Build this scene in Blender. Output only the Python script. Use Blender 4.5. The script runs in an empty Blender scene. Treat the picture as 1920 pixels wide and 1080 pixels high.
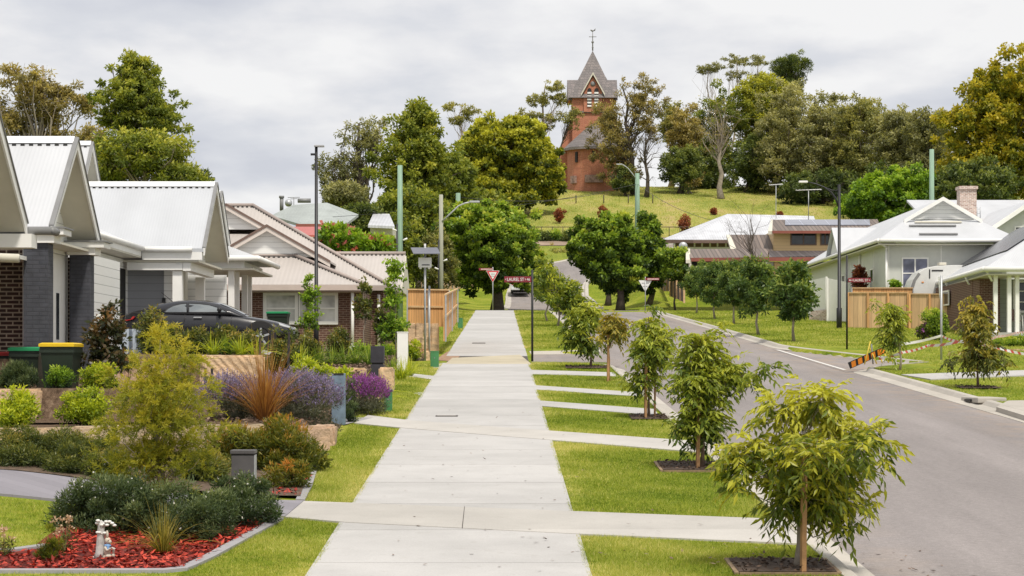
import bpy, bmesh, math, random
import numpy as np
from mathutils import Vector, Matrix

SC = bpy.context.scene
COL = SC.collection
R = math.radians
F, HY, CX, EYE = 3800.0, 690.0, 960.0, 2.8      # lens in photo pixels, eye line, optical axis, eye height

def at(px, py, d):
    """point that stands d metres from the camera at a place seen in the photo"""
    return Vector(((px - CX) * d / F, d, EYE + (HY - py) * d / F))
def ax(px, d): return (px - CX) * d / F
def az(py, d): return EYE + (HY - py) * d / F
def dpl(py): return 10640.0 / (py - 505.0)       # distance of a spot on the street plane

# ------------------------------------------------------------------ terrain
_ZY = [-60, 0, 138, 143, 148, 165, 188, 200, 210, 220, 229, 238, 262, 285, 300, 312, 330, 380, 600, 1200, 4000]
_ZZ = [-2.9, 0, 6.72, 6.70, 6.95, 7.75, 9.33, 11.2, 12.9, 14.4, 16.6, 18.2, 22.6, 26.9, 29.5, 30.6, 31.0, 29.0, 24.0, 12.0, -10.0]
def sm(a, b, x):
    t = np.clip((np.asarray(x, float) - a) / (b - a), 0, 1)
    return t * t * (3 - 2 * t)
def zs(Y): return np.interp(Y, _ZY, _ZZ)
def zg(X, Y):
    X = np.asarray(X, float); Y = np.asarray(Y, float)
    z = zs(Y)
    s = X + 0.005 * Y
    L = sm(-2.9, -3.25, s)                         # left lots begin
    # lot 1 : gentle rise, then terraces going up behind sandstone walls
    wall1 = 28.5 + (X + 7.2) * 0.72                # first wall runs at a slant
    wall1 = np.clip(wall1, 26.5, 31.6)
    r0 = 0.30 * sm(-3.0, -6.5, s) * sm(18.6, 23.0, Y)
    t1 = 1.92 - zs(Y)
    t2a = 2.46 - zs(Y)
    t3 = np.interp(Y, [41, 47, 55, 62, 70, 80], [3.02, 3.15, 3.38, 3.45, 3.5, 3.9]) - zs(Y)
    low = np.interp(Y, [31, 38, 43, 46, 62, 70, 76], [1.92, 2.02, 2.16, 2.74, 3.16, 3.45, 3.75]) - zs(Y)
    deep = np.where(s < -5.1, 1.0, 0.0)
    mid = sm(-5.0, -5.5, s)
    rA = r0
    e1 = sm(0, 0.12, Y - wall1)
    lotv = rA * (1 - e1) + e1 * t1
    e2 = sm(33.3, 33.5, Y)
    inner = lotv * (1 - e2) + e2 * t2a
    e3 = sm(41.0, 41.3, Y)
    inner = inner * (1 - e3) + e3 * t3
    e5 = sm(31.3, 31.6, Y)
    outer = lotv * (1 - e5) + e5 * low
    house = sm(-8.0, -8.4, s) * sm(34.5, 35, Y) * sm(41.5, 41, Y)
    inner = inner + house * 0.5
    left = outer * (1 - mid) + inner * mid
    out = sm(70, 74, Y)
    left = left * (1 - out)
    back = np.where(Y > 60, sm(-7, -26, X) * 3.2 * sm(74, 112, Y), 0)
    vL = 1.5 * sm(-2.6, -9.5, X) * sm(92, 150, Y) * sm(240, 190, Y)
    z = z + L * left * np.where(Y < 76, 1, 0) + back * sm(260, 200, Y) + vL
    # right side bank past the corner
    z = z + 2.3 * sm(8.0, 12.0, X) * sm(149, 172, Y) * sm(235, 205, Y)
    # beyond the hill top the ground goes down at both sides
    z = z - sm(60, 240, np.abs(X)) * 14 * sm(180, 300, Y) - sm(-13, -46, X) * 20 * sm(150, 250, Y)
    # carriageway trench
    tr = ((s > 3.2) & (s < 10.32) & (Y < 139)) | ((s > 0.95) & (s <= 3.4) & (Y > 61.2) & (Y < 68.8))
    tr = tr | ((s >= 9.8) & (s < 12.6) & (Y > 57.3 + 1.35 * (s - 9.8)) & (Y < 73.4 - 4.4 * (s - 9.8)))
    return z - 0.30 * tr
def Z(x, y): return float(zg(x, y))

# ------------------------------------------------------------------ object helpers
WL = {}
def thing(name, label, cat, loc=(0, 0, 0), group=None):
    o = bpy.data.objects.new(name, None); COL.objects.link(o)
    o.empty_display_size = 0.2
    o.location = loc; WL[o.name] = Vector(loc)
    o['label'] = label; o['category'] = cat
    if group: o['group'] = group
    return o
def tag(o, label=None, cat=None, group=None, kind=None):
    for k, v in (('label', label), ('category', cat), ('group', group), ('kind', kind)):
        if v: o[k] = v
    return o
def link(name, me, mat, parent=None, label=None):
    o = bpy.data.objects.new(name, me); COL.objects.link(o)
    if mat is not None: me.materials.append(mat)
    if parent is not None:
        o.parent = parent; WL[o.name] = WL[parent.name]
    else: WL[o.name] = Vector((0, 0, 0))
    if label: o['label'] = label
    return o
def dup(root, loc, label, rz=0, sc=1.0, szc=None):
    r = root.copy(); COL.objects.link(r); r.location = loc
    r.rotation_euler = (0, 0, rz); r.scale = (sc, sc, szc or sc); r['label'] = label
    WL[r.name] = Vector(loc)
    def rec(src, dst):
        for ch in list(src.children):
            c = ch.copy(); COL.objects.link(c); c.parent = dst; rec(ch, c)
    rec(root, r)
    return r

class MB:
    """collects shapes in world coordinates; build() links them as one mesh object"""
    def __init__(s): s.v = []; s.f = []; s.sm = []
    def add(s, vs, fs, smooth=False):
        b = len(s.v); s.v += [tuple(v) for v in vs]
        s.f += [tuple(b + i for i in f) for f in fs]; s.sm += [smooth] * len(fs)
        return s
    def box(s, c, sz, rz=0, rx=0, ry=0, bev=0):
        hx, hy, hz = sz[0] / 2, sz[1] / 2, sz[2] / 2
        if bev:
            b = min(bev, hx * .9, hy * .9, hz * .9)
            bm = bmesh.new(); bmesh.ops.create_cube(bm, size=1)
            for v in bm.verts: v.co = Vector((v.co.x * 2 * hx, v.co.y * 2 * hy, v.co.z * 2 * hz))
            bmesh.ops.bevel(bm, geom=list(bm.edges), offset=b, segments=2, affect='EDGES', profile=0.6)
            bm.verts.index_update()
            vs = [v.co.copy() for v in bm.verts]; fs = [[v.index for v in f.verts] for f in bm.faces]; bm.free()
        else:
            vs = [Vector((x * hx, y * hy, z * hz)) for x in (-1, 1) for y in (-1, 1) for z in (-1, 1)]
            fs = [(0, 1, 3, 2), (4, 6, 7, 5), (0, 4, 5, 1), (2, 3, 7, 6), (0, 2, 6, 4), (1, 5, 7, 3)]
        if rz or rx or ry:
            M = Matrix.Rotation(rz, 3, 'Z') @ Matrix.Rotation(rx, 3, 'X') @ Matrix.Rotation(ry, 3, 'Y')
            vs = [M @ v for v in vs]
        c = Vector(c)
        return s.add([v + c for v in vs], fs)
    def bx(s, x0, x1, y0, y1, z0, z1):
        return s.box(((x0 + x1) / 2, (y0 + y1) / 2, (z0 + z1) / 2), (abs(x1 - x0), abs(y1 - y0), abs(z1 - z0)))
    def slab(s, pts, t):
        """quad or polygon given by its top points, thickened straight down by t"""
        n = len(pts); up = [Vector(p) for p in pts]; dn = [p - Vector((0, 0, t)) for p in up]
        fs = [tuple(range(n)), tuple(range(2 * n - 1, n - 1, -1))] + [(i, n + i, n + (i + 1) % n, (i + 1) % n) for i in range(n)]
        return s.add(up + dn, fs)
    def prism(s, poly, vec):
        n = len(poly); a = [Vector(p) for p in poly]; v = Vector(vec); b = [p + v for p in a]
        fs = [tuple(range(n)), tuple(range(2 * n - 1, n - 1, -1))] + [(i, n + i, n + (i + 1) % n, (i + 1) % n) for i in range(n)]
        return s.add(a + b, fs)
    def tube(s, pts, rad, n=6, cap=True):
        pts = [Vector(p) for p in pts]
        if not hasattr(rad, '__len__'): rad = [rad] * len(pts)
        vs = []; fs = []
        prev = None
        for i, p in enumerate(pts):
            t = (pts[min(i + 1, len(pts) - 1)] - pts[max(i - 1, 0)])
            if t.length < 1e-9: t = Vector((0, 0, 1))
            t.normalize()
            if prev is None:
                a = t.orthogonal().normalized()
            else:
                a = (prev - t * prev.dot(t))
                a = a.normalized() if a.length > 1e-6 else t.orthogonal().normalized()
            prev = a; b = t.cross(a)
            for k in range(n):
                an = 2 * math.pi * k / n
                vs.append(p + (a * math.cos(an) + b * math.sin(an)) * rad[i])
        for i in range(len(pts) - 1):
            for k in range(n):
                fs.append((i * n + k, i * n + (k + 1) % n, (i + 1) * n + (k + 1) % n, (i + 1) * n + k))
        if cap:
            fs.append(tuple(range(n - 1, -1, -1))); fs.append(tuple(range((len(pts) - 1) * n, len(pts) * n)))
        return s.add(vs, fs, True)
    def lathe(s, c, prof, n=16, axis='z', rz=0):
        c = Vector(c); vs = []; fs = []
        for r, h in prof:
            for k in range(n):
                an = 2 * math.pi * k / n
                p = Vector((r * math.cos(an), r * math.sin(an), h))
                if axis == 'y': p = Vector((p.x, p.z, p.y))
                if axis == 'x': p = Vector((p.z, p.x, p.y))
                if rz: p = Matrix.Rotation(rz, 3, 'Z') @ p
                vs.append(c + p)
        for i in range(len(prof) - 1):
            for k in range(n):
                fs.append((i * n + k, i * n + (k + 1) % n, (i + 1) * n + (k + 1) % n, (i + 1) * n + k))
        fs.append(tuple(range(n - 1, -1, -1))); fs.append(tuple(range((len(prof) - 1) * n, len(prof) * n)))
        return s.add(vs, fs, True)
    def ball(s, c, r, n=12, m=8):
        if not hasattr(r, '__len__'): r = (r, r, r)
        vs = [Vector((c[0], c[1], c[2] - r[2]))]; fs = []
        for i in range(1, m):
            th = math.pi * i / m
            for k in range(n):
                a = 2 * math.pi * k / n
                vs.append(Vector((c[0] + r[0] * math.sin(th) * math.cos(a), c[1] + r[1] * math.sin(th) * math.sin(a), c[2] - r[2] * math.cos(th))))
        vs.append(Vector((c[0], c[1], c[2] + r[2])))
        for k in range(n):
            fs.append((0, 1 + (k + 1) % n, 1 + k))
            fs.append((len(vs) - 1, 1 + (m - 2) * n + k, 1 + (m - 2) * n + (k + 1) % n))
        for i in range(m - 2):
            for k in range(n):
                a = 1 + i * n; b = a + n
                fs.append((a + k, a + (k + 1) % n, b + (k + 1) % n, b + k))
        return s.add(vs, fs, True)
    def loft(s, secs, cap=True, smooth=True):
        n = len(secs[0]); vs = [Vector(p) for sec in secs for p in sec]; fs = []
        for i in range(len(secs) - 1):
            for k in range(n):
                fs.append((i * n + k, i * n + (k + 1) % n, (i + 1) * n + (k + 1) % n, (i + 1) * n + k))
        s.add(vs, fs, smooth)
        if cap: s.add([Vector(p) for p in secs[0]], [tuple(range(n - 1, -1, -1))]); s.add([Vector(p) for p in secs[-1]], [tuple(range(n))])
        return s
    def text(s, txt, c, size, xdir=(1, 0, 0), updir=(0, 0, 1), depth=0.004, align='CENTER', sx=1.0):
        cu = bpy.data.curves.new('t', 'FONT'); cu.body = txt; cu.size = size; cu.align_x = align; cu.align_y = 'CENTER'; cu.extrude = depth
        o = bpy.data.objects.new('t', cu); COL.objects.link(o)
        dg = bpy.context.evaluated_depsgraph_get(); dg.update()
        me = bpy.data.meshes.new_from_object(o.evaluated_get(dg))
        x = Vector(xdir).normalized(); u = Vector(updir).normalized(); nn = x.cross(u); c = Vector(c)
        s.add([c + x * v.co.x * sx + u * v.co.y + nn * v.co.z for v in me.vertices], [tuple(p.vertices) for p in me.polygons])
        bpy.data.objects.remove(o); bpy.data.meshes.remove(me); bpy.data.curves.remove(cu)
        return s
    def textfit(s, txt, x0, x1, y, zc, h, depth=.004):
        k = len(s.v); s.text(txt, (0, 0, 0), 1.0, depth=depth); P_ = s.v[k:]
        xs = [p[0] for p in P_]; zs_ = [p[2] for p in P_]; a, b, c, e = min(xs), max(xs), min(zs_), max(zs_)
        s.v[k:] = [(x0 + (p[0] - a) / (b - a) * (x1 - x0), y + p[1], zc - h / 2 + (p[2] - c) / (e - c) * h) for p in P_]; return s
    def build(s, name, mat, parent=None, label=None, recalc=True, autos=None):
        me = bpy.data.meshes.new(name)
        off = WL[parent.name] if parent is not None else Vector((0, 0, 0))
        me.from_pydata([(v[0] - off.x, v[1] - off.y, v[2] - off.z) for v in s.v], [], s.f)
        if recalc:
            bm = bmesh.new(); bm.from_mesh(me); bmesh.ops.recalc_face_normals(bm, faces=bm.faces); bm.to_mesh(me); bm.free()
        me.polygons.foreach_set('use_smooth', np.array(s.sm, dtype=bool))
        return link(name, me, mat, parent, label)

def npmesh(name, V, nper, mat, parent=None, tint=None, label=None, smooth=False):
    """V: (N, nper, 3) separate polygons"""
    V = np.asarray(V, np.float32); N = V.shape[0]
    if parent is not None: V = V - np.array(WL[parent.name], np.float32)
    me = bpy.data.meshes.new(name)
    me.vertices.add(N * nper); me.vertices.foreach_set('co', V.reshape(-1))
    me.loops.add(N * nper); me.loops.foreach_set('vertex_index', np.arange(N * nper, dtype=np.int32))
    me.polygons.add(N); me.polygons.foreach_set('loop_start', np.arange(0, N * nper, nper, dtype=np.int32))
    if tint is not None:
        a = me.attributes.new('tint', 'FLOAT', 'FACE'); a.data.foreach_set('value', np.asarray(tint, np.float32))
    me.update(calc_edges=True)
    return link(name, me, mat, parent, label)

# ------------------------------------------------------------------ materials
def _nt(name):
    m = bpy.data.materials.new(name); m.use_nodes = True; nt = m.node_tree
    b = nt.nodes['Principled BSDF']; return m, nt, b
def N(nt, t, **k):
    n = nt.nodes.new(t)
    for a, v in k.items(): setattr(n, a, v)
    return n
def ramp(nt, fac, stops):
    r = N(nt, 'ShaderNodeValToRGB'); e = r.color_ramp.elements
    while len(e) < len(stops): e.new(0.5)
    for i, (p, c) in enumerate(stops): e[i].position = p; e[i].color = (*c, 1)
    nt.links.new(fac, r.inputs[0]); return r.outputs[0]
def pos(nt, sc=(1, 1, 1), loc=(0, 0, 0)):
    g = N(nt, 'ShaderNodeNewGeometry'); mp = N(nt, 'ShaderNodeMapping'); mp.inputs['Scale'].default_value = sc; mp.inputs['Location'].default_value = loc
    nt.links.new(g.outputs['Position'], mp.inputs[0]); return mp.outputs[0]
def noise(nt, vec, scale, detail=4, rough=0.55, out='Fac'):
    n = N(nt, 'ShaderNodeTexNoise'); n.inputs['Scale'].default_value = scale; n.inputs['Detail'].default_value = detail; n.inputs['Roughness'].default_value = rough
    nt.links.new(vec, n.inputs['Vector']); return n.outputs[out]
def bump(nt, b, h, strength=0.3, dist=0.02):
    bp = N(nt, 'ShaderNodeBump'); bp.inputs['Strength'].default_value = strength; bp.inputs['Distance'].default_value = dist
    nt.links.new(h, bp.inputs['Height']); nt.links.new(bp.outputs[0], b.inputs['Normal'])
def mixc(nt, fac, a, b, mode='MIX'):
    m = N(nt, 'ShaderNodeMix', data_type='RGBA', blend_type=mode)
    for sck, v in ((m.inputs[0], fac), (m.inputs[6], a), (m.inputs[7], b)):
        if hasattr(v, 'links'): nt.links.new(v, sck)
        elif isinstance(v, (int, float)): sck.default_value = v
        else: sck.default_value = (*v, 1)
    return m.outputs[2]
def math_(nt, op, a, b=None):
    m = N(nt, 'ShaderNodeMath', operation=op)
    for i, v in enumerate((a, b)):
        if v is None: continue
        if hasattr(v, 'links'): nt.links.new(v, m.inputs[i])
        else: m.inputs[i].default_value = v
    return m.outputs[0]

def plain(name, c, rough=0.6, var=0.12, scale=3.0, metal=0.0, bs=0.0, spec=0.4, dirt=0.0):
    m, nt, b = _nt(name)
    v = pos(nt); n1 = noise(nt, v, scale, 5)
    lo = tuple(x * (1 - var) for x in c); hi = tuple(min(1, x * (1 + var)) for x in c)
    col = ramp(nt, n1, [(0.3, lo), (0.7, hi)])
    if dirt:
        n2 = noise(nt, pos(nt, (1, 1, 0.25)), 1.3, 6, 0.65)
        col = mixc(nt, math_(nt, 'MULTIPLY', ramp(nt, n2, [(0.45, (0, 0, 0)), (0.75, (1, 1, 1))]), dirt), col, tuple(x * 0.55 for x in c))
    nt.links.new(col, b.inputs['Base Color'])
    b.inputs['Roughness'].default_value = rough; b.inputs['Metallic'].default_value = metal
    b.inputs['Specular IOR Level'].default_value = spec
    if bs: bump(nt, b, noise(nt, v, scale * 12, 4), bs, 0.01)
    return m
def leafmat(name, stops, trans=0.3, rough=0.5, spec=0.35, gain=2.4, tadd=.14):
    m, nt, b = _nt(name)
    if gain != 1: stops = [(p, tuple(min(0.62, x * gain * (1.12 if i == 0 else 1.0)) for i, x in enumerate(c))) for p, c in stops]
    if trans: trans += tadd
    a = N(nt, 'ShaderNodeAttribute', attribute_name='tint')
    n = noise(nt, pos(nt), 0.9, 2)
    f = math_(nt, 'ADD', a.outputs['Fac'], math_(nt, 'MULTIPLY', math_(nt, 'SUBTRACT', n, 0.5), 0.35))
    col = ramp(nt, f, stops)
    nt.links.new(col, b.inputs['Base Color']); b.inputs['Roughness'].default_value = rough; b.inputs['Specular IOR Level'].default_value = spec
    if trans:
        t = N(nt, 'ShaderNodeBsdfTranslucent'); nt.links.new(mixc(nt, 1.0, col, (1.25, 1.2, 0.6), 'MULTIPLY'), t.inputs[0])
        mx = N(nt, 'ShaderNodeMixShader'); mx.inputs[0].default_value = trans
        nt.links.new(b.outputs[0], mx.inputs[1]); nt.links.new(t.outputs[0], mx.inputs[2])
        nt.links.new(mx.outputs[0], nt.nodes['Material Output'].inputs[0])
    return m
def brick(name, c1, c2, mortar, bw=0.23, bh=0.076, ms=0.012, rough=0.85):
    m, nt, b = _nt(name)
    g = N(nt, 'ShaderNodeNewGeometry'); sp = N(nt, 'ShaderNodeSeparateXYZ'); nt.links.new(g.outputs['Position'], sp.inputs[0])
    u = math_(nt, 'ADD', sp.outputs[0], sp.outputs[1]); cb = N(nt, 'ShaderNodeCombineXYZ')
    nt.links.new(u, cb.inputs[0]); nt.links.new(sp.outputs[2], cb.inputs[1])
    t = N(nt, 'ShaderNodeTexBrick'); nt.links.new(cb.outputs[0], t.inputs['Vector'])
    for k, v in (('Scale', 1.0), ('Brick Width', bw), ('Row Height', bh), ('Mortar Size', ms), ('Mortar Smooth', 0.1), ('Bias', 0.0)): t.inputs[k].default_value = v
    t.inputs['Color1'].default_value = (*c1, 1); t.inputs['Color2'].default_value = (*c2, 1); t.inputs['Mortar'].default_value = (*mortar, 1)
    n = noise(nt, pos(nt), 6, 4)
    col = mixc(nt, 0.5, t.outputs[0], ramp(nt, n, [(0.3, (0.55, 0.55, 0.55)), (0.7, (1.3, 1.3, 1.3))]), 'MULTIPLY')
    nt.links.new(col, b.inputs['Base Color']); b.inputs['Roughness'].default_value = rough
    bump(nt, b, math_(nt, 'SUBTRACT', 1.0, t.outputs[1]), 0.5, 0.01)
    return m
def corrug(name, c, axis=0, pitch=0.076, rough=0.45, var=0.05, metal=0.0, strength=0.22, amp=0.03):
    """roofing sheet; ribs repeat along x (axis 0) or y (axis 1)"""
    m, nt, b = _nt(name)
    g = N(nt, 'ShaderNodeNewGeometry'); sp = N(nt, 'ShaderNodeSeparateXYZ'); nt.links.new(g.outputs['Position'], sp.inputs[0])
    w = math_(nt, 'SINE', math_(nt, 'MULTIPLY', sp.outputs[axis], 2 * math.pi / pitch))
    h = math_(nt, 'ADD', math_(nt, 'MULTIPLY', w, 0.5), 0.5)
    n1 = noise(nt, pos(nt, (0.6, 0.6, 0.2)), 1.5, 5)
    sh = noise(nt, pos(nt, (1.3, 0.02, 0.02) if axis == 0 else (0.02, 1.3, 0.02)), 1.0, 1)
    base = ramp(nt, math_(nt, 'ADD', math_(nt, 'MULTIPLY', n1, 0.6), math_(nt, 'MULTIPLY', sh, 0.4)), [(0.35, tuple(x * (1 - var * 1.6) for x in c)), (0.65, tuple(min(1, x * (1 + var)) for x in c))])
    col = mixc(nt, math_(nt, 'MULTIPLY', math_(nt, 'SUBTRACT', 1.0, h), amp * 2), base, tuple(x * 0.5 for x in c))
    nt.links.new(col, b.inputs['Base Color']); b.inputs['Roughness'].default_value = rough; b.inputs['Metallic'].default_value = metal
    bump(nt, b, h, strength, 0.012)
    return m
def boards(name, c, axis=2, pitch=0.18, gap=0.06, rough=0.55, var=0.06, dark=0.45, grain=0.0, wid=None):
    """lapped or butted boards; lines repeat along the given axis (3 = x+y)"""
    m, nt, b = _nt(name)
    g = N(nt, 'ShaderNodeNewGeometry'); sp = N(nt, 'ShaderNodeSeparateXYZ'); nt.links.new(g.outputs['Position'], sp.inputs[0])
    u = sp.outputs[axis] if axis < 3 else math_(nt, 'ADD', sp.outputs[0], sp.outputs[1])
    q = math_(nt, 'DIVIDE', u, pitch); fr = math_(nt, 'FRACT', q); fl = math_(nt, 'FLOOR', q)
    line = math_(nt, 'LESS_THAN', fr, gap)
    wn = N(nt, 'ShaderNodeTexWhiteNoise', noise_dimensions='1D'); nt.links.new(fl, wn.inputs['W'])
    n1 = noise(nt, pos(nt, (4, 4, 0.5) if axis != 2 else (0.5, 0.5, 4)), 3, 5)
    base = ramp(nt, math_(nt, 'ADD', math_(nt, 'MULTIPLY', wn.outputs[0], 0.5), math_(nt, 'MULTIPLY', n1, 0.5)), [(0.2, tuple(x * (1 - var) for x in c)), (0.8, tuple(min(1, x * (1 + var)) for x in c))])
    if grain:
        n2 = noise(nt, pos(nt, (20, 20, 1.0) if axis != 2 else (1, 1, 20)), 2, 4)
        base = mixc(nt, grain, base, ramp(nt, n2, [(0.35, tuple(x * 0.5 for x in c)), (0.65, tuple(min(1, x * 1.2) for x in c))]))
    col = mixc(nt, line, base, tuple(x * dark for x in c))
    nt.links.new(col, b.inputs['Base Color']); b.inputs['Roughness'].default_value = rough
    bump(nt, b, math_(nt, 'SUBTRACT', fr, math_(nt, 'MULTIPLY', line, 0.6)), 0.25, 0.012)
    return m
def glass(name, c=(0.03, 0.035, 0.04), rough=0.08):
    m, nt, b = _nt(name)
    col = ramp(nt, noise(nt, pos(nt), 1.2, 3), [(0.35, tuple(x * .6 for x in c)), (0.65, tuple(x * 1.5 for x in c))])
    nt.links.new(col, b.inputs['Base Color']); b.inputs['Roughness'].default_value = rough; b.inputs['Specular IOR Level'].default_value = 0.6
    return m
# ------------------------------------------------------------------ camera, sky, sun
cam = bpy.data.cameras.new('camera'); co = bpy.data.objects.new('camera', cam); COL.objects.link(co)
co.location = (0, 0, EYE); co.rotation_euler = (R(90), 0, 0)
cam.sensor_width = 36; cam.lens = F / 1920 * 36; cam.shift_y = 150 / 1920; cam.clip_start = 0.5; cam.clip_end = 6000
SC.camera = co
SC.view_settings.view_transform = 'Standard'; SC.view_settings.look = 'None'; SC.view_settings.exposure = 0; SC.view_settings.gamma = 1
SC.render.engine = 'CYCLES'
SC.cycles.max_bounces = 6; SC.cycles.diffuse_bounces = 4; SC.cycles.glossy_bounces = 2; SC.cycles.transmission_bounces = 3; SC.cycles.transparent_max_bounces = 6
SUN_EL, SUN_AZ = R(60), R(160)      # azimuth measured clockwise from +Y (north)
w = bpy.data.worlds.new('World'); SC.world = w; w.use_nodes = True
nt = w.node_tree; bg = nt.nodes['Background']
sky = N(nt, 'ShaderNodeTexSky', sky_type='NISHITA'); sky.sun_disc = False; sky.sun_elevation = SUN_EL; sky.sun_rotation = SUN_AZ
tc = N(nt, 'ShaderNodeTexCoord')
sp = N(nt, 'ShaderNodeSeparateXYZ'); nt.links.new(tc.outputs['Generated'], sp.inputs[0])
zc = math_(nt, 'MAXIMUM', sp.outputs[2], 0.0)
den = math_(nt, 'ADD', zc, 0.16)
cb = N(nt, 'ShaderNodeCombineXYZ')
nt.links.new(math_(nt, 'DIVIDE', sp.outputs[0], den), cb.inputs[0]); nt.links.new(math_(nt, 'DIVIDE', sp.outputs[1], den), cb.inputs[1])
mp = N(nt, 'ShaderNodeMapping'); nt.links.new(cb.outputs[0], mp.inputs[0]); mp.inputs['Location'].default_value = (3.3, 1.25, 0)
mp.inputs['Scale'].default_value = (1.0, 0.75, 1)
n1 = noise(nt, mp.outputs[0], 2.6, 9, 0.5); n2 = noise(nt, mp.outputs[0], 0.95, 3, 0.5)
f = math_(nt, 'ADD', math_(nt, 'MULTIPLY', n1, 0.62), math_(nt, 'MULTIPLY', n2, 0.38))
cl = ramp(nt, f, [(0.38, (6.4, 6.55, 7.15)), (0.45, (7.4, 7.5, 7.9)), (0.495, (8.5, 8.45, 8.6)), (0.545, (9.5, 9.4, 9.35))])
skyc = mixc(nt, 0.93, sky.outputs[0], cl)
nt.links.new(skyc, bg.inputs[0]); bg.inputs[1].default_value = 0.1
sl = bpy.data.lights.new('sun', 'SUN'); sl.energy = 3.7; sl.angle = R(7); sl.color = (1.0, 0.94, 0.84)
so = bpy.data.objects.new('sun', sl); COL.objects.link(so)
so.rotation_euler = (R(90) - SUN_EL, 0, math.pi - SUN_AZ); so.location = (0, 0, 60)

# ------------------------------------------------------------------ ground materials
def groundmat():
    m, nt, b = _nt('lawn_ground')
    v = pos(nt); n1 = noise(nt, v, 0.35, 5, 0.6); n2 = noise(nt, v, 6.0, 4, 0.6); n3 = noise(nt, v, 45, 2, 0.6)
    near = ramp(nt, math_(nt, 'ADD', math_(nt, 'MULTIPLY', n1, 0.5), math_(nt, 'MULTIPLY', n2, 0.5)), [(0.36, (0.10, 0.16, 0.010)), (0.5, (0.22, 0.27, 0.018)), (0.64, (0.40, 0.37, 0.07))])
    far = ramp(nt, math_(nt, 'ADD', math_(nt, 'MULTIPLY', noise(nt, pos(nt, (1, .45, 1)), 0.16, 8, 0.68), 0.75), math_(nt, 'MULTIPLY', n2, 0.25)), [(0.38, (0.15, 0.19, 0.030)), (0.48, (0.27, 0.29, 0.06)), (0.55, (0.37, 0.335, 0.10)), (0.63, (0.43, 0.32, 0.16))])
    g = N(nt, 'ShaderNodeNewGeometry'); sp = N(nt, 'ShaderNodeSeparateXYZ'); nt.links.new(g.outputs['Position'], sp.inputs[0])
    mr = N(nt, 'ShaderNodeMapRange'); mr.inputs[1].default_value = 195; mr.inputs[2].default_value = 245; nt.links.new(sp.outputs[1], mr.inputs[0])
    col = mixc(nt, mr.outputs[0], near, far)
    col = mixc(nt, 0.55, col, ramp(nt, n3, [(0.3, (0.5, 0.5, 0.5)), (0.7, (1.35, 1.35, 1.3))]), 'MULTIPLY')
    s_ = math_(nt, 'ADD', sp.outputs[0], math_(nt, 'MULTIPLY', sp.outputs[1], 0.005))
    k = math_(nt, 'MULTIPLY', math_(nt, 'LESS_THAN', s_, -2.86), math_(nt, 'MULTIPLY', math_(nt, 'GREATER_THAN', sp.outputs[1], 27.1), math_(nt, 'LESS_THAN', sp.outputs[1], 68)))
    bk = ramp(nt, noise(nt, v, 11, 4, .6), [(.3, (.055, .035, .022)), (.55, (.15, .10, .065)), (.7, (.26, .19, .13))])
    col = mixc(nt, k, col, bk)
    nt.links.new(col, b.inputs['Base Color']); b.inputs['Roughness'].default_value = 0.9; b.inputs['Specular IOR Level'].default_value = 0.15
    bump(nt, b, n3, 0.8, 0.05)
    return m
def concrete(name, c, stain=0.35):
    m, nt, b = _nt(name)
    v = pos(nt); n1 = noise(nt, v, 1.1, 6, 0.6); n2 = noise(nt, v, 60, 3, 0.6); n3 = noise(nt, v, 0.35, 4)
    col = ramp(nt, math_(nt, 'ADD', math_(nt, 'MULTIPLY', n1, 0.6), math_(nt, 'MULTIPLY', n3, 0.4)), [(0.35, tuple(x * 0.84 for x in c)), (0.62, c)])
    sp_ = ramp(nt, noise(nt, v, 3.2, 8, 0.7), [(0.58, (1, 1, 1)), (0.74, (0.72, 0.7, 0.66))])
    col = mixc(nt, stain, col, sp_, 'MULTIPLY')
    col = mixc(nt, 0.25, col, ramp(nt, n2, [(0.35, (0.7, 0.7, 0.7)), (0.65, (1.15, 1.15, 1.15))]), 'MULTIPLY')
    g = N(nt, 'ShaderNodeNewGeometry'); sp = N(nt, 'ShaderNodeSeparateXYZ'); nt.links.new(g.outputs['Position'], sp.inputs[0])
    wn = N(nt, 'ShaderNodeTexWhiteNoise', noise_dimensions='1D'); nt.links.new(math_(nt, 'FLOOR', math_(nt, 'DIVIDE', math_(nt, 'SUBTRACT', sp.outputs[1], 12.0), 2.42)), wn.inputs['W'])
    col = mixc(nt, 1.0, col, ramp(nt, wn.outputs[0], [(0, (.90, .90, .895)), (1, (1.03, 1.03, 1.03))]), 'MULTIPLY')
    spot = ramp(nt, noise(nt, pos(nt, (1, 1, 1), (7, 3, 0)), 9, 2, .4), [(.70, (1, 1, 1)), (.74, (.62, .58, .53))]); col = mixc(nt, .18, col, spot, 'MULTIPLY')
    nt.links.new(col, b.inputs['Base Color']); b.inputs['Roughness'].default_value = 0.85; b.inputs['Specular IOR Level'].default_value = 0.25
    bump(nt, b, n2, 0.15, 0.004)
    return m
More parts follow.
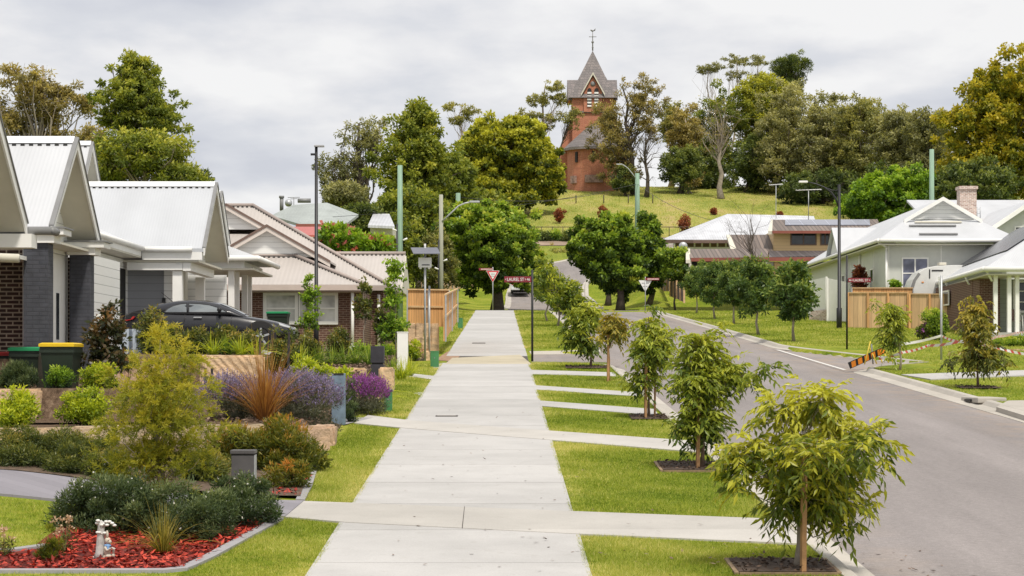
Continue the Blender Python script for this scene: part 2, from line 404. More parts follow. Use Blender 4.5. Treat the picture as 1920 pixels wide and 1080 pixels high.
def asphalt():
    m, nt, b = _nt('asphalt')
    v = pos(nt); n1 = noise(nt, pos(nt, (1, 0.22, 1)), 0.7, 6, 0.6); n2 = noise(nt, v, 70, 3, 0.7); n3 = noise(nt, pos(nt, (1.6, .06, 1)), 1.0, 4)
    col = ramp(nt, math_(nt, 'ADD', math_(nt, 'MULTIPLY', n1, 0.5), math_(nt, 'MULTIPLY', n3, 0.5)), [(0.35, (0.205, 0.186, 0.18)), (0.65, (0.29, 0.262, 0.254))])
    col = mixc(nt, 0.5, col, ramp(nt, n2, [(0.3, (0.55, 0.55, 0.55)), (0.7, (1.4, 1.4, 1.4))]), 'MULTIPLY')
    col = mixc(nt, 0.45, col, ramp(nt, noise(nt, v, 14, 5, .75), [(0.35, (0.72, 0.72, 0.72)), (0.65, (1.22, 1.22, 1.22))]), 'MULTIPLY')
    # sand and dust washed to the kerb
    g = N(nt, 'ShaderNodeNewGeometry'); sp = N(nt, 'ShaderNodeSeparateXYZ'); nt.links.new(g.outputs['Position'], sp.inputs[0])
    s = math_(nt, 'ADD', sp.outputs[0], math_(nt, 'MULTIPLY', sp.outputs[1], 0.005))
    e = N(nt, 'ShaderNodeMapRange'); e.inputs[1].default_value = 8.3; e.inputs[2].default_value = 9.9; nt.links.new(s, e.inputs[0])
    e2 = N(nt, 'ShaderNodeMapRange'); e2.inputs[1].default_value = 4.5; e2.inputs[2].default_value = 3.4; nt.links.new(s, e2.inputs[0])
    k = math_(nt, 'MULTIPLY', math_(nt, 'MAXIMUM', e.outputs[0], math_(nt, 'MULTIPLY', e2.outputs[0], .5)), ramp(nt, noise(nt, v, 1.4, 6, .65), [(0.42, (0, 0, 0)), (0.68, (1, 1, 1))]))
    col = mixc(nt, math_(nt, 'MULTIPLY', k, 0.6), col, (0.36, 0.27, 0.19))
    nt.links.new(col, b.inputs['Base Color']); b.inputs['Roughness'].default_value = 0.9; b.inputs['Specular IOR Level'].default_value = 0.2
    bump(nt, b, n2, 0.4, 0.01)
    return m
M = {}
M['lawn'] = groundmat()
M['path'] = concrete('path_concrete', (0.475, 0.462, 0.448), 0.5)
M['cross'] = concrete('crossing_concrete', (0.50, 0.475, 0.44), 0.4)
M['kerbc'] = concrete('kerb_concrete', (0.48, 0.445, 0.395), 0.5)
M['beige'] = concrete('beige_concrete', (0.52, 0.46, 0.34), 0.4)
M['asphalt'] = asphalt()
M['joint'] = plain('joint_dark', (0.07, 0.062, 0.055), 0.9)
M['plum'] = boards('stamped_drive', (0.235, 0.22, 0.245), axis=3, pitch=0.33, gap=0.03, rough=0.6, var=0.12, dark=0.8)
M['edge'] = concrete('edging_concrete', (0.33, 0.32, 0.33), 0.5)
M['soil'] = plain('soil', (0.075, 0.05, 0.035), 0.95, 0.4, 8, bs=0.8)
M['bark'] = plain('bark_mulch_base', (0.11, 0.075, 0.05), 0.95, 0.5, 10, bs=0.8)
M['redbase'] = plain('red_mulch_base', (0.16, 0.018, 0.010), 0.9, 0.5, 14, bs=1.0)

# ------------------------------------------------------------------ terrain sheet
def gridmesh(name, xs, ys, zf, mat, kind='structure'):
    X, Y = np.meshgrid(xs, ys); Zz = zf(X, Y)
    V = np.stack([X, Y, Zz], -1).reshape(-1, 3).astype(np.float32)
    ny, nx = X.shape; i = np.arange((ny - 1) * (nx - 1)); r = i // (nx - 1); c = i % (nx - 1); a = r * nx + c
    Q = np.stack([a, a + 1, a + nx + 1, a + nx], -1).astype(np.int32)
    me = bpy.data.meshes.new(name); me.vertices.add(len(V)); me.vertices.foreach_set('co', V.reshape(-1))
    me.loops.add(Q.size); me.loops.foreach_set('vertex_index', Q.reshape(-1)); me.polygons.add(len(Q))
    me.polygons.foreach_set('loop_start', np.arange(0, Q.size, 4, dtype=np.int32)); me.update(calc_edges=True)
    me.polygons.foreach_set('use_smooth', np.ones(len(Q), dtype=bool))
    o = link(name, me, mat); o['kind'] = kind; return o
xs = np.concatenate([-np.geomspace(1600, 16, 40), np.arange(-15, 15.01, 0.2), np.geomspace(16, 1600, 40)])
ys = np.concatenate([np.linspace(-60, 14, 12), np.arange(15, 76, 0.25), np.arange(76, 345, 1.5), np.geomspace(346, 3800, 30)])
gridmesh('ground', xs, ys, zg, M['lawn'])

def sheet(name, A, B, off, mat, n=24, m=6, zf=zg, kind='structure', thick=0):
    """surface laid between two plan polylines (x, y), draped on the terrain"""
    def res(P, n):
        P = np.array(P, float); d = np.r_[0, np.cumsum(np.hypot(*np.diff(P, axis=0).T))]
        t = np.linspace(0, d[-1], n); return np.stack([np.interp(t, d, P[:, 0]), np.interp(t, d, P[:, 1])], -1)
    a = res(A, n); b = res(B, n); k = np.linspace(0, 1, m)[:, None, None]
    G = a[None] * (1 - k) + b[None] * k
    zz = zf(G[..., 0], G[..., 1]) + off
    V = np.concatenate([G, zz[..., None]], -1).reshape(-1, 3)
    i = np.arange((m - 1) * (n - 1)); r = i // (n - 1); c = i % (n - 1); q = r * n + c
    Q = np.stack([q, q + 1, q + n + 1, q + n], -1)
    me = bpy.data.meshes.new(name); me.from_pydata(V.tolist(), [], Q.tolist())
    bm = bmesh.new(); bm.from_mesh(me); bmesh.ops.recalc_face_normals(bm, faces=bm.faces)
    if sum(f.normal.z for f in bm.faces) < 0: bmesh.ops.reverse_faces(bm, faces=bm.faces)
    if thick:
        be = [e for e in bm.edges if e.is_boundary]
        g = bmesh.ops.extrude_edge_only(bm, edges=be)
        for v in [x for x in g['geom'] if isinstance(x, bmesh.types.BMVert)]: v.co.z -= thick
    bm.to_mesh(me); bm.free()
    o = link(name, me, mat); o['kind'] = kind; return o
def SX(s, Y): return s - 0.005 * Y
flat = lambda X, Y: zs(Y)
def P(px, py):
    d = dpl(py); return (ax(px, d), d)

# road, lane, far road
sheet('road', [(SX(3.3, y), y) for y in (8, 140)], [(SX(10.1, y), y) for y in (8, 140)], -0.10, M['asphalt'], 60, 5, flat)
sheet('lane', [(SX(0.95, 61.2), 61.2), (SX(3.5, 60.4), 60.4)], [(SX(0.95, 68.8), 68.8), (SX(3.5, 70.0), 70.0)], -0.094, M['asphalt'], 8, 8, flat)
sheet('side_road', [(9.4, 73.4), (9.4, 57.0)], [(12.4, 61.2), (12.2, 60.6)], -0.094, M['asphalt'], 10, 10, flat)
sheet('cross_road', [(-0.3, 138.8), (60, 138.8)], [(-0.3, 149.2), (60, 149.2)], 0.03, M['asphalt'], 60, 12)
FR = [(147, 3.05, 3.4), (155, 3.15, 3.4), (165, 3.25, 3.4), (176, 3.3, 3.4), (188, 3.25, 3.4), (198, 3.6, 3.4), (206, 4.6, 3.4), (213, 6.3, 3.6), (219, 9.5, 3.6), (223, 15, 3.6), (225, 24, 3.5)]
def offs(path, o):
    out = []
    for i, (y, x, _) in enumerate(path):
        y0, x0, _ = path[max(i - 1, 0)]; y1, x1, _ = path[min(i + 1, len(path) - 1)]
        t = Vector((x1 - x0, y1 - y0, 0)).normalized(); out.append((x + t.y * o, y - t.x * o))
    return out
sheet('hill_road', offs(FR, -3.4), offs(FR, 3.4), 0.08, M['asphalt'], 60, 6)
# painted line across the mouth of the side road
sheet('road_marking', [(9.45, 72.6), (9.5, 58.2)], [(9.57, 72.6), (9.62, 58.2)], -0.086, plain('line_paint', (0.6, 0.58, 0.55), 0.7, .2, 9), 20, 2, flat)

def kerb(name, pts, zf=flat, w=0.42, n=90, prof=None):
    P_ = np.array(pts, float); d = np.r_[0, np.cumsum(np.hypot(*np.diff(P_, axis=0).T))]
    t = np.linspace(0, d[-1], n); C = np.stack([np.interp(t, d, P_[:, 0]), np.interp(t, d, P_[:, 1])], -1)
    for _ in range(2): C[1:-1] = (C[:-2] + 2 * C[1:-1] + C[2:]) / 4
    T = np.gradient(C, axis=0); T /= np.linalg.norm(T, axis=1)[:, None]; Rn = np.stack([T[:, 1], -T[:, 0]], -1)
    prof = prof or [(0, -0.25), (0, 0.022), (0.11, 0.022), (0.14, 0.01), (0.22, -0.07), (w, -0.092), (w, -0.25)]
    secs = []
    for i in range(n):
        z = float(zf(C[i, 0], C[i, 1])); secs.append([(C[i, 0] + Rn[i, 0] * o, C[i, 1] + Rn[i, 1] * o, z + h) for o, h in prof])
    mb = MB(); mb.loft(secs, smooth=False); o = mb.build(name, M['kerbc']); o['kind'] = 'structure'; return o
kerb('kerb', [(SX(3.1, y), y) for y in (10, 40, 58.6)] + [(SX(2.85, 60), 60), (SX(2.0, 60.9), 60.9), (SX(0.9, 61.2), 61.2)], n=140)
kerb('kerb', [(SX(0.9, 68.8), 68.8), (SX(2.0, 69.0), 69.0), (SX(2.8, 69.7), 69.7), (SX(3.1, 71.2), 71.2), (SX(3.1, 100), 100), (SX(3.1, 138.5), 138.5)], n=120)
kerb('kerb', [(SX(10.5, 138.5), 138.5), (SX(10.5, 100), 100), (SX(10.4, 78), 78), (9.95, 74.6), (10.4, 71.6), (12.5, 61.5)], n=120)
kerb('kerb', [(12.55, 61.0), (10.7, 58.7), (10.1, 57.0), (SX(10.4, 54), 54), (SX(10.4, 30), 30), (SX(10.4, 10), 10)], w=0.55, n=120)
kerb('kerb', offs(FR, -3.85)[1:], zg, n=70, prof=[(0, -.2), (0, .16), (.16, .16), (.24, .1), (.5, .088), (.5, -.2)])
kerb('kerb', list(reversed(offs(FR, 3.85)[1:])), zg, n=70, prof=[(0, -.2), (0, .2), (.3, .2), (.4, .1), (.6, .088), (.6, -.2)])

# footpath: poured panels with tooled joints
mb = MB(); y = 12.0; rnd = random.Random(4)
joints = []
while y < 138:
    st = 2.42 if y < 100 else 4.0
    y1 = min(y + st, 138)
    if not (60.0 < (y + y1) / 2 < 66.4):
        g = 0.012
        q = [(SX(-1.79, y + g), y + g), (SX(0.82, y + g), y + g), (SX(0.82, y1 - g), y1 - g), (SX(-1.79, y1 - g), y1 - g)]
        dz = rnd.uniform(0, 0.003)
        mb.slab([(a, b, float(zs(b)) + 0.012 + dz) for a, b in q], 0.14)
    y = y1
o = mb.build('footpath', M['path']); o['kind'] = 'structure'
def pave(name, pix, off, mat, t=0.12):
    mb = MB(); pts = [P(*p) for p in pix]
    mb.slab([(a, b, float(zs(b)) + off) for a, b in pts], t); o = mb.build(name, mat); o['kind'] = 'structure'; return o
pave('path_joint', [(600, 1079), (1100, 1079), (966, 584), (894, 584)], 0.003, M['joint'], 0.1)
pave('driveway_crossing', [(533, 972), (650, 982), (1085, 1004), (1512, 1023), (1462, 976), (1066, 961), (700, 947), (566, 942)], 0.0195, M['cross'])
pave('driveway_crossing', [(664, 795), (765, 805), (1035, 827), (1316, 850), (1292, 828), (1012, 808), (770, 790), (690, 780)], 0.0195, M['cross'])
pave('driveway_crossing', [(1013, 762), (1236, 780), (1226, 768), (1010, 752)], 0.014, M['path'])
pave('driveway_crossing', [(1002, 731), (1198, 744), (1190, 736), (998, 723)], 0.014, M['path'])
pave('driveway_crossing', [(990, 702), (1158, 706), (1150, 699), (988, 694)], 0.014, M['path'])
pave('driveway_crossing', [(752, 705), (822, 714), (836, 708), (770, 701)], 0.013, M['path'])
pave('driveway_crossing', [(775, 738), (790, 743), (806, 740), (790, 736)], 0.013, M['path'])
pave('driveway_crossing', [(835, 683), (996, 683), (975, 666), (848, 672)], 0.018, M['beige'])
pave('driveway_crossing', [(812, 690), (836, 692), (846, 684), (826, 682)], 0.016, M['path'])
pave('driveway_crossing', [(1690, 704), (1745, 713), (2120, 698), (2120, 689)], 0.03, M['path'])
pave('driveway_crossing', [(1868, 764), (1930, 783), (2150, 790), (2150, 748), (1890, 752)], 0.012, M['kerbc'])
# joints in the near crossing
mb = MB()
for pa in ([(866, 993), (867.5, 993), (871.5, 953), (870.5, 953)],):
    mb.slab([(P(*p)[0], P(*p)[1], float(zs(P(*p)[1])) + 0.0225) for p in pa], 0.01)
for py in (984, 807):
    d0 = dpl(py)
o = mb.build('path_joint', M['joint']); o['kind'] = 'structure'
# inspection covers let into the path
def pit(px, py, w, l, label):
    x, y = P(px, py); z = float(zs(y)) + 0.017
    t = thing('inspection_cover', label, 'pit cover', (x, y, z), 'covers in the footpath')
    MB().bx(x - w / 2, x + w / 2, y - l / 2, y + l / 2, z - .05, z + .004).build('cover_frame', M['joint'], t)
    MB().bx(x - w / 2 + .025, x + w / 2 - .04, y - l / 2 + .03, y + l / 2 - .02, z - .04, z + .009).build('lid', M['cross'], t)
pit(838, 781, 0.42, 0.42, 'small concrete pit lid in the footpath just past the second crossing')
pit(898, 644, 0.50, 0.9, 'stained pit lid set in the far stretch of the footpath')

# left lots
sheet('driveway', [(-2.55, 22.75), (-4.0, 22.9), (-9.5, 22.5)], [(-2.5, 24.3), (-4.0, 24.6), (-9.5, 25.7)], 0.03, M['plum'], 60, 14, thick=.12)
sheet('driveway', [(-3.0, 36.3), (-3.4, 36.2)], [(-2.6, 38.0), (-3.4, 38.2)], 0.02, M['edge'], 6, 6, flat)
sheet('driveway', [(-5.6, 46.6), (-12, 46.6)], [(-5.6, 51.8), (-12, 51.8)], 0.03, M['edge'], 20, 10)
sheet('mulch_bed', [(-4.75, 18.75), (-3.06, 18.78), (-2.95, 19.6)], [(-4.75, 22.6), (-3.4, 22.7), (-2.72, 22.3)], 0.012, M['redbase'], 24, 12)
sheet('mulch_bed', [(-8, 18.75), (-4.74, 18.75)], [(-8, 19.7), (-4.74, 19.9)], 0.012, M['redbase'], 20, 6)
sheet('mulch_bed', [(-2.58, 24.7), (-2.8, 28), (-2.88, 30.6)], [(-4.0, 25.0), (-6, 28.5), (-6, 29.0)], 0.04, M['bark'], 20, 14)
sheet('mulch_bed', [(-4.0, 24.7), (-10, 25.8)], [(-4.0, 30.2), (-10, 27.3)], 0.03, M['bark'], 30, 10)
sheet('dirt_patch', [P(815, 676), P(868, 640)], [P(850, 678), P(880, 655)], 0.012, plain('dirt', (0.30, 0.19, 0.12), .95, .35, 7, bs=.8), 12, 6)
# grass of the small plot seen between the shrubs
sheet('lawn', [(-7.6, 31.4), (-5.6, 31.6)], [(-7.8, 33.0), (-5.6, 33.1)], 0.03, M['lawn'], 8, 6)
# mulch pits round the street trees, shrubs bank of the hill
sheet('bank_mulch', [(-12, 228), (4, 229), (30, 229)], [(-12, 237), (4, 237.5), (30, 237)], 0.06, plain('bank_mulch', (0.26, 0.19, 0.14), .95, .3, .8, bs=.6), 40, 8)
# ------------------------------------------------------------------ vegetation
LM = {}
def lm(k, stops, **kw): LM[k] = leafmat('leaf_' + k, stops, **kw)
lm('ash', [(0.05, (0.014, 0.028, 0.006)), (0.33, (0.045, 0.076, 0.011)), (0.58, (0.13, 0.165, 0.02)), (0.95, (0.32, 0.27, 0.03))], rough=.4)
lm('ashy', [(0.05, (0.018, 0.034, 0.005)), (0.34, (0.060, 0.088, 0.010)), (0.56, (0.18, 0.195, 0.020)), (0.9, (0.46, 0.38, 0.035))], rough=.4)
lm('copper', [(0.05, (0.02, 0.028, 0.008)), (0.35, (0.055, 0.07, 0.015)), (0.62, (0.15, 0.14, 0.022)), (0.95, (0.33, 0.19, 0.03))], rough=.4)
lm('row', [(0.05, (0.008, 0.019, 0.006)), (0.4, (0.025, 0.048, 0.012)), (0.68, (0.065, 0.098, 0.022)), (0.95, (0.14, 0.16, 0.035))], rough=.45, gain=3.2)
lm('plane', [(0.05, (0.006, 0.015, 0.004)), (0.32, (0.024, 0.045, 0.006)), (0.56, (0.072, 0.12, 0.012)), (0.92, (0.17, 0.22, 0.03))], gain=3.4)
lm('bright', [(0.05, (0.012, 0.03, 0.005)), (0.35, (0.04, 0.085, 0.008)), (0.62, (0.10, 0.17, 0.013)), (0.95, (0.18, 0.25, 0.03))], gain=2.6)
lm('oak', [(0.05, (0.012, 0.020, 0.004)), (0.35, (0.040, 0.058, 0.008)), (0.62, (0.088, 0.108, 0.014)), (0.95, (0.17, 0.175, 0.026))], gain=3.2)
lm('camphor', [(0.05, (0.008, 0.014, 0.003)), (0.34, (0.035, 0.052, 0.006)), (0.60, (0.115, 0.125, 0.012)), (0.95, (0.25, 0.21, 0.02))], gain=3.3)
lm('gum', [(0.05, (0.018, 0.024, 0.008)), (0.35, (0.052, 0.06, 0.018)), (0.62, (0.10, 0.105, 0.032)), (0.95, (0.17, 0.155, 0.048))], gain=3.6)
lm('gumb', [(0.05, (0.020, 0.021, 0.009)), (0.35, (0.060, 0.058, 0.020)), (0.62, (0.115, 0.102, 0.034)), (0.95, (0.19, 0.15, 0.05))], gain=3.6)
lm('gumg', [(0.05, (0.016, 0.02, 0.009)), (0.35, (0.045, 0.052, 0.022)), (0.62, (0.085, 0.09, 0.038)), (0.95, (0.15, 0.14, 0.06))], gain=4.2)
lm('dark', [(0.05, (0.006, 0.011, 0.004)), (0.4, (0.02, 0.032, 0.008)), (0.65, (0.045, 0.06, 0.014)), (0.95, (0.09, 0.11, 0.025))], gain=4.0)
lm('autumn', [(0.05, (0.022, 0.034, 0.004)), (0.35, (0.07, 0.08, 0.007)), (0.6, (0.14, 0.125, 0.009)), (0.95, (0.24, 0.17, 0.012))], gain=3.4)
lm('russet', [(0.1, (0.06, 0.022, 0.012)), (0.5, (0.17, 0.055, 0.025)), (0.9, (0.28, 0.13, 0.05))], gain=1.5)
lm('feather', [(0.05, (0.016, 0.026, 0.003)), (0.32, (0.050, 0.068, 0.006)), (0.56, (0.110, 0.128, 0.011)), (0.92, (0.22, 0.21, 0.024))], trans=.35)
lm('rosemary', [(0.05, (0.007, 0.015, 0.007)), (0.4, (0.024, 0.042, 0.016)), (0.7, (0.06, 0.085, 0.036)), (0.95, (0.13, 0.16, 0.07))])
lm('lime', [(0.05, (0.02, 0.04, 0.004)), (0.35, (0.085, 0.13, 0.008)), (0.62, (0.20, 0.25, 0.012)), (0.95, (0.36, 0.37, 0.03))])
lm('magnolia', [(0.05, (0.008, 0.012, 0.006)), (0.4, (0.022, 0.030, 0.012)), (0.65, (0.055, 0.040, 0.018)), (0.95, (0.14, 0.085, 0.035))], rough=.3, spec=.5)
lm('hedge', [(0.05, (0.008, 0.014, 0.005)), (0.4, (0.032, 0.048, 0.012)), (0.66, (0.075, 0.088, 0.018)), (0.95, (0.16, 0.13, 0.03))], rough=.4)
lm('brush', [(0.05, (0.012, 0.018, 0.004)), (0.38, (0.045, 0.06, 0.009)), (0.64, (0.10, 0.095, 0.012)), (0.97, (0.26, 0.10, 0.022))], rough=.45)
lm('strap', [(0.05, (0.015, 0.035, 0.006)), (0.4, (0.055, 0.10, 0.015)), (0.65, (0.14, 0.19, 0.025)), (0.95, (0.30, 0.30, 0.06))])
lm('limestrap', [(0.05, (0.05, 0.08, 0.008)), (0.4, (0.15, 0.20, 0.012)), (0.65, (0.28, 0.32, 0.02)), (0.95, (0.42, 0.40, 0.05))])
lm('reed', [(0.05, (0.10, 0.045, 0.012)), (0.4, (0.26, 0.13, 0.04)), (0.65, (0.36, 0.24, 0.07)), (0.95, (0.46, 0.38, 0.13))], gain=1.3)
lm('tussock', [(0.05, (0.05, 0.05, 0.010)), (0.4, (0.14, 0.14, 0.022)), (0.65, (0.26, 0.24, 0.05)), (0.95, (0.42, 0.34, 0.11))], gain=1.3)
lm('lavleaf', [(0.05, (0.035, 0.045, 0.03)), (0.5, (0.10, 0.12, 0.085)), (0.95, (0.20, 0.22, 0.16))], gain=1.3)
lm('lavender', [(0.05, (0.10, 0.075, 0.17)), (0.5, (0.23, 0.18, 0.36)), (0.95, (0.42, 0.36, 0.55))], trans=.2, gain=1)
lm('violet', [(0.05, (0.12, 0.03, 0.16)), (0.5, (0.28, 0.07, 0.33)), (0.95, (0.46, 0.17, 0.5))], trans=.2, gain=1)
lm('white', [(0, (0.6, 0.58, 0.55)), (1, (0.8, 0.8, 0.78))], trans=.2, gain=1)
lm('pink', [(0, (0.5, 0.13, 0.12)), (1, (0.7, 0.28, 0.24))], trans=.2, gain=1)
lm('buff', [(0, (0.42, 0.27, 0.17)), (1, (0.66, 0.50, 0.36))], trans=.2, gain=1)
lm('grass', [(0.05, (0.035, 0.085, 0.006)), (0.30, (0.17, 0.25, 0.02)), (0.55, (0.385, 0.43, 0.065)), (0.97, (0.78, 0.68, 0.30))], trans=.3, rough=.6, spec=.2, gain=1)
lm('redchip', [(0.0, (0.07, 0.008, 0.006)), (0.5, (0.36, 0.03, 0.016)), (1, (0.58, 0.075, 0.04))], trans=0, rough=.6, gain=1)
lm('bark', [(0.0, (0.04, 0.025, 0.018)), (0.5, (0.13, 0.085, 0.06)), (1, (0.26, 0.18, 0.13))], trans=0, rough=.8, gain=1)
M['trunk'] = plain('bark_brown', (0.16, 0.11, 0.075), .9, .35, 9, bs=.8)
M['trunkd'] = plain('bark_dark', (0.075, 0.06, 0.048), .9, .35, 4, bs=.8)
M['trunkg'] = plain('bark_grey', (0.30, 0.255, 0.21), .9, .3, 3, bs=.6)
M['stake'] = plain('stake_timber', (0.36, 0.20, 0.09), .8, .25, 7, bs=.4)
M['dstake'] = plain('stake_black', (0.035, 0.03, 0.03), .7, .2, 7)

def unit(v): return v / np.maximum(np.linalg.norm(v, axis=-1, keepdims=True), 1e-9)
def quads(p, d, L, W, rng, droop=0.0, up=0.0):
    """diamond leaves from base p along d; up makes the blades lie flat"""
    n = len(p); r = rng.normal(size=(n, 3)); r[:, 2] *= 0.6
    if up: r = np.cross(d, np.array([0, 0, 1.0])[None] + r * (1 - up))
    s = unit(np.cross(d, r) if not up else r); L = np.asarray(L).reshape(-1, 1) * np.ones((n, 1)); W = np.asarray(W).reshape(-1, 1) * np.ones((n, 1))
    tip = p + d * L; tip[:, 2] -= (droop * L[:, 0])
    mid = p + d * L * 0.42
    return np.stack([p, mid + s * W / 2, tip, mid - s * W / 2], 1)
def clump_leaves(cl, per, L, W, rng, droop=0.25, shell=2.0, hz=None, flatten=1.0, tb=0.0, topb=0.26):
    """cl: list of (x, y, z, r); returns quads and tints"""
    Q = []; T = []
    cl = np.asarray(cl, float); z0, z1 = cl[:, 2].min(), cl[:, 2].max() + 1e-6
    for x, y, z, r in cl:
        n = max(4, int(per * (0.6 + 0.8 * rng.random())))
        u = unit(rng.normal(size=(n, 3))); rr = r * rng.random(n) ** (1 / shell)
        off = u * rr[:, None]; off[:, 2] *= flatten
        p = np.array([x, y, z]) + off
        d = unit(u * 0.7 + rng.normal(size=(n, 3)) * 0.55 + np.array([0, 0, -droop]))
        q = quads(p, d, L * rng.uniform(0.65, 1.25, n), W * rng.uniform(0.7, 1.2, n), rng)
        t = 0.40 + tb + topb * u[:, 2] * (rr / r) + rng.normal() * 0.10 + rng.normal(size=n) * 0.10 + 0.14 * ((z - z0) / (z1 - z0) - 0.5)  # clump tops painted lighter and undersides darker, like light from above
        Q.append(q); T.append(t)
    return np.concatenate(Q), np.clip(np.concatenate(T), 0, 1)
def ell_clumps(E, n, r, rng, shell=0.55, zmin=None, rag=1.0):
    """E: list of ellipsoids (x,y,z,rx,ry,rz); n clumps spread through the outer part of them"""
    E = np.asarray(E, float); vol = (E[:, 3] * E[:, 5]) ; pr = vol / vol.sum(); out = []
    LD = unit(rng.normal(size=(len(E), 12, 3))); LA = rng.uniform(-.42, .38, (len(E), 12)) * rag
    for _ in range(n):
        ei = rng.choice(len(E), p=pr); e = E[ei]
        u = rng.normal(size=3); u /= np.linalg.norm(u); k = shell + (1 - shell) * rng.random() ** 0.7; k *= float(np.clip(1 + (LA[ei] * np.maximum(LD[ei] @ u, 0) ** 5).sum(), .55, 1.3))
        q_ = rng.random()
        if q_ < 0.18: k = rng.random() * shell
        elif q_ > .90 and rag > .5: k = rng.uniform(.98, 1.26)
        c = e[:3] + u * e[3:] * k
        if zmin is not None and c[2] < zmin: c[2] = zmin + rng.random() * 0.3
        out.append((*c, r * rng.uniform(0.65, 1.3)))
    return out
def limbs(mb, base, top, cl, r0, rng, frac=(0.3, 0.95), n=5, nmax=None, sag=0.12, twig=0, trunk_n=8, lean=0.02, rl=0.34):
    base = np.array(base, float); top = np.array(top, float); H = np.linalg.norm(top - base)
    pts = [base]; k = 6
    for i in range(1, k + 1):
        p = base + (top - base) * i / k + np.r_[rng.normal(size=2) * H * lean, 0]; pts.append(p)
    rad = [r0 * (1.35 if i == 0 else 1) * (1 - 0.8 * i / k) for i in range(k + 1)]
    mb.tube([tuple(p) for p in pts], rad, trunk_n)
    pts = np.array(pts)
    idx = list(range(len(cl)))
    if nmax and len(idx) > nmax: idx = list(rng.choice(idx, nmax, replace=False))
    for i in idx:
        c = np.array(cl[i][:3])
        hz = (c[2] - base[2]) / max(top[2] - base[2], .1); fa = np.clip(frac[0] + (frac[1] - frac[0]) * (hz - 0.25) * 0.95 - rng.random() * .12, frac[0] * .7, frac[1])
        fi = fa * k; a = int(fi); st = pts[a] + (pts[min(a + 1, k)] - pts[a]) * (fi - a)
        ln = np.linalg.norm(c - st); m1 = st + (c - st) * 0.4 + rng.normal(size=3) * ln * 0.07 + np.array([0, 0, -sag * ln * .5]); m2 = st + (c - st) * .75 + rng.normal(size=3) * ln * .07
        rb = r0 * (1 - 0.75 * fa) * rl * (0.6 + .5 * min(1, ln / (0.4 * H)))
        mb.tube([tuple(st), tuple(m1), tuple(m2), tuple(c)], [rb, rb * .7, rb * .42, rb * .16], n, cap=False)
        for _ in range(twig):
            e = c + rng.normal(size=3) * cl[i][3] * 0.8
            s_ = m2 + (c - m2) * rng.random()
            mb.tube([tuple(s_), tuple((s_ + e) / 2 + rng.normal(size=3) * cl[i][3] * .12), tuple(e)], [rb * .25, rb * .16, rb * .06], 4, cap=False)

def big_tree(name, label, cat, base, E, ncl, r, per, L, W, leaf, trunk, r0, seed, group=None, droop=.25, twig=0, nmax=60, shell=.55, frac=(.3, .95), flatten=.8, top=None, zmin=None, tb=0.0, extra=None, lean=.02, cshell=2.0, topb=.26, rl=.34, dens=(.6, 2.2, .5)):
    rng = np.random.default_rng(seed); r *= dens[0]; ncl = int(ncl * dens[1]); per = max(6, int(per * dens[2]))
    t = thing(name, label, cat, base, group)
    E = [(*q[:3], q[3] * 1.10, q[4] * 1.1, q[5] * 1.06) for q in E]
    if base[1] > 100 and leaf in ('oak', 'gum', 'gumb', 'gumg', 'autumn'): cshell = min(cshell, 1.35); per = int(per * .72); ncl = int(ncl * 1.15)
    if base[1] > 100: L *= .74; W *= .8; per = int(per * 1.5)
    cl = ell_clumps(E, ncl, r, rng, shell, zmin)
    if extra: cl += extra
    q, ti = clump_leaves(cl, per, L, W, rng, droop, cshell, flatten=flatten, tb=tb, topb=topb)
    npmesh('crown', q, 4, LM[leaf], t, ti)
    mb = MB(); e = np.asarray(E, float); tp = top or (float(np.average(e[:, 0], weights=e[:, 3])), base[1], float((e[:, 2] + e[:, 5] * .6).max()))
    limbs(mb, base, tp, cl, r0, rng, frac=frac, nmax=nmax, twig=twig, lean=lean, rl=rl)
    mb.build('trunk', M[trunk], t)
    return t
def E_px(px0, px1, py0, py1, d, dy=None):
    x0, x1, z1, z0 = ax(px0, d), ax(px1, d), az(py0, d), az(py1, d)
    rx = (x1 - x0) / 2
    return ((x0 + x1) / 2, d, (z0 + z1) / 2, rx, dy or rx, (z1 - z0) / 2)

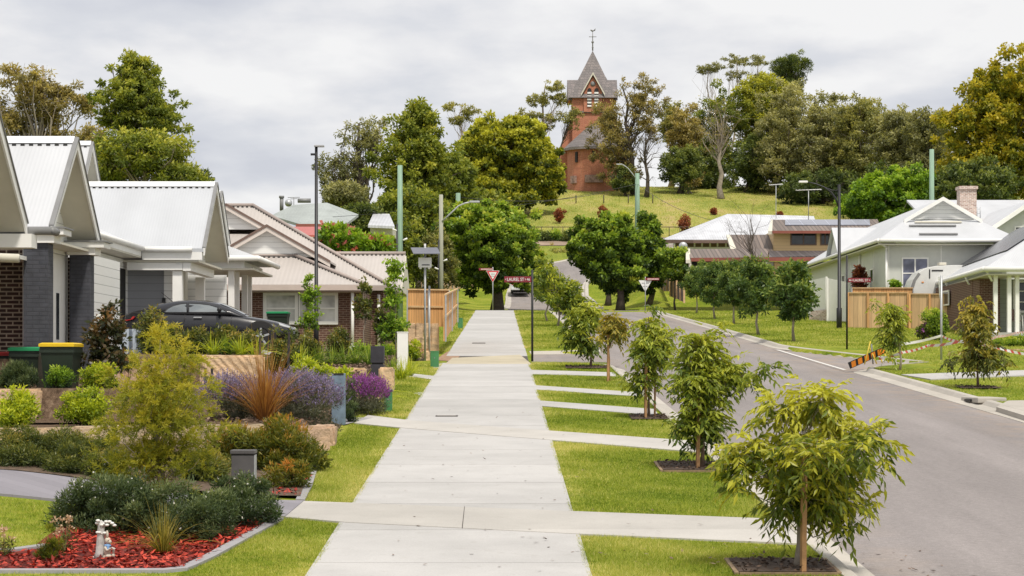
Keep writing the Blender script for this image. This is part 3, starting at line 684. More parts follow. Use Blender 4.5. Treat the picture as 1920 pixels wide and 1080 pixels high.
def twig_crown(cl, ntw, nl, L, W, rng, droop=.5, tl=.3, tb=0.0):
    """compound leaves: rows of leaflets along drooping twigs"""
    P_ = []; D = []; LL = []; T = []; TW = []
    cl = np.asarray(cl, float); z0, z1 = cl[:, 2].min(), cl[:, 2].max() + 1e-6
    for x, y, z, r in cl:
        ct = rng.normal() * .10
        for _ in range(ntw):
            u = rng.normal(size=3); u /= np.linalg.norm(u); u[2] = u[2] * .7 + .15
            st = np.array([x, y, z]) + u * r * .25
            k = np.linspace(0.05, 1, nl); ln = tl * rng.uniform(.7, 1.25)
            pts = st + u * ln * k[:, None]; pts[:, 2] -= droop * ln * k ** 2
            dirt = u[None] * ln; dirt = dirt * np.ones((nl, 1)); dirt[:, 2] -= 2 * droop * ln * k; dirt = unit(dirt)
            side = unit(np.cross(dirt, np.array([0, 0, 1.0]) + rng.normal(size=3) * .3)) * np.where(np.arange(nl) % 2 == 0, 1, -1)[:, None]
            d = unit(dirt * .75 + side * .75 + rng.normal(size=(nl, 3)) * .18 + np.array([0, 0, -.28]))
            P_.append(pts); D.append(d); LL.append(L * rng.uniform(.75, 1.2, nl))
            T.append(.36 + tb + ct + .22 * u[2] + .22 * ((z - z0) / (z1 - z0) - .4) + rng.normal(size=nl) * .08 + .10 * k)  # tint paints upper twigs as lit and lower ones as shaded
            TW.append((st, pts[-1]))
    p = np.concatenate(P_); d = np.concatenate(D); l = np.concatenate(LL)
    n = len(p); s = unit(np.cross(d, rng.normal(size=(n, 3)))); nn = np.cross(d, s); l = l[:, None]; w = W * l / L
    mid = p + d * l * .45; tip = p + d * l; tip[:, 2] -= .12 * l[:, 0]
    fold = nn * w * .18
    A = np.stack([p, mid + s * w / 2 + fold, tip, mid], 1); B = np.stack([p, mid, tip, mid - s * w / 2 + fold], 1)
    return np.concatenate([A, B]), np.clip(np.r_[np.concatenate(T), np.concatenate(T) - .06], 0, 1), TW

def street_tree(label, px, pybase, boxes, leaf, seed, ncl=38, r=.2, ntw=7, nl=9, L=.11, W=.036, d=None, r0=.022, trunk='trunk', group='young trees planted along the verge', extra=(), tb=0, tl=.3, droop=.5, name='street_tree', base=None):
    d = d or dpl(pybase); b = base or (ax(px, d), d, Z(ax(px, d), d)); rng = np.random.default_rng(seed)
    t = thing(name, label, 'tree', b, group)
    E = [E_px(*bx, d) for bx in boxes]; E = [(*q[:3], max(q[3] - tl * .55, q[3] * .5), max(q[4] - tl * .45, q[4] * .5), max(q[5] - tl * .3, q[5] * .6)) for q in E]
    cl = ell_clumps(E, ncl, r, rng, .35) + [(ax(a, d), d + rng.normal() * .15, az(c, d), r * .6) for a, c in extra]
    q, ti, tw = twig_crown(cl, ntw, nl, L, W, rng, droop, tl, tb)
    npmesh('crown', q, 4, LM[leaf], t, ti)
    mb = MB(); e = np.asarray(E); zt = float((e[:, 2] + e[:, 5] * .75).max())
    limbs(mb, (b[0], b[1], b[2] - .05), (b[0] + rng.normal() * .03, d, zt), cl, r0, rng, frac=(.3, .95), n=5, twig=0, lean=.008, rl=.42)
    for st, en in tw[::2]: mb.tube([tuple(st), tuple(en)], [.003, .0015], 3, cap=False)
    mb.build('trunk', M[trunk], t)
    return t, b, d

def blades(n, c, spread, h, w, rng, arch=.5, seg=4, out=.6, hv=.3):
    """arching strap leaves from a crown at c; quads strips"""
    a = rng.random(n) * 2 * np.pi; ou = np.clip(np.abs(rng.normal(size=n)) * out, 0, 1.5)
    u = np.stack([np.cos(a), np.sin(a), np.zeros(n)], -1)
    b = np.array(c) + u * (spread * np.sqrt(rng.random(n)))[:, None]
    H = h * (1 + hv * rng.normal(size=n)); side = np.stack([-np.sin(a), np.cos(a), np.zeros(n)], -1)
    side = unit(side + rng.normal(size=(n, 3)) * .3)
    rows = []
    for k in np.linspace(0, 1, seg + 1):
        p = b + u * (H * ou * (k * .55 + .45 * k ** 2))[:, None]; p[:, 2] += H * (k - arch * ou * k ** 2.2)
        rows.append((p, w * (1 - k) ** .6 + w * .06))
    Q = []
    for i in range(seg):
        p0, w0 = rows[i]; p1, w1 = rows[i + 1]
        Q.append(np.stack([p0 - side * w0 / 2, p0 + side * w0 / 2, p1 + side * w1 / 2, p1 - side * w1 / 2], 1))
    q = np.concatenate(Q)
    t = np.concatenate([np.clip(.25 + .3 * k + tt, 0, 1) for k, tt in zip(np.linspace(.1, 1, seg), [rng.normal(size=n) * .12] * seg)])
    return q, t
def tuft(name, label, cat, loc, n, spread, h, w, leaf, seed, arch=.5, out=.6, group=None, seg=4, flowers=None):
    rng = np.random.default_rng(seed); t = thing(name, label, cat, loc, group)
    q, ti = blades(n, loc, spread, h, w, rng, arch, seg, out); npmesh('blades', q, 4, LM[leaf], t, ti)
    return t
def shrub(name, label, loc, E, ncl, r, per, L, W, leaf, seed, group=None, droop=-.2, flowers=None, fl='white', stem=True, flat=.9, shell=.5, cshell=2., tb=0, fsize=.02, topb=.26, cat='shrub'):
    rng = np.random.default_rng(seed); t = thing(name, label, cat, loc, group)
    cl = ell_clumps(E, ncl, r, rng, shell, zmin=loc[2] + r * .35, rag=.25)
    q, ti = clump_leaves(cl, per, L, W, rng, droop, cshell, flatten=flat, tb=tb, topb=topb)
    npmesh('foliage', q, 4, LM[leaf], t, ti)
    if stem:
        mb = MB()
        for c in [cl[i] for i in rng.choice(len(cl), min(10, len(cl)), replace=False)]:
            m = [(loc[0] * .6 + c[0] * .4), (loc[1] * .6 + c[1] * .4), loc[2] + (c[2] - loc[2]) * .55]
            mb.tube([(loc[0] + rng.normal() * .04, loc[1] + rng.normal() * .04, loc[2] - .04), m, c[:3]], [.014, .010, .004], 5, cap=False)
        mb.build('stems', M['trunkd'], t)
    if flowers:
        ii = rng.choice(len(q), flowers); p = q[ii, 2]; d = unit(rng.normal(size=(flowers, 3)) + [0, -.4, .6])
        f = np.concatenate([quads(p, unit(d + rng.normal(size=d.shape) * .7), fsize, fsize * .8, rng) for _ in range(3)])
        npmesh('flowers', f, 4, LM[fl], t, rng.random(len(f)))
    return t
# ------------------------------------------------------------------ buildings
M['wroof'] = corrug('white_roof', (0.51, 0.52, 0.54), 0, rough=.4); M['wroof3'] = corrug('white_roof_dim_slope', (0.455, 0.47, 0.495), 0, rough=.4)  # second is a greyer copy, putting dimmer light on its slope into colour
M['wroofy'] = corrug('white_roof_side', (0.56, 0.57, 0.59), 1, rough=.4)
M['troof'] = corrug('taupe_roof', (0.45, 0.41, 0.38), 0, pitch=.152, var=.05, amp=.06, strength=.22)
M['groof'] = corrug('grey_green_roof', (0.33, 0.36, 0.34), 0, pitch=.2, var=.12)
M['sroof'] = corrug('silver_roof', (0.58, 0.59, 0.62), 0, pitch=.2, var=.16, rough=.4, amp=.15)
M['tile'] = boards('roof_tiles', (0.175, 0.135, 0.112), axis=0, pitch=.30, gap=.28, var=.35, dark=.5)
M['tiled'] = boards('roof_tiles_dark', (0.10, 0.085, 0.085), axis=0, pitch=.30, gap=.25, var=.35, dark=.45)
M['ridge'] = plain('ridge_cap_white', (0.72, 0.73, 0.74), .45, .05)
M['scallop'] = plain('ridge_scallop_shadow', (0.03, 0.03, 0.03), .9)  # black teeth stand in for shade under the scalloped ridge caps
M['tridge'] = plain('ridge_cap_taupe', (0.36, 0.30, 0.27), .5, .07)
M['tdark'] = plain('barge_brown', (0.16, 0.105, 0.085), .6, .1)
M['white'] = plain('white_paint', (0.82, 0.81, 0.78), .5, .04, dirt=.12)
M['soffit'] = plain('cream_and_shaded_white', (0.60, 0.57, 0.48), .6, .05)  # cream; on soffits it paints in white boards seen in shade
M['wboard'] = boards('white_weatherboard', (0.80, 0.80, 0.78), pitch=.20, gap=.07, dark=.5)
M['gboard'] = boards('grey_weatherboard', (0.27, 0.28, 0.30), pitch=.20, gap=.06, dark=.6)
M['char'] = brick('charcoal_brick', (0.052, 0.055, 0.068), (0.062, 0.064, 0.078), (0.045, 0.047, 0.058), ms=.01)
M['brown'] = brick('brown_brick', (0.060, 0.028, 0.022), (0.042, 0.022, 0.018), (0.40, 0.33, 0.26), ms=.013)
M['brown4'] = brick('chestnut_brick', (0.12, 0.052, 0.036), (0.085, 0.038, 0.028), (0.26, 0.18, 0.14), ms=.012)
M['redbrick'] = brick('church_brick', (0.47, 0.17, 0.095), (0.38, 0.13, 0.075), (0.46, 0.24, 0.16), bw=.5, bh=.16, ms=.02)
M['wbrick'] = brick('washed_brick', (0.56, 0.40, 0.32), (0.30, 0.15, 0.11), (0.60, 0.53, 0.48), ms=.02)
M['slate'] = brick('slate', (0.235, 0.205, 0.20), (0.17, 0.155, 0.155), (0.13, 0.12, 0.12), bw=.55, bh=.4, ms=.03)
M['glass'] = glass('window_glass'); M['blind'] = glass('window_blind', (0.50, 0.50, 0.48), .15); M['glassb'] = glass('window_glass_blue', (.16, .17, .24), .1)
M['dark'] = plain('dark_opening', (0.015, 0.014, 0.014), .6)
M['sage'] = plain('sage_cladding', (0.57, 0.58, 0.54), .6, .05); M['sageb'] = boards('sage_board', (0.36, 0.39, 0.31), pitch=.2, gap=.06, dark=.6)
M['tan'] = boards('tan_board', (0.78, 0.56, 0.30), pitch=.25, gap=.07, dark=.7)
M['fascia'] = plain('fascia_red', (0.24, 0.075, 0.055), .6, .12)
M['panel'] = boards('solar_panel', (0.20, 0.21, 0.26), axis=0, pitch=1.0, gap=.03, rough=.2, dark=2.2)
M['paneld'] = boards('solar_panel_dark', (0.045, 0.047, 0.06), axis=3, pitch=1.0, gap=.03, rough=.25, dark=1.8)
M['greym'] = plain('galvanised', (0.42, 0.43, 0.44), .45, .12, 6, metal=.4)
M['black'] = plain('black_metal', (0.018, 0.018, 0.02), .45, .2, 6)
M['redroof'] = corrug('red_roof', (0.45, 0.11, 0.09), 0, pitch=.2)
M['mudgrey'] = plain('grey_fascia', (0.20, 0.20, 0.20), .5)

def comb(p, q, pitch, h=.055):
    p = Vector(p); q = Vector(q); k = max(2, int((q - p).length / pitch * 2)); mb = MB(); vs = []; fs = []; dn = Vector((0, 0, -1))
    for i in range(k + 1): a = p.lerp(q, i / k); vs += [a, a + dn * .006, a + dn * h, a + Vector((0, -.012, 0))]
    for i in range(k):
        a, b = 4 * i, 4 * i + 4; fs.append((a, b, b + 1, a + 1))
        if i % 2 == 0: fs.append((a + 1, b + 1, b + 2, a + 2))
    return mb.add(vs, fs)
def ridge_x(t, x0, x1, y, z, mat='ridge', dash=True, dy=.14, dz=.1, pitch=.16):
    mb = MB(); mb.prism([(x0, y - dy, z - dz * .85), (x0, y, z + .06), (x0, y + dy, z - dz * .85), (x0, y, z - .02)], (x1 - x0, 0, 0)); r = mb.build('ridge_cap', M[mat], t)
    if dash:
        comb((x0 + .08, y - dy - .03, z - dz * .85 - .008), (x1 - .1, y - dy - .03, z - dz * .85 - .008), pitch).build('scallop_shadow', M['scallop'], r, recalc=False)
def gable_x(t, x0, x1, yn, yf, ze, zr, mat='wroof', th=.09, barge='white', dash=True, wallx=None, wallm='wboard', zbot=None, ovr=.0, edge='mudgrey', cap='ridge'):
    """gable roof with its ridge along x; the gable end at x1 faces the street"""
    ym = (yn + yf) / 2
    for sgn, ye in ((-1, yn), (1, yf)):
        mb = MB(); mb.slab([(x0, ye, ze), (x1, ye, ze), (x1, ym, zr), (x0, ym, zr)], th); mb.build('roof', M[mat], t)
        so = MB(); so.slab([(x1 - .62, ye - sgn * .03, ze - th - .02), (x1 - .01, ye - sgn * .03, ze - th - .02), (x1 - .01, ym, zr - th - .02), (x1 - .62, ym, zr - th - .02)], .02); so.build('soffit', M['soffit'], t)
        b = MB(); e = Vector((0, ym - ye, zr - ze)).normalized(); nrm = Vector((0, -e.z * sgn * -1, abs(e.y)))
        b.slab([(x1 + .002, ye, ze + .015), (x1 + .035, ye, ze + .015), (x1 + .035, ym, zr + .015), (x1 + .002, ym, zr + .015)], .20)
        bo = b.build('barge_board', M[barge], t)
        b = MB(); b.slab([(x1 - .03, ye, ze + .04), (x1 + .06, ye, ze + .04), (x1 + .06, ym, zr + .04), (x1 - .03, ym, zr + .04)], .03); b.build('barge_cap', M[edge], bo)
    ridge_x(t, x0, x1 - .02, ym, zr, cap, dash)
    if wallx is not None:
        sl = (zr - ze) / (ym - yn); iy = .10
        MB().prism([(wallx, yn + iy, zbot if zbot else ze - .1), (wallx, yf - iy, zbot if zbot else ze - .1), (wallx, yf - iy, ze - th + sl * iy - .03), (wallx, ym, zr - th - .05), (wallx, yn + iy, ze - th + sl * iy - .03)], (-.12, 0, 0)).build('gable_wall', M[wallm], t)
def gutter(mb, p0, p1, w=.12, h=.13):
    p0 = Vector(p0); p1 = Vector(p1); mb.tube([p0, p1], [h * .55, h * .55], 8)
def window(t, x0, x1, y, z0, z1, glassm='glass', nx=2, nz=2, fw=.07, frame='white', face=-1):
    """window in a wall facing the camera (plane y)"""
    f = MB(); yo = y + face * .05
    f.bx(x0, x1, y, yo, z1 - fw, z1); f.bx(x0, x1, y, yo - .02 * (1 if face > 0 else -1) * -1, z0, z0 + fw); f.bx(x0, x0 + fw, y, yo, z0 + fw, z1 - fw); f.bx(x1 - fw, x1, y, yo, z0 + fw, z1 - fw)
    for i in range(1, nx): x = x0 + (x1 - x0) * i / nx; f.bx(x - fw * .5, x + fw * .5, y, yo + .004, z0 + fw, z1 - fw)
    for i in range(1, nz): z = z0 + (z1 - z0) * i / nz; f.bx(x0 + fw, x1 - fw, y, yo + .008, z - .025, z + .025)
    w = f.build('window', M[frame], t)
    MB().bx(x0 + .03, x1 - .03, y - .004, y + face * .02, z0 + .03, z1 - .03).build('pane', M[glassm], w)
    return w
def window_side(t, x, y0, y1, z0, z1, face=1, glassm='glass', fw=.07, ny=1, nz=1):
    f = MB(); xo = x + face * .05
    f.bx(x, xo, y0, y1, z1 - fw, z1); f.bx(x, xo, y0, y1, z0, z0 + fw); f.bx(x, xo, y0, y0 + fw, z0 + fw, z1 - fw); f.bx(x, xo, y1 - fw, y1, z0 + fw, z1 - fw)
    for i in range(1, nz): z = z0 + (z1 - z0) * i / nz; f.bx(x, xo - face * .005, y0 + fw, y1 - fw, z - .02, z + .02)
    w = f.build('window', M['white'], t)
    MB().bx(x - face * .004, x + face * .02, y0 + .03, y1 - .03, z0 + .03, z1 - .03).build('pane', M[glassm], w)
    return w

# --- house at the very left edge of the frame
h = thing('house', 'white gabled cottage cut off by the left edge of the photo', 'house', (-9.5, 32, 2.6))
gable_x(h, -16, -8.2, 29.6, 34.15, 5.22, 7.15, wallx=-8.82, zbot=1.3)
mb = MB(); gutter(mb, (-12, 34.25, 5.12), (-7.78, 34.25, 5.12)); gutter(mb, (-7.78, 34.25, 5.12), (-7.78, 34.6, 5.12)); mb.build('gutter', M['mudgrey'], h)
MB().bx(-12, -8.05, 33.95, 34.35, 4.82, 5.05).build('beam', M['white'], h)
MB().bx(-12, -8.85, 33.2, 34.1, 1.3, 4.8).build('wall', M['wboard'], h)

# --- second house: white gable on two charcoal columns, brown brick side
h = thing('house', 'white roofed cottage with charcoal brick columns behind the wheelie bins', 'house', (-9, 38, 3.0))
gable_x(h, -16, -8.2, 36.0, 40.2, 5.31, 7.1, wallx=-8.78, zbot=5.0)
MB().bx(-16, -8.84, 36.62, 36.95, 2.4, 5.25).build('brick_wall', M['brown'], h)
MB().bx(-8.838, -8.74, 36.6, 36.95, 2.6, 5.1).build('corner_post', M['white'], h)
for yc, x0, x1 in ((36.2, -8.68, -8.24), (40.05, -8.70, -8.30)):
    c = MB().bx(x0, x1, yc - .2, yc + .2, 2.5, 5.02).build('column', M['char'], h)
    k = MB(); k.bx(x0 - .04, x1 + .12, yc - .27, yc + .27, 5.022, 5.16); k.bx(x0 - .12, x1 + .30, yc - .33, yc + .33, 5.163, 5.27); k.build('capital', M['white'], c)
    k = MB(); k.bx(x0 - .12, x1 + .34, yc - .36, yc + .36, 5.272, 5.30); k.build('cap_flashing', M['mudgrey'], c)
w_ = MB(); w_.bx(-9.0, -8.9, 37.0, 46.0, 2.5, 5.2); w_.build('wall', M['wboard'], h)
d = MB(); d.bx(-8.89, -8.80, 38.75, 40.15, 2.9, 5.12); d = d.build('door', M['white'], h)
MB().bx(-8.803, -8.785, 39.12, 39.33, 3.35, 4.25).build('slit_window', M['glass'], d)
MB().bx(-8.89, -8.78, 40.3, 40.75, 2.6, 5.0).build('brick_pier', M['brown'], h)
MB().bx(-9.0, -8.3, 36.3, 40.1, 5.08, 5.12).build('porch_ceiling', M['soffit'], h)
MB().bx(-16, -8.95, 37, 46, 2.3, 2.55).build('slab', M['edge'], h)
# low skillion eave seen left of the first column
mb = MB(); mb.slab([(-13, 35.2, 4.96), (-8.62, 35.2, 4.78), (-8.62, 36.6, 4.78), (-13, 36.6, 4.96)], .07); mb.build('awning', M['white'], h)
mb = MB(); gutter(mb, (-13, 35.15, 4.88), (-8.55, 35.15, 4.70), h=.14); mb.build('gutter', M['soffit'], h)

# --- third house: big white gable portico over the driveway
h = thing('house', 'white weatherboard house with broad gable portico behind the black car', 'house', (-9.5, 52, 3.1))
gable_x(h, -14, -7.92, 52.0, 56.4, 5.87, 7.73, mat='wroof3', wallx=-8.52, zbot=5.45)
mb = MB(); mb.slab([(-9.5, 44, 5.9), (-9.5, 53.4, 5.9), (-14.5, 53.4, 8.0), (-14.5, 44, 8.0)], .09); mb.build('roof', M['wroofy'], h)
mb = MB(); mb.slab([(-9.5, 56.2, 5.9), (-9.5, 60, 5.9), (-14.5, 60, 8.0), (-14.5, 56.2, 8.0)], .09); mb.build('roof', M['wroofy'], h)
mb = MB(); gutter(mb, (-9.46, 44, 5.86), (-9.46, 51.93, 5.86)); gutter(mb, (-9.46, 51.93, 5.84), (-8.2, 51.93, 5.84)); mb.build('gutter', M['white'], h)
mb = MB(); mb.bx(-9.52, -9.49, 44, 51.9, 5.66, 5.80); mb.bx(-9.49, -7.95, 51.98, 52.02, 5.575, 5.775); mb.build('fascia', M['white'], h)
mb = MB(); mb.bx(-10.3, -9.5, 44, 51.9, 5.62, 5.68); mb.bx(-10.3, -8.05, 52.05, 56.3, 5.52, 5.57); mb.build('eave_soffit', M['soffit'], h)
mb = MB(); mb.bx(-8.46, -8.26, 52.1, 56.2, 5.30, 5.515); mb.bx(-9.9, -8.47, 52.1, 52.3, 5.32, 5.515); mb.build('beam', M['white'], h)
mb = MB(); mb.bx(-10.2, -10.0, 43.5, 46.0, 3.0, 5.6); mb.bx(-10.2, -10.0, 46.0, 50.85, 5.2, 5.6); mb.bx(-10.2, -10.0, 50.85, 52.9, 3.0, 5.6); mb.build('wall', M['wboard'], h)
g = MB(); g.bx(-10.12, -10.06, 46.0, 50.85, 3.0, 5.2); g = g.build('garage_door', boards('garage_panel', (0.68, 0.66, 0.60), pitch=.55, gap=.03, dark=.7), h)
mb = MB(); mb.bx(-10.0, -9.95, 50.85, 50.98, 3.0, 5.33); mb.bx(-10.0, -9.95, 45.87, 50.85, 5.2, 5.33); mb.build('door_trim', M['white'], g)
MB().bx(-10.02, -9.99, 51.6, 52.4, 3.3, 5.35).build('dark_window', M['dark'], h)
MB().bx(-10.0, -9.05, 52.75, 52.95, 3.0, 5.5).build('side_wall', M['gboard'], h)
MB().bx(-9.05, -8.84, 52.7, 53.0, 3.0, 5.5).build('corner_board', M['wboard'], h)
MB().bx(-9.3, -9.05, 52.95, 56.6, 3.0, 5.5).build('porch_wall', M['soffit'], h)
MB().bx(-9.2, -8.0, 56.7, 56.85, 3.0, 5.4).build('rear_wall', M['wboard'], h)
for yc in (52.3, 56.05):
    MB().bx(-8.74, -8.50, yc - .12, yc + .12, 3.1, 5.30).build('column', M['white'], h)
MB().bx(-8.30, -8.26, 56.86, 57.4, 3.2, 5.3).build('dark_door', M['dark'], h)
l = MB(); l.tube([(-9.04, 52.62, 4.25), (-9.04, 52.62, 4.62)], .045, 8); l.build('wall_lamp', M['black'], h)
gable_x(h, -20, -12.5, 58.3, 62.3, 7.4, 9.5, wallx=-13.05, zbot=6.0)

# --- fourth white house with a hip roofed verandah
h = thing('house', 'white cottage with hipped porch on four square posts beside the driveway', 'house', (-9, 61, 3.3))
gable_x(h, -16, -8.7, 58.9, 62.3, 6.6, 8.06, wallx=-9.2, zbot=5.9)
mb = MB()
e = [(-12, 60.3), (-7.6, 60.3), (-7.6, 65.3), (-12, 65.3)]; zt = 7.0
mb.slab([(-12, 60.3, 6.12), (-7.6, 60.3, 6.12), (-9.9, 62.8, zt), (-12, 62.8, zt)], .08); mb.slab([(-7.6, 60.3, 6.12), (-7.6, 65.3, 6.12), (-9.9, 62.8, zt)], .08); mb.slab([(-7.6, 65.3, 6.12), (-12, 65.3, 6.12), (-12, 62.8, zt), (-9.9, 62.8, zt)], .08)
mb.build('porch_roof', M['wroof'], h)
mb = MB(); gutter(mb, (-12, 60.25, 6.06), (-7.55, 60.25, 6.06), h=.16); gutter(mb, (-7.55, 60.25, 6.06), (-7.55, 65.35, 6.06), h=.16); mb.build('gutter', M['white'], h)
MB().bx(-12, -7.7, 60.4, 65.2, 5.72, 5.78).build('porch_soffit', M['soffit'], h)
mb = MB(); mb.bx(-12, -8.2, 60.5, 60.7, 5.782, 5.98); mb.bx(-8.2, -8.0, 60.5, 65, 5.782, 5.98); mb.build('beam', M['white'], h)
for yc in (60.7, 61.75, 63.7, 64.7):
    MB().bx(-8.49, -8.31, yc - .09, yc + .09, 3.2, 5.72).build('post', M['white'], h)
MB().bx(-10.5, -9.4, 58.5, 66.5, 3.0, 5.72).build('wall', M['wboard'], h)
MB().bx(-9.39, -9.36, 62.4, 63.2, 3.3, 5.3).build('dark_door', M['dark'], h)

# --- brown brick house with taupe roof
h = thing('house', 'brown brick house with taupe corrugated roof and two white gables', 'house', (-8, 70, 3.4))
mb = MB(); mb.bx(-11.5, -5.05, 69.0, 69.3, 2.8, 5.4); mb.bx(-5.05, -4.6, 72.4, 72.6, 2.8, 5.5); mb.bx(-5.3, -5.05, 69.3, 72.6, 2.8, 5.4); mb.bx(-4.7, -4.6, 72.6, 79, 2.8, 5.5); mb.build('wall', M['brown4'], h)
window(h, -8.47, -7.28, 69.0, 4.28, 5.38, 'blind', 1, 2, fw=.11); window(h, -7.26, -6.72, 69.0, 4.28, 5.38, 'blind', 1, 1, fw=.05); window(h, -6.70, -5.92, 69.0, 4.28, 5.38, 'blind', 1, 2, fw=.11)
ze = 5.62
mb = MB(); mb.slab([(-13, 68.4, ze), (-5.0, 68.4, ze), (-7.6, 71.0, 6.70), (-13, 71.0, 6.70)], .08); mb.slab([(-5.0, 68.4, ze), (-5.0, 73, ze), (-7.6, 74, 6.70), (-7.6, 71, 6.70)], .08); mb.build('roof', M['troof'], h)
mb = MB(); mb.slab([(-13, 70.98, 6.69), (-8.6, 70.98, 6.69), (-8.6, 73.28, 7.645), (-13, 73.28, 7.645)], .08); mb.build('roof', M['troof'], h)
mb = MB(); A = (-4.4, 72.0, 5.75); T = (-9.9, 77.5, 9.0)
mb.slab([(-16, 72.0, 5.75), A, T, (-16, 77.5, 9.0)], .08); mb.slab([A, (-4.4, 83, 5.75), T], .08); mb.build('roof', M['troof'], h)
mb = MB(); mb.slab([(-9, 76.6, 5.8), (-4.2, 76.6, 5.8), (-4.2, 80, 7.29), (-9, 80, 7.29)], .08); mb.slab([(-4.2, 83, 5.8), (-9, 83, 5.8), (-9, 80, 7.27), (-4.2, 80, 7.27)], .08); mb.build('roof', M['troof'], h)
def dashline(p, q, r=.07, mat='tridge', pitch=.17):
    p = Vector(p); q = Vector(q); mb = MB(); mb.tube([p + Vector((0, 0, .03)), q + Vector((0, 0, .03))], r, 8); c = mb.build('ridge_cap', M[mat], h)
    o_ = Vector((0, -r - .075, -.02)); comb(p + o_, q + o_, pitch).build('scallop_shadow', M['scallop'], c, recalc=False)
dashline(A, T); dashline((-16, 77.5, 9.0), T); dashline((-5.0, 68.4, ze), (-7.6, 71.0, 6.72)); dashline((-9, 80, 7.30), (-4.2, 80, 7.30)); dashline((-13, 71.0, 6.72), (-7.6, 71.0, 6.72), r=.04)
def front_gable(xa, za, hw, slope, y, yb, wall='wboard', x_left=None):
    zf = za - hw * slope
    MB().prism([(xa - hw + .1, y, zf), (xa + hw - .1, y, zf), (xa, y, za - .12)], (0, .12, 0)).build('gable_wall', M[wall], h)
    for sg in (-1, 1):
        mb = MB(); mb.slab([(xa, y - .25, za), (xa + sg * (hw + .25), y - .25, za - slope * (hw + .25)), (xa + sg * (hw + .25), yb, za - slope * (hw + .25)), (xa, yb, za)], .07); rf = mb.build('roof', M['troof'], h)
        mb = MB(); mb.slab([(xa, y - .30, za + .02), (xa + sg * (hw + .27), y - .30, za + .02 - slope * (hw + .27)), (xa + sg * (hw + .27), y - .255, za + .02 - slope * (hw + .27)), (xa, y - .255, za + .02)], .085); mb.build('barge_edge', M['tdark'], h)
        mb = MB(); mb.slab([(xa, y - .27, za - .068), (xa + sg * (hw + .26), y - .27, za - .068 - slope * (hw + .26)), (xa + sg * (hw + .26), y - .20, za - .068 - slope * (hw + .26)), (xa, y - .20, za - .068)], .15); mb.build('barge_board', plain('barge_pink_white', (0.62, 0.55, 0.50), .6, .05), h)
front_gable(-8.56, 7.80, 1.95, .57, 71.0, 77)
front_gable(-10.3, 8.72, 1.6, .57, 73.3, 78)
mb = MB(); mb.bx(-13, -4.95, 68.32, 68.40, ze - .2, ze - .02); mb.build('gutter', plain('gutter_taupe', (0.52, 0.43, 0.38), .5, .05), h)
mb = MB(); mb.bx(-13, -5.0, 68.43, 69.3, ze - .26, ze - .20); mb.build('eave_soffit', plain('eave_taupe', (0.33, 0.25, 0.21), .6), h)
mb = MB(); mb.bx(-5.0, -4.3, 71.9, 71.98, 5.55, 5.72); mb.bx(-9, -4.15, 76.5, 76.6, 5.62, 5.8); mb.build('gutter', M['tridge'], h)
MB().prism([(-4.22, 76.5, 5.7), (-4.22, 80, 7.22), (-4.22, 83, 5.7)], (.05, 0, 0)).build('barge_board', M['soffit'], h)
for x, y in ((-5.40, 68.6), (-4.75, 72.2)):
    mb = MB(); mb.tube([(x, y, 5.42), (x, y, 3.3)], .055, 8); mb.box((x, y, 3.42), (.17, .17, .25)); mb.build('verandah_post', M['white'], h)

# --- house on the rise behind, grey green hip roof
h = thing('house', 'far house with pale grey green hip roof, flue and aerial', 'house', (-11.5, 118, 7.6))
d0 = 115
def hp(px, py, d): return tuple(at(px, py, d))
mb = MB(); a, b, c, e_ = hp(508, 404, 113), hp(562, 420, 109), hp(648, 420, 110), hp(672, 402, 121); r1, r2 = hp(550, 384, 117), hp(613, 380, 117.5)
mb.slab([b, c, r2, r1], .15); mb.slab([a, b, r1], .15); mb.slab([c, e_, r2], .15); mb.build('roof', M['groof'], h)
MB().prism([(b[0] + .1, 109.4, 8.0), (c[0] - .3, 109.8, 8.0), (c[0] - .3, 109.8, b[2] - .3), (b[0] + .1, 109.4, b[2] - .3)], (0, 6, 0)).build('wall', M['tdark'], h)
mb = MB(); mb.slab([(b[0] - .2, 108.9, b[2]), (c[0] + .2, 109.8, c[2]), (c[0] + .2, 110, c[2]), (b[0] - .2, 109.1, b[2])], .2); mb.build('fascia', M['fascia'], h)
for px in (585, 612, 636): MB().bx(ax(px, 109.2) - .07, ax(px, 109.2) + .07, 109.1, 109.25, 8.5, b[2] - .2).build('verandah_post', M['soffit'], h)
mb = MB(); mb.slab([hp(556, 440, 104), hp(606, 441, 104), hp(602, 425, 108), hp(548, 425, 108)], .1); mb.build('red_roof', M['redroof'], h)
mb = MB(); p = hp(528, 395, 116); mb.tube([p, (p[0], p[1], p[2] + .75)], .11, 8); mb.tube([(p[0], p[1], p[2] + .72), (p[0], p[1], p[2] + .85)], .15, 8); mb.build('flue', M['mudgrey'], h)
mb = MB(); p = hp(541, 387, 117); mb.ball((p[0], p[1], p[2] + .2), .22); mb.tube([p, (p[0], p[1], p[2] + .2)], .12, 8); mb.build('roof_vent', M['greym'], h)
mb = MB(); p = hp(551, 386, 117); mb.tube([p, (p[0], p[1], p[2] + .5)], .02, 5); mb.tube([(p[0] - .35, p[1], p[2] + .48), (p[0] + .35, p[1], p[2] + .5)], .018, 5); mb.tube([(p[0] - .2, p[1], p[2] + .4), (p[0] + .2, p[1], p[2] + .42)], .018, 5); mb.build('aerial', M['mudgrey'], h)
mb = MB(); p = hp(568, 381, 118); mb.tube([(p[0] - .3, p[1], p[2] + .15), (p[0] + .45, p[1], p[2] + .15)], .13, 8); mb.build('water_heater', M['mudgrey'], h)
h = thing('house', 'pale grey roof corner showing between the trees left of the tall pole', 'house', (-8.5, 126, 8.5))
mb = MB(); mb.slab([hp(690, 422, 122), hp(740, 424, 122), hp(730, 401, 128), hp(700, 400, 128)], .15); mb.build('roof', M['sroof'], h)
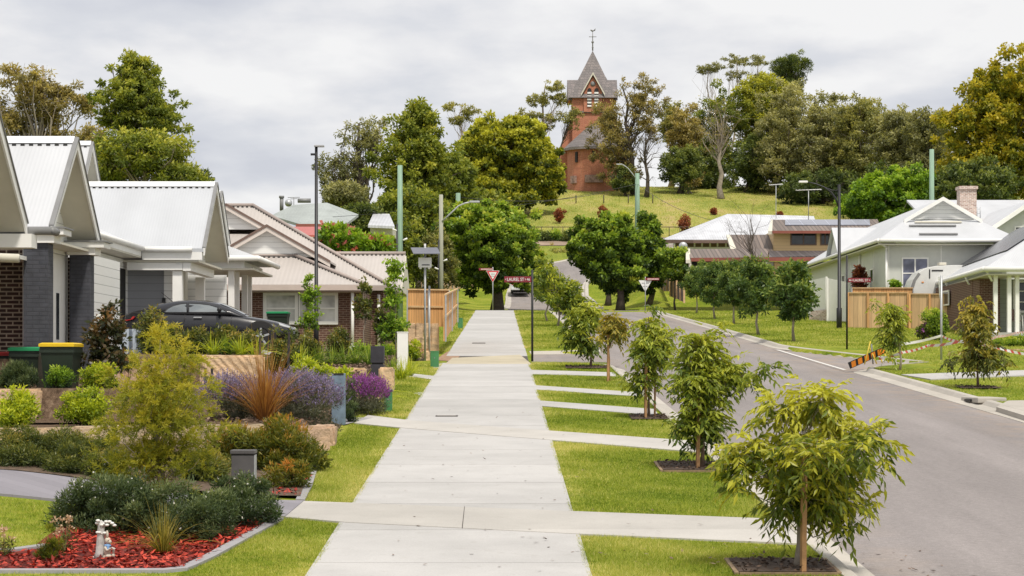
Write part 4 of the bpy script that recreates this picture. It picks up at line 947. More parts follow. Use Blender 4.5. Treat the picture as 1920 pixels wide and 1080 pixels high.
MB().prism([hp(694, 440, 123), hp(736, 440, 123), hp(736, 425, 123), hp(694, 424, 123)], (0, 4, 0)).build('wall', M['soffit'], h)

# --- grey green house on the right with dutch gable
h = thing('house', 'pale sage house with white dutch gable roof and washed brick chimney', 'house', (21, 105, 5.6))
X0, X1, YN, YF, ZE = 18.5, 24.4, 100.0, 127.0, 9.1
mb = MB(); mb.bx(X0, X1, YN, YN + .25, 5.0, ZE - .2); mb.build('front_wall', M['sage'], h)
mb = MB(); mb.bx(X0, X0 + .25, YN + .25, YF, 5.0, ZE - .2); mb.build('side_wall', M['sage'], h)
mb = MB()
for x in (18.56, 21.15, 23.3): mb.bx(x, x + .05, YN - .025, YN, 5.2, ZE - .25)
for y in (103.5, 107, 110.5): mb.bx(X0 - .025, X0, y, y + .07, 5.2, ZE - .25)
mb.build('cover_batten', M['white'], h)
e0, e1, ye = 18.0, 25.0, 99.4; xa, yg, zg_, zr = 21.72, 102.5, 10.30, 11.38
gl, gr = 19.9, 23.54
mb = MB(); mb.slab([(e0, ye, ZE), (e1, ye, ZE), (gr, yg, zg_), (gl, yg, zg_)], .1); rf = mb.build('front_roof', M['wroof'], h)
mb = MB(); mb.slab([(e0, ye, ZE), (gl, yg, zg_), (xa, yg - .3, zr), (xa, YF, zr), (e0, YF, ZE)], .1); mb.build('side_roof', M['wroofy'], h)
mb = MB(); mb.slab([(e1, ye, ZE), (gr, yg, zg_), (xa, yg - .3, zr - .002), (xa, YF, zr - .002), (e1, YF, ZE)], .1); mb.build('side_roof', M['wroofy'], h)
MB().prism([(gl + .1, yg + .02, zg_ + .02), (gr - .1, yg + .02, zg_ + .02), (xa, yg + .02, zr - .1)], (0, .1, 0)).build('gablet', M['wboard'], h)
for sx_ in (gl - .15, gr + .15):
    mb = MB(); mb.slab([(xa, yg - .45, zr + .05), (sx_, yg - .45, zg_ - .02), (sx_, yg - .3, zg_ - .02), (xa, yg - .3, zr + .05)], .2); mb.build('barge_board', M['white'], h)
mb = MB(); gutter(mb, (e0, ye - .05, ZE - .05), (e1, ye - .05, ZE - .05), h=.18); gutter(mb, (e0 - .05, ye - .05, ZE - .05), (e0 - .05, YF, ZE - .05), h=.18); mb.build('gutter', M['white'], h)
mb = MB(); mb.bx(e0, X0, YN, YF, ZE - .26, ZE - .2); mb.bx(e0, e1, ye, YN, ZE - .26, ZE - .2); mb.build('eave_soffit', M['soffit'], h)
mb = MB(); mb.tube([(18.45, 99.85, ZE - .3), (18.45, 99.85, 5.3)], .06, 8); mb.tube([(17.95, 99.5, ZE - .1), (18.45, 99.85, ZE - .35)], .06, 8); mb.build('downpipe', M['white'], h)
mb = MB(); mb.tube([(18.42, 107.4, ZE - .3), (18.42, 107.4, 6)], .06, 8); mb.build('downpipe', M['white'], h)
for px, py, wd in ((1706, 418, 80), (1700, 429, 78), (1716, 442, 58)):
    pass
for k, (z0_, xs0, xs1, mt) in enumerate(((10.08, 20.25, 22.6, 'soffit'), (9.86, 19.85, 22.2, 'mudgrey'), (9.36, 20.1, 22.0, 'mudgrey'))):
    f = (z0_ - ZE) / (zg_ - ZE); y = ye + (yg - ye) * f
    MB().box(((xs0 + xs1) / 2, y - .03, z0_ + .06), (xs1 - xs0, .14, .06), rx=R(21)).build('snow_rail', M[mt], h)
window(h, 19.22, 20.55, YN, 6.7, 8.25, 'glassb', 2, 2, fw=.07)
for y0, y1, z0, z1 in ((103.6, 104.6, 6.5, 7.9), (105.2, 106.0, 6.3, 7.9), (108.5, 110.2, 5.9, 8.2), (112.5, 113.5, 6.2, 8.0)): window_side(h, X0, y0, y1, z0, z1, -1)
# side gable on the street side
mb = MB()
for yy in (112.6, 117.0): mb.slab([(18.1, yy, 9.15), (21.5, yy, 9.15), (21.5, 114.8, 10.75), (18.1, 114.8, 10.75)], .08)
mb.build('side_gable_roof', M['wroof'], h)
MB().prism([(18.3, 112.9, 9.1), (18.3, 116.7, 9.1), (18.3, 114.8, 10.6)], (.1, 0, 0)).build('side_gable_wall', M['white'], h)
mb = MB(); mb.bx(24.5, 26.2, 111.2, 112.6, 9.5, 12.75); mb.bx(24.45, 26.25, 111.15, 112.65, 12.752, 12.85); 
c = MB(); c.bx(ax(1797, 112), ax(1828, 112), 111.6, 112.4, 9.5, az(356, 112)); c.bx(ax(1795, 112), ax(1830, 112), 111.5, 112.5, az(356, 112) + .002, az(350, 112)); c.build('chimney', M['wbrick'], h)
mb = MB()
for px in (1832, 1838): mb.tube([hp(px, 416, 111), hp(px, 388, 111)], .025, 5)
for py in (392, 400, 408): mb.tube([hp(1832, py, 111), hp(1838, py, 111)], .02, 4)
mb.build('roof_ladder', M['greym'], h)
h = thing('house', 'long white roofed wing with sage gable at the right edge of the photo', 'house', (27, 120, 6))
mb = MB(); mb.slab([hp(1735, 412, 112), hp(2020, 412, 112), hp(2020, 375, 120), hp(1700, 375, 120)], .12); mb.build('roof', M['wroof'], h)
A_ = hp(1940, 372, 104); xs_ = ax(1862, 104); zz = az(424, 104)
MB().prism([(A_[0], 104.4, A_[2] - .2), (xs_ + .2, 104.4, zz - .15), (xs_ + .2, 104.4, 7), (A_[0] + 2.2, 104.4, 7), (A_[0] + 2.2, 104.4, zz - .15)], (0, .15, 0)).build('gable_wall', M['sage'], h)
mb = MB(); mb.slab([A_, (xs_ - .15, 104, zz - .1), (xs_ - .15, 114, zz - .1), (A_[0], 114, A_[2])], .1); mb.build('gable_roof', M['wroofy'], h)
mb = MB(); mb.slab([(A_[0], 103.85, A_[2] + .05), (xs_ - .2, 103.85, zz - .1), (xs_ - .2, 103.98, zz - .1), (A_[0], 103.98, A_[2] + .05)], .25); mb.build('barge_board', M['white'], h)
window(h, ax(1902, 104.4), ax(1965, 104.4), 104.4, az(450, 104.4), az(424, 104.4), 'glass', 2, 1)

# --- brick house with porch at the right edge
h = thing('house', 'brown brick house with white verandah posts and dark solar panels, right edge', 'house', (22, 88, 4.4))
ZE = 6.95
A_, B_, C_ = (19.6, 84.0, ZE), (21.0, 104.0, ZE), (31, 84.0, ZE); T1, T2 = (24.6, 89.0, 9.75), (25.2, 100, 9.75)
mb = MB(); mb.slab([A_, C_, (31, 89.0, 9.75), T1], .1); mb.build('front_roof', M['wroof'], h)
mb = MB(); mb.slab([A_, T1, T2, B_], .1); mb.build('side_roof', M['wroofy'], h)
def onside(u, v, o=.06):   # u along the eave, v up the slope
    a = Vector(A_).lerp(Vector(B_), u); b = Vector(T1).lerp(Vector(T2), u); p = a.lerp(b, v); return p + Vector((-.04, 0, o))
mb = MB(); mb.slab([onside(.06, .30), onside(.97, .24), onside(1.0, .95), onside(.04, .97)], .03); mb.build('solar_panels', M['paneld'], h)
mb = MB(); gutter(mb, (A_[0] - .05, 83.95, ZE - .05), (31, 83.95, ZE - .05), h=.2); gutter(mb, (A_[0] - .05, 83.95, ZE - .05), (B_[0] - .05, 104, ZE - .05), h=.2); mb.build('gutter', M['white'], h)
MB().prism([(19.7, 84.1, ZE - .3), (31, 84.1, ZE - .3), (31, 86.5, ZE - .3), (21.2, 86.5, ZE - .3), (22.2, 103, ZE - .3), (21.1, 103, ZE - .3)], (0, 0, .06)).build('eave_soffit', M['soffit'], h)
MB().prism([(20.1, 88.5, 4), (20.6, 103.5, 4), (20.6, 103.5, ZE - .3), (20.1, 88.5, ZE - .3)], (.25, 0, 0)).build('side_wall', M['brown4'], h)
MB().bx(20.12, 21.0, 87.2, 88.5, 4, ZE - .3).build('brick_pier', M['brown4'], h)
MB().bx(21.0, 31, 88.0, 88.3, 4, ZE - .3).build('front_wall', M['sageb'], h)
window(h, 21.75, 23.4, 88.0, 5.2, 6.6, 'glass', 2, 3, fw=.09)
window_side(h, 20.2, 93.6, 95.6, 5.7, 6.4, -1)
for x in (20.15, 20.72, 21.05): MB().bx(x - .08, x + .08, 84.4, 84.56, 4.2, ZE - .3).build('verandah_post', M['white'], h)
MB().bx(19.8, 31, 84.2, 88, 4.0, 4.28).build('porch_floor', M['path'], h)
mb = MB(); mb.tube([(19.7, 84.1, ZE - .12), (20.0, 84.5, ZE - .5), (20.05, 84.6, ZE - .5)], .05, 6); mb.build('downpipe', M['white'], h)
for t_ in (.25, .55): 
    x = 19.6 + 1.4 * t_; y = 84 + 20 * t_
    MB().tube([(x - .05, y, ZE - .1), (x + .1, y, ZE - .45), (x + .55, y + .1, ZE - .5), (x + .55, y + .1, 4.6)], .05, 6).build('downpipe', M['white'], h)

# --- tan two storey house with tile roofs, silver roofed house behind
h = thing('house', 'tan two storey house with brown tile roofs and solar panels', 'house', (20, 152, 9.4))
d = 152
def X_(px, dd=d): return ax(px, dd)
def Z_(py, dd=d): return az(py, dd)
mb = MB(); mb.bx(X_(1452), X_(1660), 152, 152.3, Z_(475), Z_(432)); mb.bx(X_(1450), X_(1452), 152, 158, Z_(475), Z_(432)); mb.build('upper_wall', M['tan'], h)
for a_, b_ in ((1482, 1531), (1538, 1556), (1561, 1600)):
    window(h, X_(a_), X_(b_), 152, Z_(460), Z_(436), 'glass', 2, 1, fw=.09, frame='tdark')
mb = MB(); mb.slab([hp(1448, 433, 151), hp(1655, 433, 151), hp(1645, 411, 156), hp(1446, 412, 156)], .15); mb.build('upper_roof', M['tile'], h)
mb = MB(); mb.slab([hp(1448, 432.6, 150.7), hp(1655, 432.6, 150.7), hp(1655, 432.6, 150.95), hp(1448, 432.6, 150.95)], .2); mb.build('gutter', M['fascia'], h)
mb = MB(); mb.slab([hp(1472, 421.3, 153.2), hp(1632, 421.3, 153.2), hp(1630, 411.5, 155.6), hp(1472, 411.5, 155.6)], .05); mb.build('solar_panels', M['panel'], h)
mb = MB(); mb.prism([hp(1440, 433, 150.8), hp(1446, 411, 156), hp(1449, 411, 156), hp(1448, 433, 150.8)], (0, 0, -.25)); mb.build('barge_board', M['soffit'], h)
mb = MB(); mb.slab([hp(1384, 474, 150.5), hp(1450, 474, 150.5), hp(1446, 440, 155), hp(1368, 440, 155)], .12); mb.build('middle_roof', M['tile'], h)
mb = MB(); mb.slab([hp(1372, 474, 150.2), hp(1384, 474, 150.2), hp(1369, 440, 154.8), hp(1362, 440, 154.8)], .2); mb.build('barge_board', M['soffit'], h)
mb = MB(); mb.slab([hp(1294, 484, 147), hp(1440, 482, 147), hp(1440, 466, 151), hp(1290, 467, 151)], .12); mb.build('lower_roof', M['tile'], h)
mb = MB(); mb.slab([hp(1442, 482, 147), hp(1575, 478, 147), hp(1575, 470, 151), hp(1442, 470, 151)], .12); mb.build('lower_roof', M['tiled'], h)
mb = MB(); mb.slab([hp(1360, 480.5, 147.9), hp(1440, 480.5, 147.9), hp(1440, 471, 150), hp(1360, 471, 150)], .05); mb.build('solar_panels', M['panel'], h)
mb = MB(); mb.prism([hp(1296, 490, 146.8), hp(1528, 489.5, 146.8), hp(1528, 482, 146.8), hp(1296, 483.4, 146.8)], (0, .15, 0)); mb.build('fascia', M['fascia'], h)
mb = MB(); mb.prism([hp(1286, 487, 146.7), hp(1294, 487, 146.7), hp(1294, 466, 150.8), hp(1286, 466, 150.8)], (0, 0, -.25)); mb.build('barge_board', M['soffit'], h)
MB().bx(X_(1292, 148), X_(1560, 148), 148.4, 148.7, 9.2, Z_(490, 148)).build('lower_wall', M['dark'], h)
MB().bx(X_(1452, 148), X_(1473, 148), 148.0, 148.2, 9.2, Z_(491, 148)).build('tan_pier', M['tan'], h)
MB().bx(X_(1430, 148), X_(1451, 148), 148.1, 148.3, 9.2, Z_(491, 148)).build('grey_door', M['sage'], h)
MB().bx(X_(1289, 148), X_(1294, 148), 146.9, 147.1, 9.0, Z_(487, 147)).build('post', M['soffit'], h)
h = thing('house', 'silver iron roofed house with verandah behind the bare tree', 'house', (16, 172, 11))
mb = MB(); a, b, c, e_ = hp(1247, 449, 164), hp(1300, 449, 162), hp(1375, 449, 162), hp(1540, 449, 163); r1, r2 = hp(1364, 401, 172), hp(1526, 405, 172); k1 = hp(1313, 432, 166); 
mb.slab([b, e_, r2, r1], .12); mb.slab([a, b, k1], .12); mb.slab([k1, b, r1], .12); mb.slab([hp(1240, 449, 170), a, k1, r1], .12); mb.build('roof', M['sroof'], h)
mb = MB(); mb.slab([hp(1245, 449.5, 163.6), hp(1300, 450, 161.8), hp(1440, 450, 161.8), hp(1440, 450, 162), hp(1300, 450, 162), hp(1245, 449.5, 163.8)], .25); mb.build('gutter', M['tdark'], h)
mb = MB(); mb.bx(ax(1262, 166), ax(1440, 166), 165.5, 165.8, 10, az(452, 165)); mb.build('wall', M['tdark'], h)
mb = MB()
for px in (1265, 1282, 1303, 1317, 1332, 1346, 1362): mb.bx(ax(px, 163) - .06, ax(px, 163) + .06, 163.2, 163.4, az(462, 163), az(454, 163))
mb.bx(ax(1258, 163), ax(1370, 163), 163.1, 163.18, az(468, 163), az(463, 163))
mb.build('fretwork', M['white'], h)
mb = MB(); p = hp(1281, 462, 158); mb.lathe(p, [(.05, -.05), (.30, -.02), (.36, .05), (.34, .06), (.05, 0)], 16, 'y'); mb.build('satellite_dish', M['greym'], h)

# --- church on the hill
t = thing('church', 'red brick church tower with grey slate spire on the hill top', 'church', (11.6, 300, 29.5))
D = 300.0; m = D / F
cx = ax(1110, D); hw = 41 * m; zb = 27.2
def zc_(py): return az(py, D)
ze_ = zc_(189)
mb = MB(); mb.bx(cx - hw + .25, cx + hw - .25, D - hw + .25, D + hw - .25, zb, ze_); mb.build('tower', M['redbrick'], t)
for sg in (-1, 1):
    mb = MB(); mb.prism([(cx + sg * (hw - .3), D - 1.6, zc_(215)), (cx + sg * (hw - .3), D - 1.6, zb), (cx + sg * (hw + 2.0), D - 1.6, zb), (cx + sg * (hw + 1.7), D - 1.6, zc_(285)), (cx + sg * (hw + .6), D - 1.6, zc_(250))], (0, 3.2, 0)); mb.build('buttress', M['redbrick'], t)
mb = MB(); o = hw + .35; ap = (cx + .1, D, zc_(95)); q = [(cx - o, D - o, ze_), (cx + o, D - o, ze_), (cx + o, D + o, ze_), (cx - o, D + o, ze_)]
mid = [(cx - o * .52, D - o * .52, zc_(146)), (cx + o * .52, D - o * .52, zc_(146)), (cx + o * .52, D + o * .52, zc_(146)), (cx - o * .52, D + o * .52, zc_(146))]
for i in range(4):
    mb.add([q[i], q[(i + 1) % 4], mid[(i + 1) % 4], mid[i]], [(0, 1, 2, 3)]); mb.add([mid[i], mid[(i + 1) % 4], ap], [(0, 1, 2)])
mb.add(q, [(3, 2, 1, 0)]); mb.build('spire', M['slate'], t)
# cross gables on the spire : front one and the two side ones
gw = 17 * m; zg0, zg1 = zc_(178), zc_(145)
yf_ = D - hw - .05
mb = MB(); mb.prism([(cx - gw, yf_, zc_(215)), (cx + gw, yf_, zc_(215)), (cx + gw, yf_, zg0), (cx, yf_, zg1 - .3), (cx - gw, yf_, zg0)], (0, hw, 0)); g = mb.build('belfry', M['redbrick'], t)
for sg in (-1, 1):
    mb = MB(); mb.slab([(cx, yf_ - .3, zg1 + .2), (cx + sg * (gw + .35), yf_ - .3, zg0 - .3), (cx + sg * (gw + .35), D, zg0 - .3), (cx, D, zg1 + .2)], .25); mb.build('belfry_roof', M['slate'], t)
    mb = MB(); mb.slab([(cx, yf_ - .42, zg1 + .25), (cx + sg * (gw + .4), yf_ - .42, zg0 - .3), (cx + sg * (gw + .4), yf_ - .31, zg0 - .3), (cx, yf_ - .31, zg1 + .25)], .35); mb.build('belfry_barge', M['soffit'], t)
    mb = MB(); x1 = cx + sg * (hw + .45)
    for y_ in (-1, 1): mb.slab([(x1, D, zc_(150)), (x1, D + y_ * 2.6, zc_(190)), (cx, D + y_ * 2.6, zc_(190)), (cx, D, zc_(150))], .2)
    mb.build('side_gable_roof', M['slate'], t)
    mb = MB(); mb.prism([(x1 - sg * .2, D - 2.4, zc_(190)), (x1 - sg * .2, D + 2.4, zc_(190)), (x1 - sg * .2, D, zc_(152))], (-sg * .3, 0, 0)); mb.build('side_gable_wall', M['redbrick'], t)
for cxx in (1103.5, 1116.5):
    x = ax(cxx, D) ; w2 = 4 * m
    pts = [(x - w2, yf_ - .06, zc_(206)), (x + w2, yf_ - .06, zc_(206)), (x + w2, yf_ - .06, zc_(176))] + [(x + w2 * math.cos(a), yf_ - .06, zc_(176) + w2 * 1.3 * math.sin(a)) for a in (R(35), R(70), R(90), R(110), R(145))] + [(x - w2, yf_ - .06, zc_(176))]
    lw = MB().prism(pts, (0, .05, 0)).build('louvre_opening', M['dark'], t)
    mb = MB()
    for py in (180, 186, 192, 198, 204): mb.box((x, yf_ - .1, zc_(py)), (w2 * 1.9, .10, .24))
    mb.build('louvre', M['white'], lw)
MB().lathe((ax(1110, D), yf_ - .03, zc_(163)), [(.05, -.04), (.36, -.04), (.36, 0)], 14, 'y').build('roundel', M['mudgrey'], t)
mb = MB(); mb.bx(cx - hw - .05, cx + hw + .05, D - hw, D + hw, zc_(216), zc_(213)); mb.build('string_course', M['slate'], t)
mb = MB(); mb.tube([ap, (ap[0], D, zc_(60))], [.1, .05], 6); mb.tube([(ap[0] - .55, D, zc_(69)), (ap[0] + .55, D, zc_(69))], .05, 5); mb.tube([(ap[0], D - .55, zc_(69)), (ap[0], D + .55, zc_(69))], .05, 5); mb.ball((ap[0], D, zc_(79)), .2, 8, 6); mb.ball((ap[0], D, zc_(89)), .14, 8, 6); 
mb.loft([[(ap[0] - .35, D, zc_(57)), (ap[0] - .3, D, zc_(55)), (ap[0] - .3, D + .06, zc_(55)), (ap[0] - .35, D + .06, zc_(57))], [(ap[0] - .05, D, zc_(60)), (ap[0] + .1, D, zc_(57)), (ap[0] + .1, D + .06, zc_(57)), (ap[0] - .05, D + .06, zc_(60))], [(ap[0] + .4, D, zc_(57)), (ap[0] + .42, D, zc_(53)), (ap[0] + .42, D + .06, zc_(53)), (ap[0] + .4, D + .06, zc_(57))]]); mb.build('weather_vane', M['mudgrey'], t)
# apse drum
dc = (ax(1114, D), D - hw + .6); rr = 51 * m
ap_ = [(rr * math.cos(a), rr * math.sin(a)) for a in [math.pi * (1 + i / 14) for i in range(15)]]
mb = MB(); mb.loft([[(dc[0] + x, dc[1] + y, zb) for x, y in ap_] + [(dc[0] + rr, dc[1] + 2, zb), (dc[0] - rr, dc[1] + 2, zb)], [(dc[0] + x, dc[1] + y, zc_(285)) for x, y in ap_] + [(dc[0] + rr, dc[1] + 2, zc_(285)), (dc[0] - rr, dc[1] + 2, zc_(285))]], smooth=False); mb.build('apse_wall', M['redbrick'], t)
mb = MB(); r2 = rr + .7; tip = (dc[0], dc[1], zc_(232)); 
ring = [(dc[0] + r2 / rr * x, dc[1] + r2 / rr * y, zc_(284)) for x, y in ap_]
ring2 = [(dc[0] + .45 * x, dc[1] + .45 * y, zc_(250)) for x, y in ap_]
for i in range(14): mb.add([ring[i], ring[i + 1], ring2[i + 1], ring2[i]], [(0, 1, 2, 3)]); mb.add([ring2[i], ring2[i + 1], tip], [(0, 1, 2)])
mb.add([ring[0], ring2[0], tip, (dc[0] - r2, dc[1] + 2, zc_(284))], [(0, 1, 2, 3)]); mb.add([ring[-1], ring2[-1], tip, (dc[0] + r2, dc[1] + 2, zc_(284))], [(3, 2, 1, 0)])
for i in range(14): mb.add([ring[i], ring[i + 1], (ring[i + 1][0], ring[i + 1][1], ring[i + 1][2] - .35), (ring[i][0], ring[i][1], ring[i][2] - .35)], [(3, 2, 1, 0)])
mb.build('apse_roof', M['slate'], t, recalc=False)
for px in (1079, 1109, 1139):
    a = math.acos(max(-1, min(1, (ax(px, D) - dc[0]) / rr))); y = dc[1] - rr * math.sin(a); x = ax(px, D)
    mb = MB(); mb.box((x, y - .02, zc_(302)), (.42, .25, 1.5), rz=-(math.pi / 2 - a) * -1); mb.build('lancet_window', M['dark'], t)
st = plain('stone_plinth', (0.30, 0.20, 0.17), .9, .5, 3, bs=.5)
for px, w_m in ((1074, 1.0), (1110, 2.6), (1152, 2.0)):
    a = math.acos(max(-1, min(1, (ax(px, D) - dc[0]) / rr))); y = dc[1] - rr * math.sin(a)
    MB().box((ax(px, D), y - .1, zc_(343)), (w_m, .5, 1.1), rz=(math.pi / 2 - a)).build('stone_panel', st, t)
# ------------------------------------------------------------------ young street trees
def gz(px, py): d = dpl(py); return (ax(px, d), d, Z(ax(px, d), d))
T1, b1, d1 = street_tree('golden green young tree nearest the camera, by the kerb in a timber edged bed', 1492, 1068,
    [(1385, 1655, 765, 930), (1470, 1600, 695, 810), (1425, 1625, 880, 985), (1580, 1695, 780, 860), (1350, 1440, 815, 905), (1420, 1505, 730, 805), (1440, 1600, 850, 960)], 'ashy', 11, ncl=118, r=.17, ntw=8, nl=9, L=.105, W=.034, droop=.36, tl=.26,
    extra=[(1650, 868), (1625, 945), (1600, 985), (1385, 915), (1470, 965), (1530, 975)], r0=.026, trunk='trunkg')
T2, b2, d2 = street_tree('dark green bushy young tree, second from the camera, one branch reaching over the road', 1316, 880,
    [(1252, 1378, 650, 770), (1262, 1372, 740, 838), (1345, 1400, 660, 740), (1290, 1350, 620, 680)], 'ash', 12, ncl=105, r=.19, ntw=8, nl=8, L=.105, W=.04, droop=.38, extra=[(1420, 702), (1437, 690), (1405, 720), (1258, 800), (1275, 630), (1360, 620)], r0=.028)
T3, b3, d3 = street_tree('slim young tree with pale top, third from the camera', 1217, 785, [(1182, 1262, 605, 700), (1195, 1235, 580, 640), (1188, 1232, 680, 742)], 'ash', 13, ncl=62, r=.2, ntw=7, nl=8, L=.12, W=.045, extra=[(1222, 576), (1180, 700), (1258, 620)], r0=.026, tb=.08)
T4, b4, d4 = street_tree('small coppery young tree, fourth from the camera, tied to an orange stake', 1143, 715, [(1122, 1180, 590, 650), (1135, 1165, 580, 620)], 'copper', 14, ncl=34, r=.2, ntw=6, nl=7, L=.12, W=.05, extra=[(1180, 610), (1120, 640)], r0=.02, trunk='stake', tb=.05)
T5, b5, d5 = street_tree('leaning leafy young tree beside the lane mouth, fifth from the camera', 1107, 690, [(1062, 1132, 565, 625), (1052, 1110, 610, 650), (1088, 1128, 630, 668)], 'ash', 15, ncl=56, r=.26, ntw=7, nl=8, L=.15, W=.06, r0=.035)
R1, _, _ = street_tree('bushy young tree with orange tipped crown in front of the porch house', 1834, 728, [(1790, 1885, 640, 695), (1800, 1865, 580, 650), (1815, 1855, 560, 610)], 'copper', 16, ncl=64, r=.2, ntw=7, nl=8, L=.13, W=.05, extra=[(1782, 680), (1890, 690), (1830, 556)], r0=.03)
R2, _, _ = street_tree('slender young tree with thin grey green crown by the striped barrier', 1687, 694, [(1645, 1712, 560, 620), (1650, 1700, 600, 655)], 'ash', 17, ncl=52, r=.2, ntw=6, nl=8, L=.13, W=.045, extra=[(1640, 568), (1668, 668)], r0=.035, trunk='trunkg', tb=.04)
vg = 'young trees planted along the verge'
for i, (px, pb, bx_, lab, sd) in enumerate((
    (1046, 612, [(1012, 1092, 520, 585), (1002, 1050, 490, 545), (1040, 1100, 545, 592)], 'dense young tree just past the lane, covering the road sign arm', 21),
    (1026, 603, [(1003, 1052, 505, 570)], 'young tree behind the dense one past the lane, trunk in shade', 22))):
    d = dpl(pb); b = (ax(px, d), d, Z(ax(px, d), d))
    big_tree('street_tree', lab, 'tree', b, [E_px(*q, d) for q in bx_], 60, .34, 80, .20, .085, 'ash', 'trunkg', .05, sd, vg, tb=.02)
for i, (px, pb, bx_, lab, sd) in enumerate((
    (1488, 641, [(1452, 1524, 505, 600), (1468, 1510, 492, 540)], 'dark round crowned tree nearest in the row on the right verge', 31),
    (1422, 628, [(1386, 1456, 495, 585), (1400, 1440, 484, 530)], 'second tree of the row on the right verge, tall dark crown', 32),
    (1376, 608, [(1350, 1402, 492, 570)], 'third tree of the row on the right verge, between the tall ones', 33),
    (1340, 598, [(1312, 1366, 490, 565)], 'fourth tree of the row on the right verge, broad dark crown', 34),
    (1306, 588, [(1280, 1332, 498, 562)], 'farthest tree of the row on the right verge, by the weathered fence', 35))):
    d = dpl(pb); b = (ax(px, d), d, Z(ax(px, d), d))
    big_tree('street_tree', lab, 'tree', b, [E_px(*q, d) for q in bx_], 64, .36, 95, .2, .085, 'row', 'trunkg', .055, sd, 'trees in a row on the right verge', tb=.02, topb=.22)
def stake(px, py0, py1, d, lab, mat='stake', w=.045, dz=0):
    x = ax(px, d); t = MB(); zb = az(py1, d); t.box((x, d, (zb - .15 + az(py0, d)) / 2), (w, w, az(py0, d) - zb + .15), rz=.3, ry=.012)
    o = t.build('tree_stake', M[mat]); tag(o, lab, 'stake', 'stakes beside young trees'); return o
stake(1507, 835, 1068, d1 - .32, 'orange brown timber stake in front of the golden tree nearest the camera')
stake(1309, 735, 876, d2 - .14, 'brown timber stake rising to mid crown of the second tree')
stake(1211, 640, 782, d3 - .12, 'timber stake left of the third tree trunk')
stake(1228, 690, 780, d3 + .2, 'thin second stake right of the third tree trunk', w=.03)
stake(1140, 628, 716, d4 - .12, 'orange stake strapped to the coppery tree')
def mulch(cx_, cy_, w, l, lab, edging=None, mat='soil', rz=0):
    o = sheet('mulch', [(cx_ - w / 2, cy_ - l / 2), (cx_ + w / 2, cy_ - l / 2)], [(cx_ - w / 2, cy_ + l / 2), (cx_ + w / 2, cy_ + l / 2)], .035, M['soil'], 10, 10, kind='stuff'); tag(o, lab, 'mulch')
    # loose chips
    rng = np.random.default_rng(int(cx_ * 1000 + cy_)); n = int(220 * w * l); p = np.stack([cx_ + (rng.random(n) - .5) * w, cy_ + (rng.random(n) - .5) * l, np.zeros(n)], -1); p[:, 2] = zg(p[:, 0], p[:, 1]) + .04 + .02 * rng.random(n)
    dd = unit(np.stack([rng.normal(size=n), rng.normal(size=n), rng.normal(size=n) * .25], -1)); q = quads(p, dd, .06, .022, rng)
    c = npmesh('bark_chips', q, 4, LM['bark'], None, rng.random(n) * .55); c['kind'] = 'stuff'; tag(c, lab.replace('mulch', 'bark chips'), 'bark chips')
mulch(b1[0] - .12, b1[1] + .1, .9, .9, 'dark mulch in the timber edged bed of the golden tree')
mulch(b2[0] - .12, b2[1] + .25, .9, 1.3, 'dark mulch around the second tree')
mulch(b3[0], b3[1] + .1, .7, 1.2, 'dark mulch around the third tree')
mulch(b5[0] - .1, b5[1], 1.2, 1.4, 'dark mulch around the tree at the lane mouth')
mulch(ax(1834, dpl(728)), dpl(728), .95, 1.0, 'dark mulch around the bushy tree by the porch house')
def edging(cx_, cy_, w, l, lab):
    z = Z(cx_, cy_); t = thing('timber_edging', lab, 'edging', (cx_, cy_, z), 'timber edgings round tree beds')
    for (x, y, sx, sy) in ((cx_ - w / 2, cy_, .04, l), (cx_ + w / 2, cy_, .04, l), (cx_, cy_ - l / 2, w - .05, .04), (cx_, cy_ + l / 2, w - .05, .04)):
        MB().box((x, y, float(zs(y)) - .02), (sx, sy, .10), rx=math.atan(.0487) if sy > .1 else 0).build('plank', plain('edging_timber', (.24, .165, .10), .8, .25, 8), t)
edging(b1[0] - .12, b1[1] + .1, .94, .94, 'square of weathered planks around the golden tree bed'); edging(b2[0] - .12, b2[1] + .25, .94, 1.35, 'square of weathered planks around the second tree bed')

# ------------------------------------------------------------------ trees behind the street
bt = 'trees around the crossroads'
def bb(px, d): x = ax(px, d); return (x, d, Z(x, d) - .1)
big_tree('plane_tree', 'lush green plane tree shading the give way sign left of the far road', 'tree', bb(932, 147), [E_px(845, 1012, 392, 500, 147), E_px(862, 1000, 480, 545, 147), E_px(900, 960, 385, 420, 147)], 190, .62, 150, .38, .24, 'plane', 'trunkd', .42, 41, bt, tb=.03, frac=(.35, .95))
big_tree('plane_tree', 'dark leafy plane tree right of the far road', 'tree', bb(1163, 150), [E_px(1078, 1190, 414, 505, 150), E_px(1115, 1205, 470, 548, 150), E_px(1130, 1180, 402, 440, 150)], 180, .6, 150, .36, .23, 'plane', 'trunkd', .30, 42, bt, tb=-.04)
big_tree('plane_tree', 'narrow dark tree with pointed top beside the leafy plane tree', 'tree', bb(1215, 155), [E_px(1192, 1240, 425, 530, 155), E_px(1202, 1228, 398, 450, 155)], 90, .55, 130, .36, .22, 'plane', 'trunkd', .22, 43, bt, tb=-.06)
big_tree('tree', 'small dark tree behind the plane trees, trunk beside the far lawn', 'tree', bb(1140, 168), [E_px(1110, 1170, 430, 530, 168)], 60, .6, 110, .38, .22, 'plane', 'trunkd', .24, 44, bt, tb=-.1)
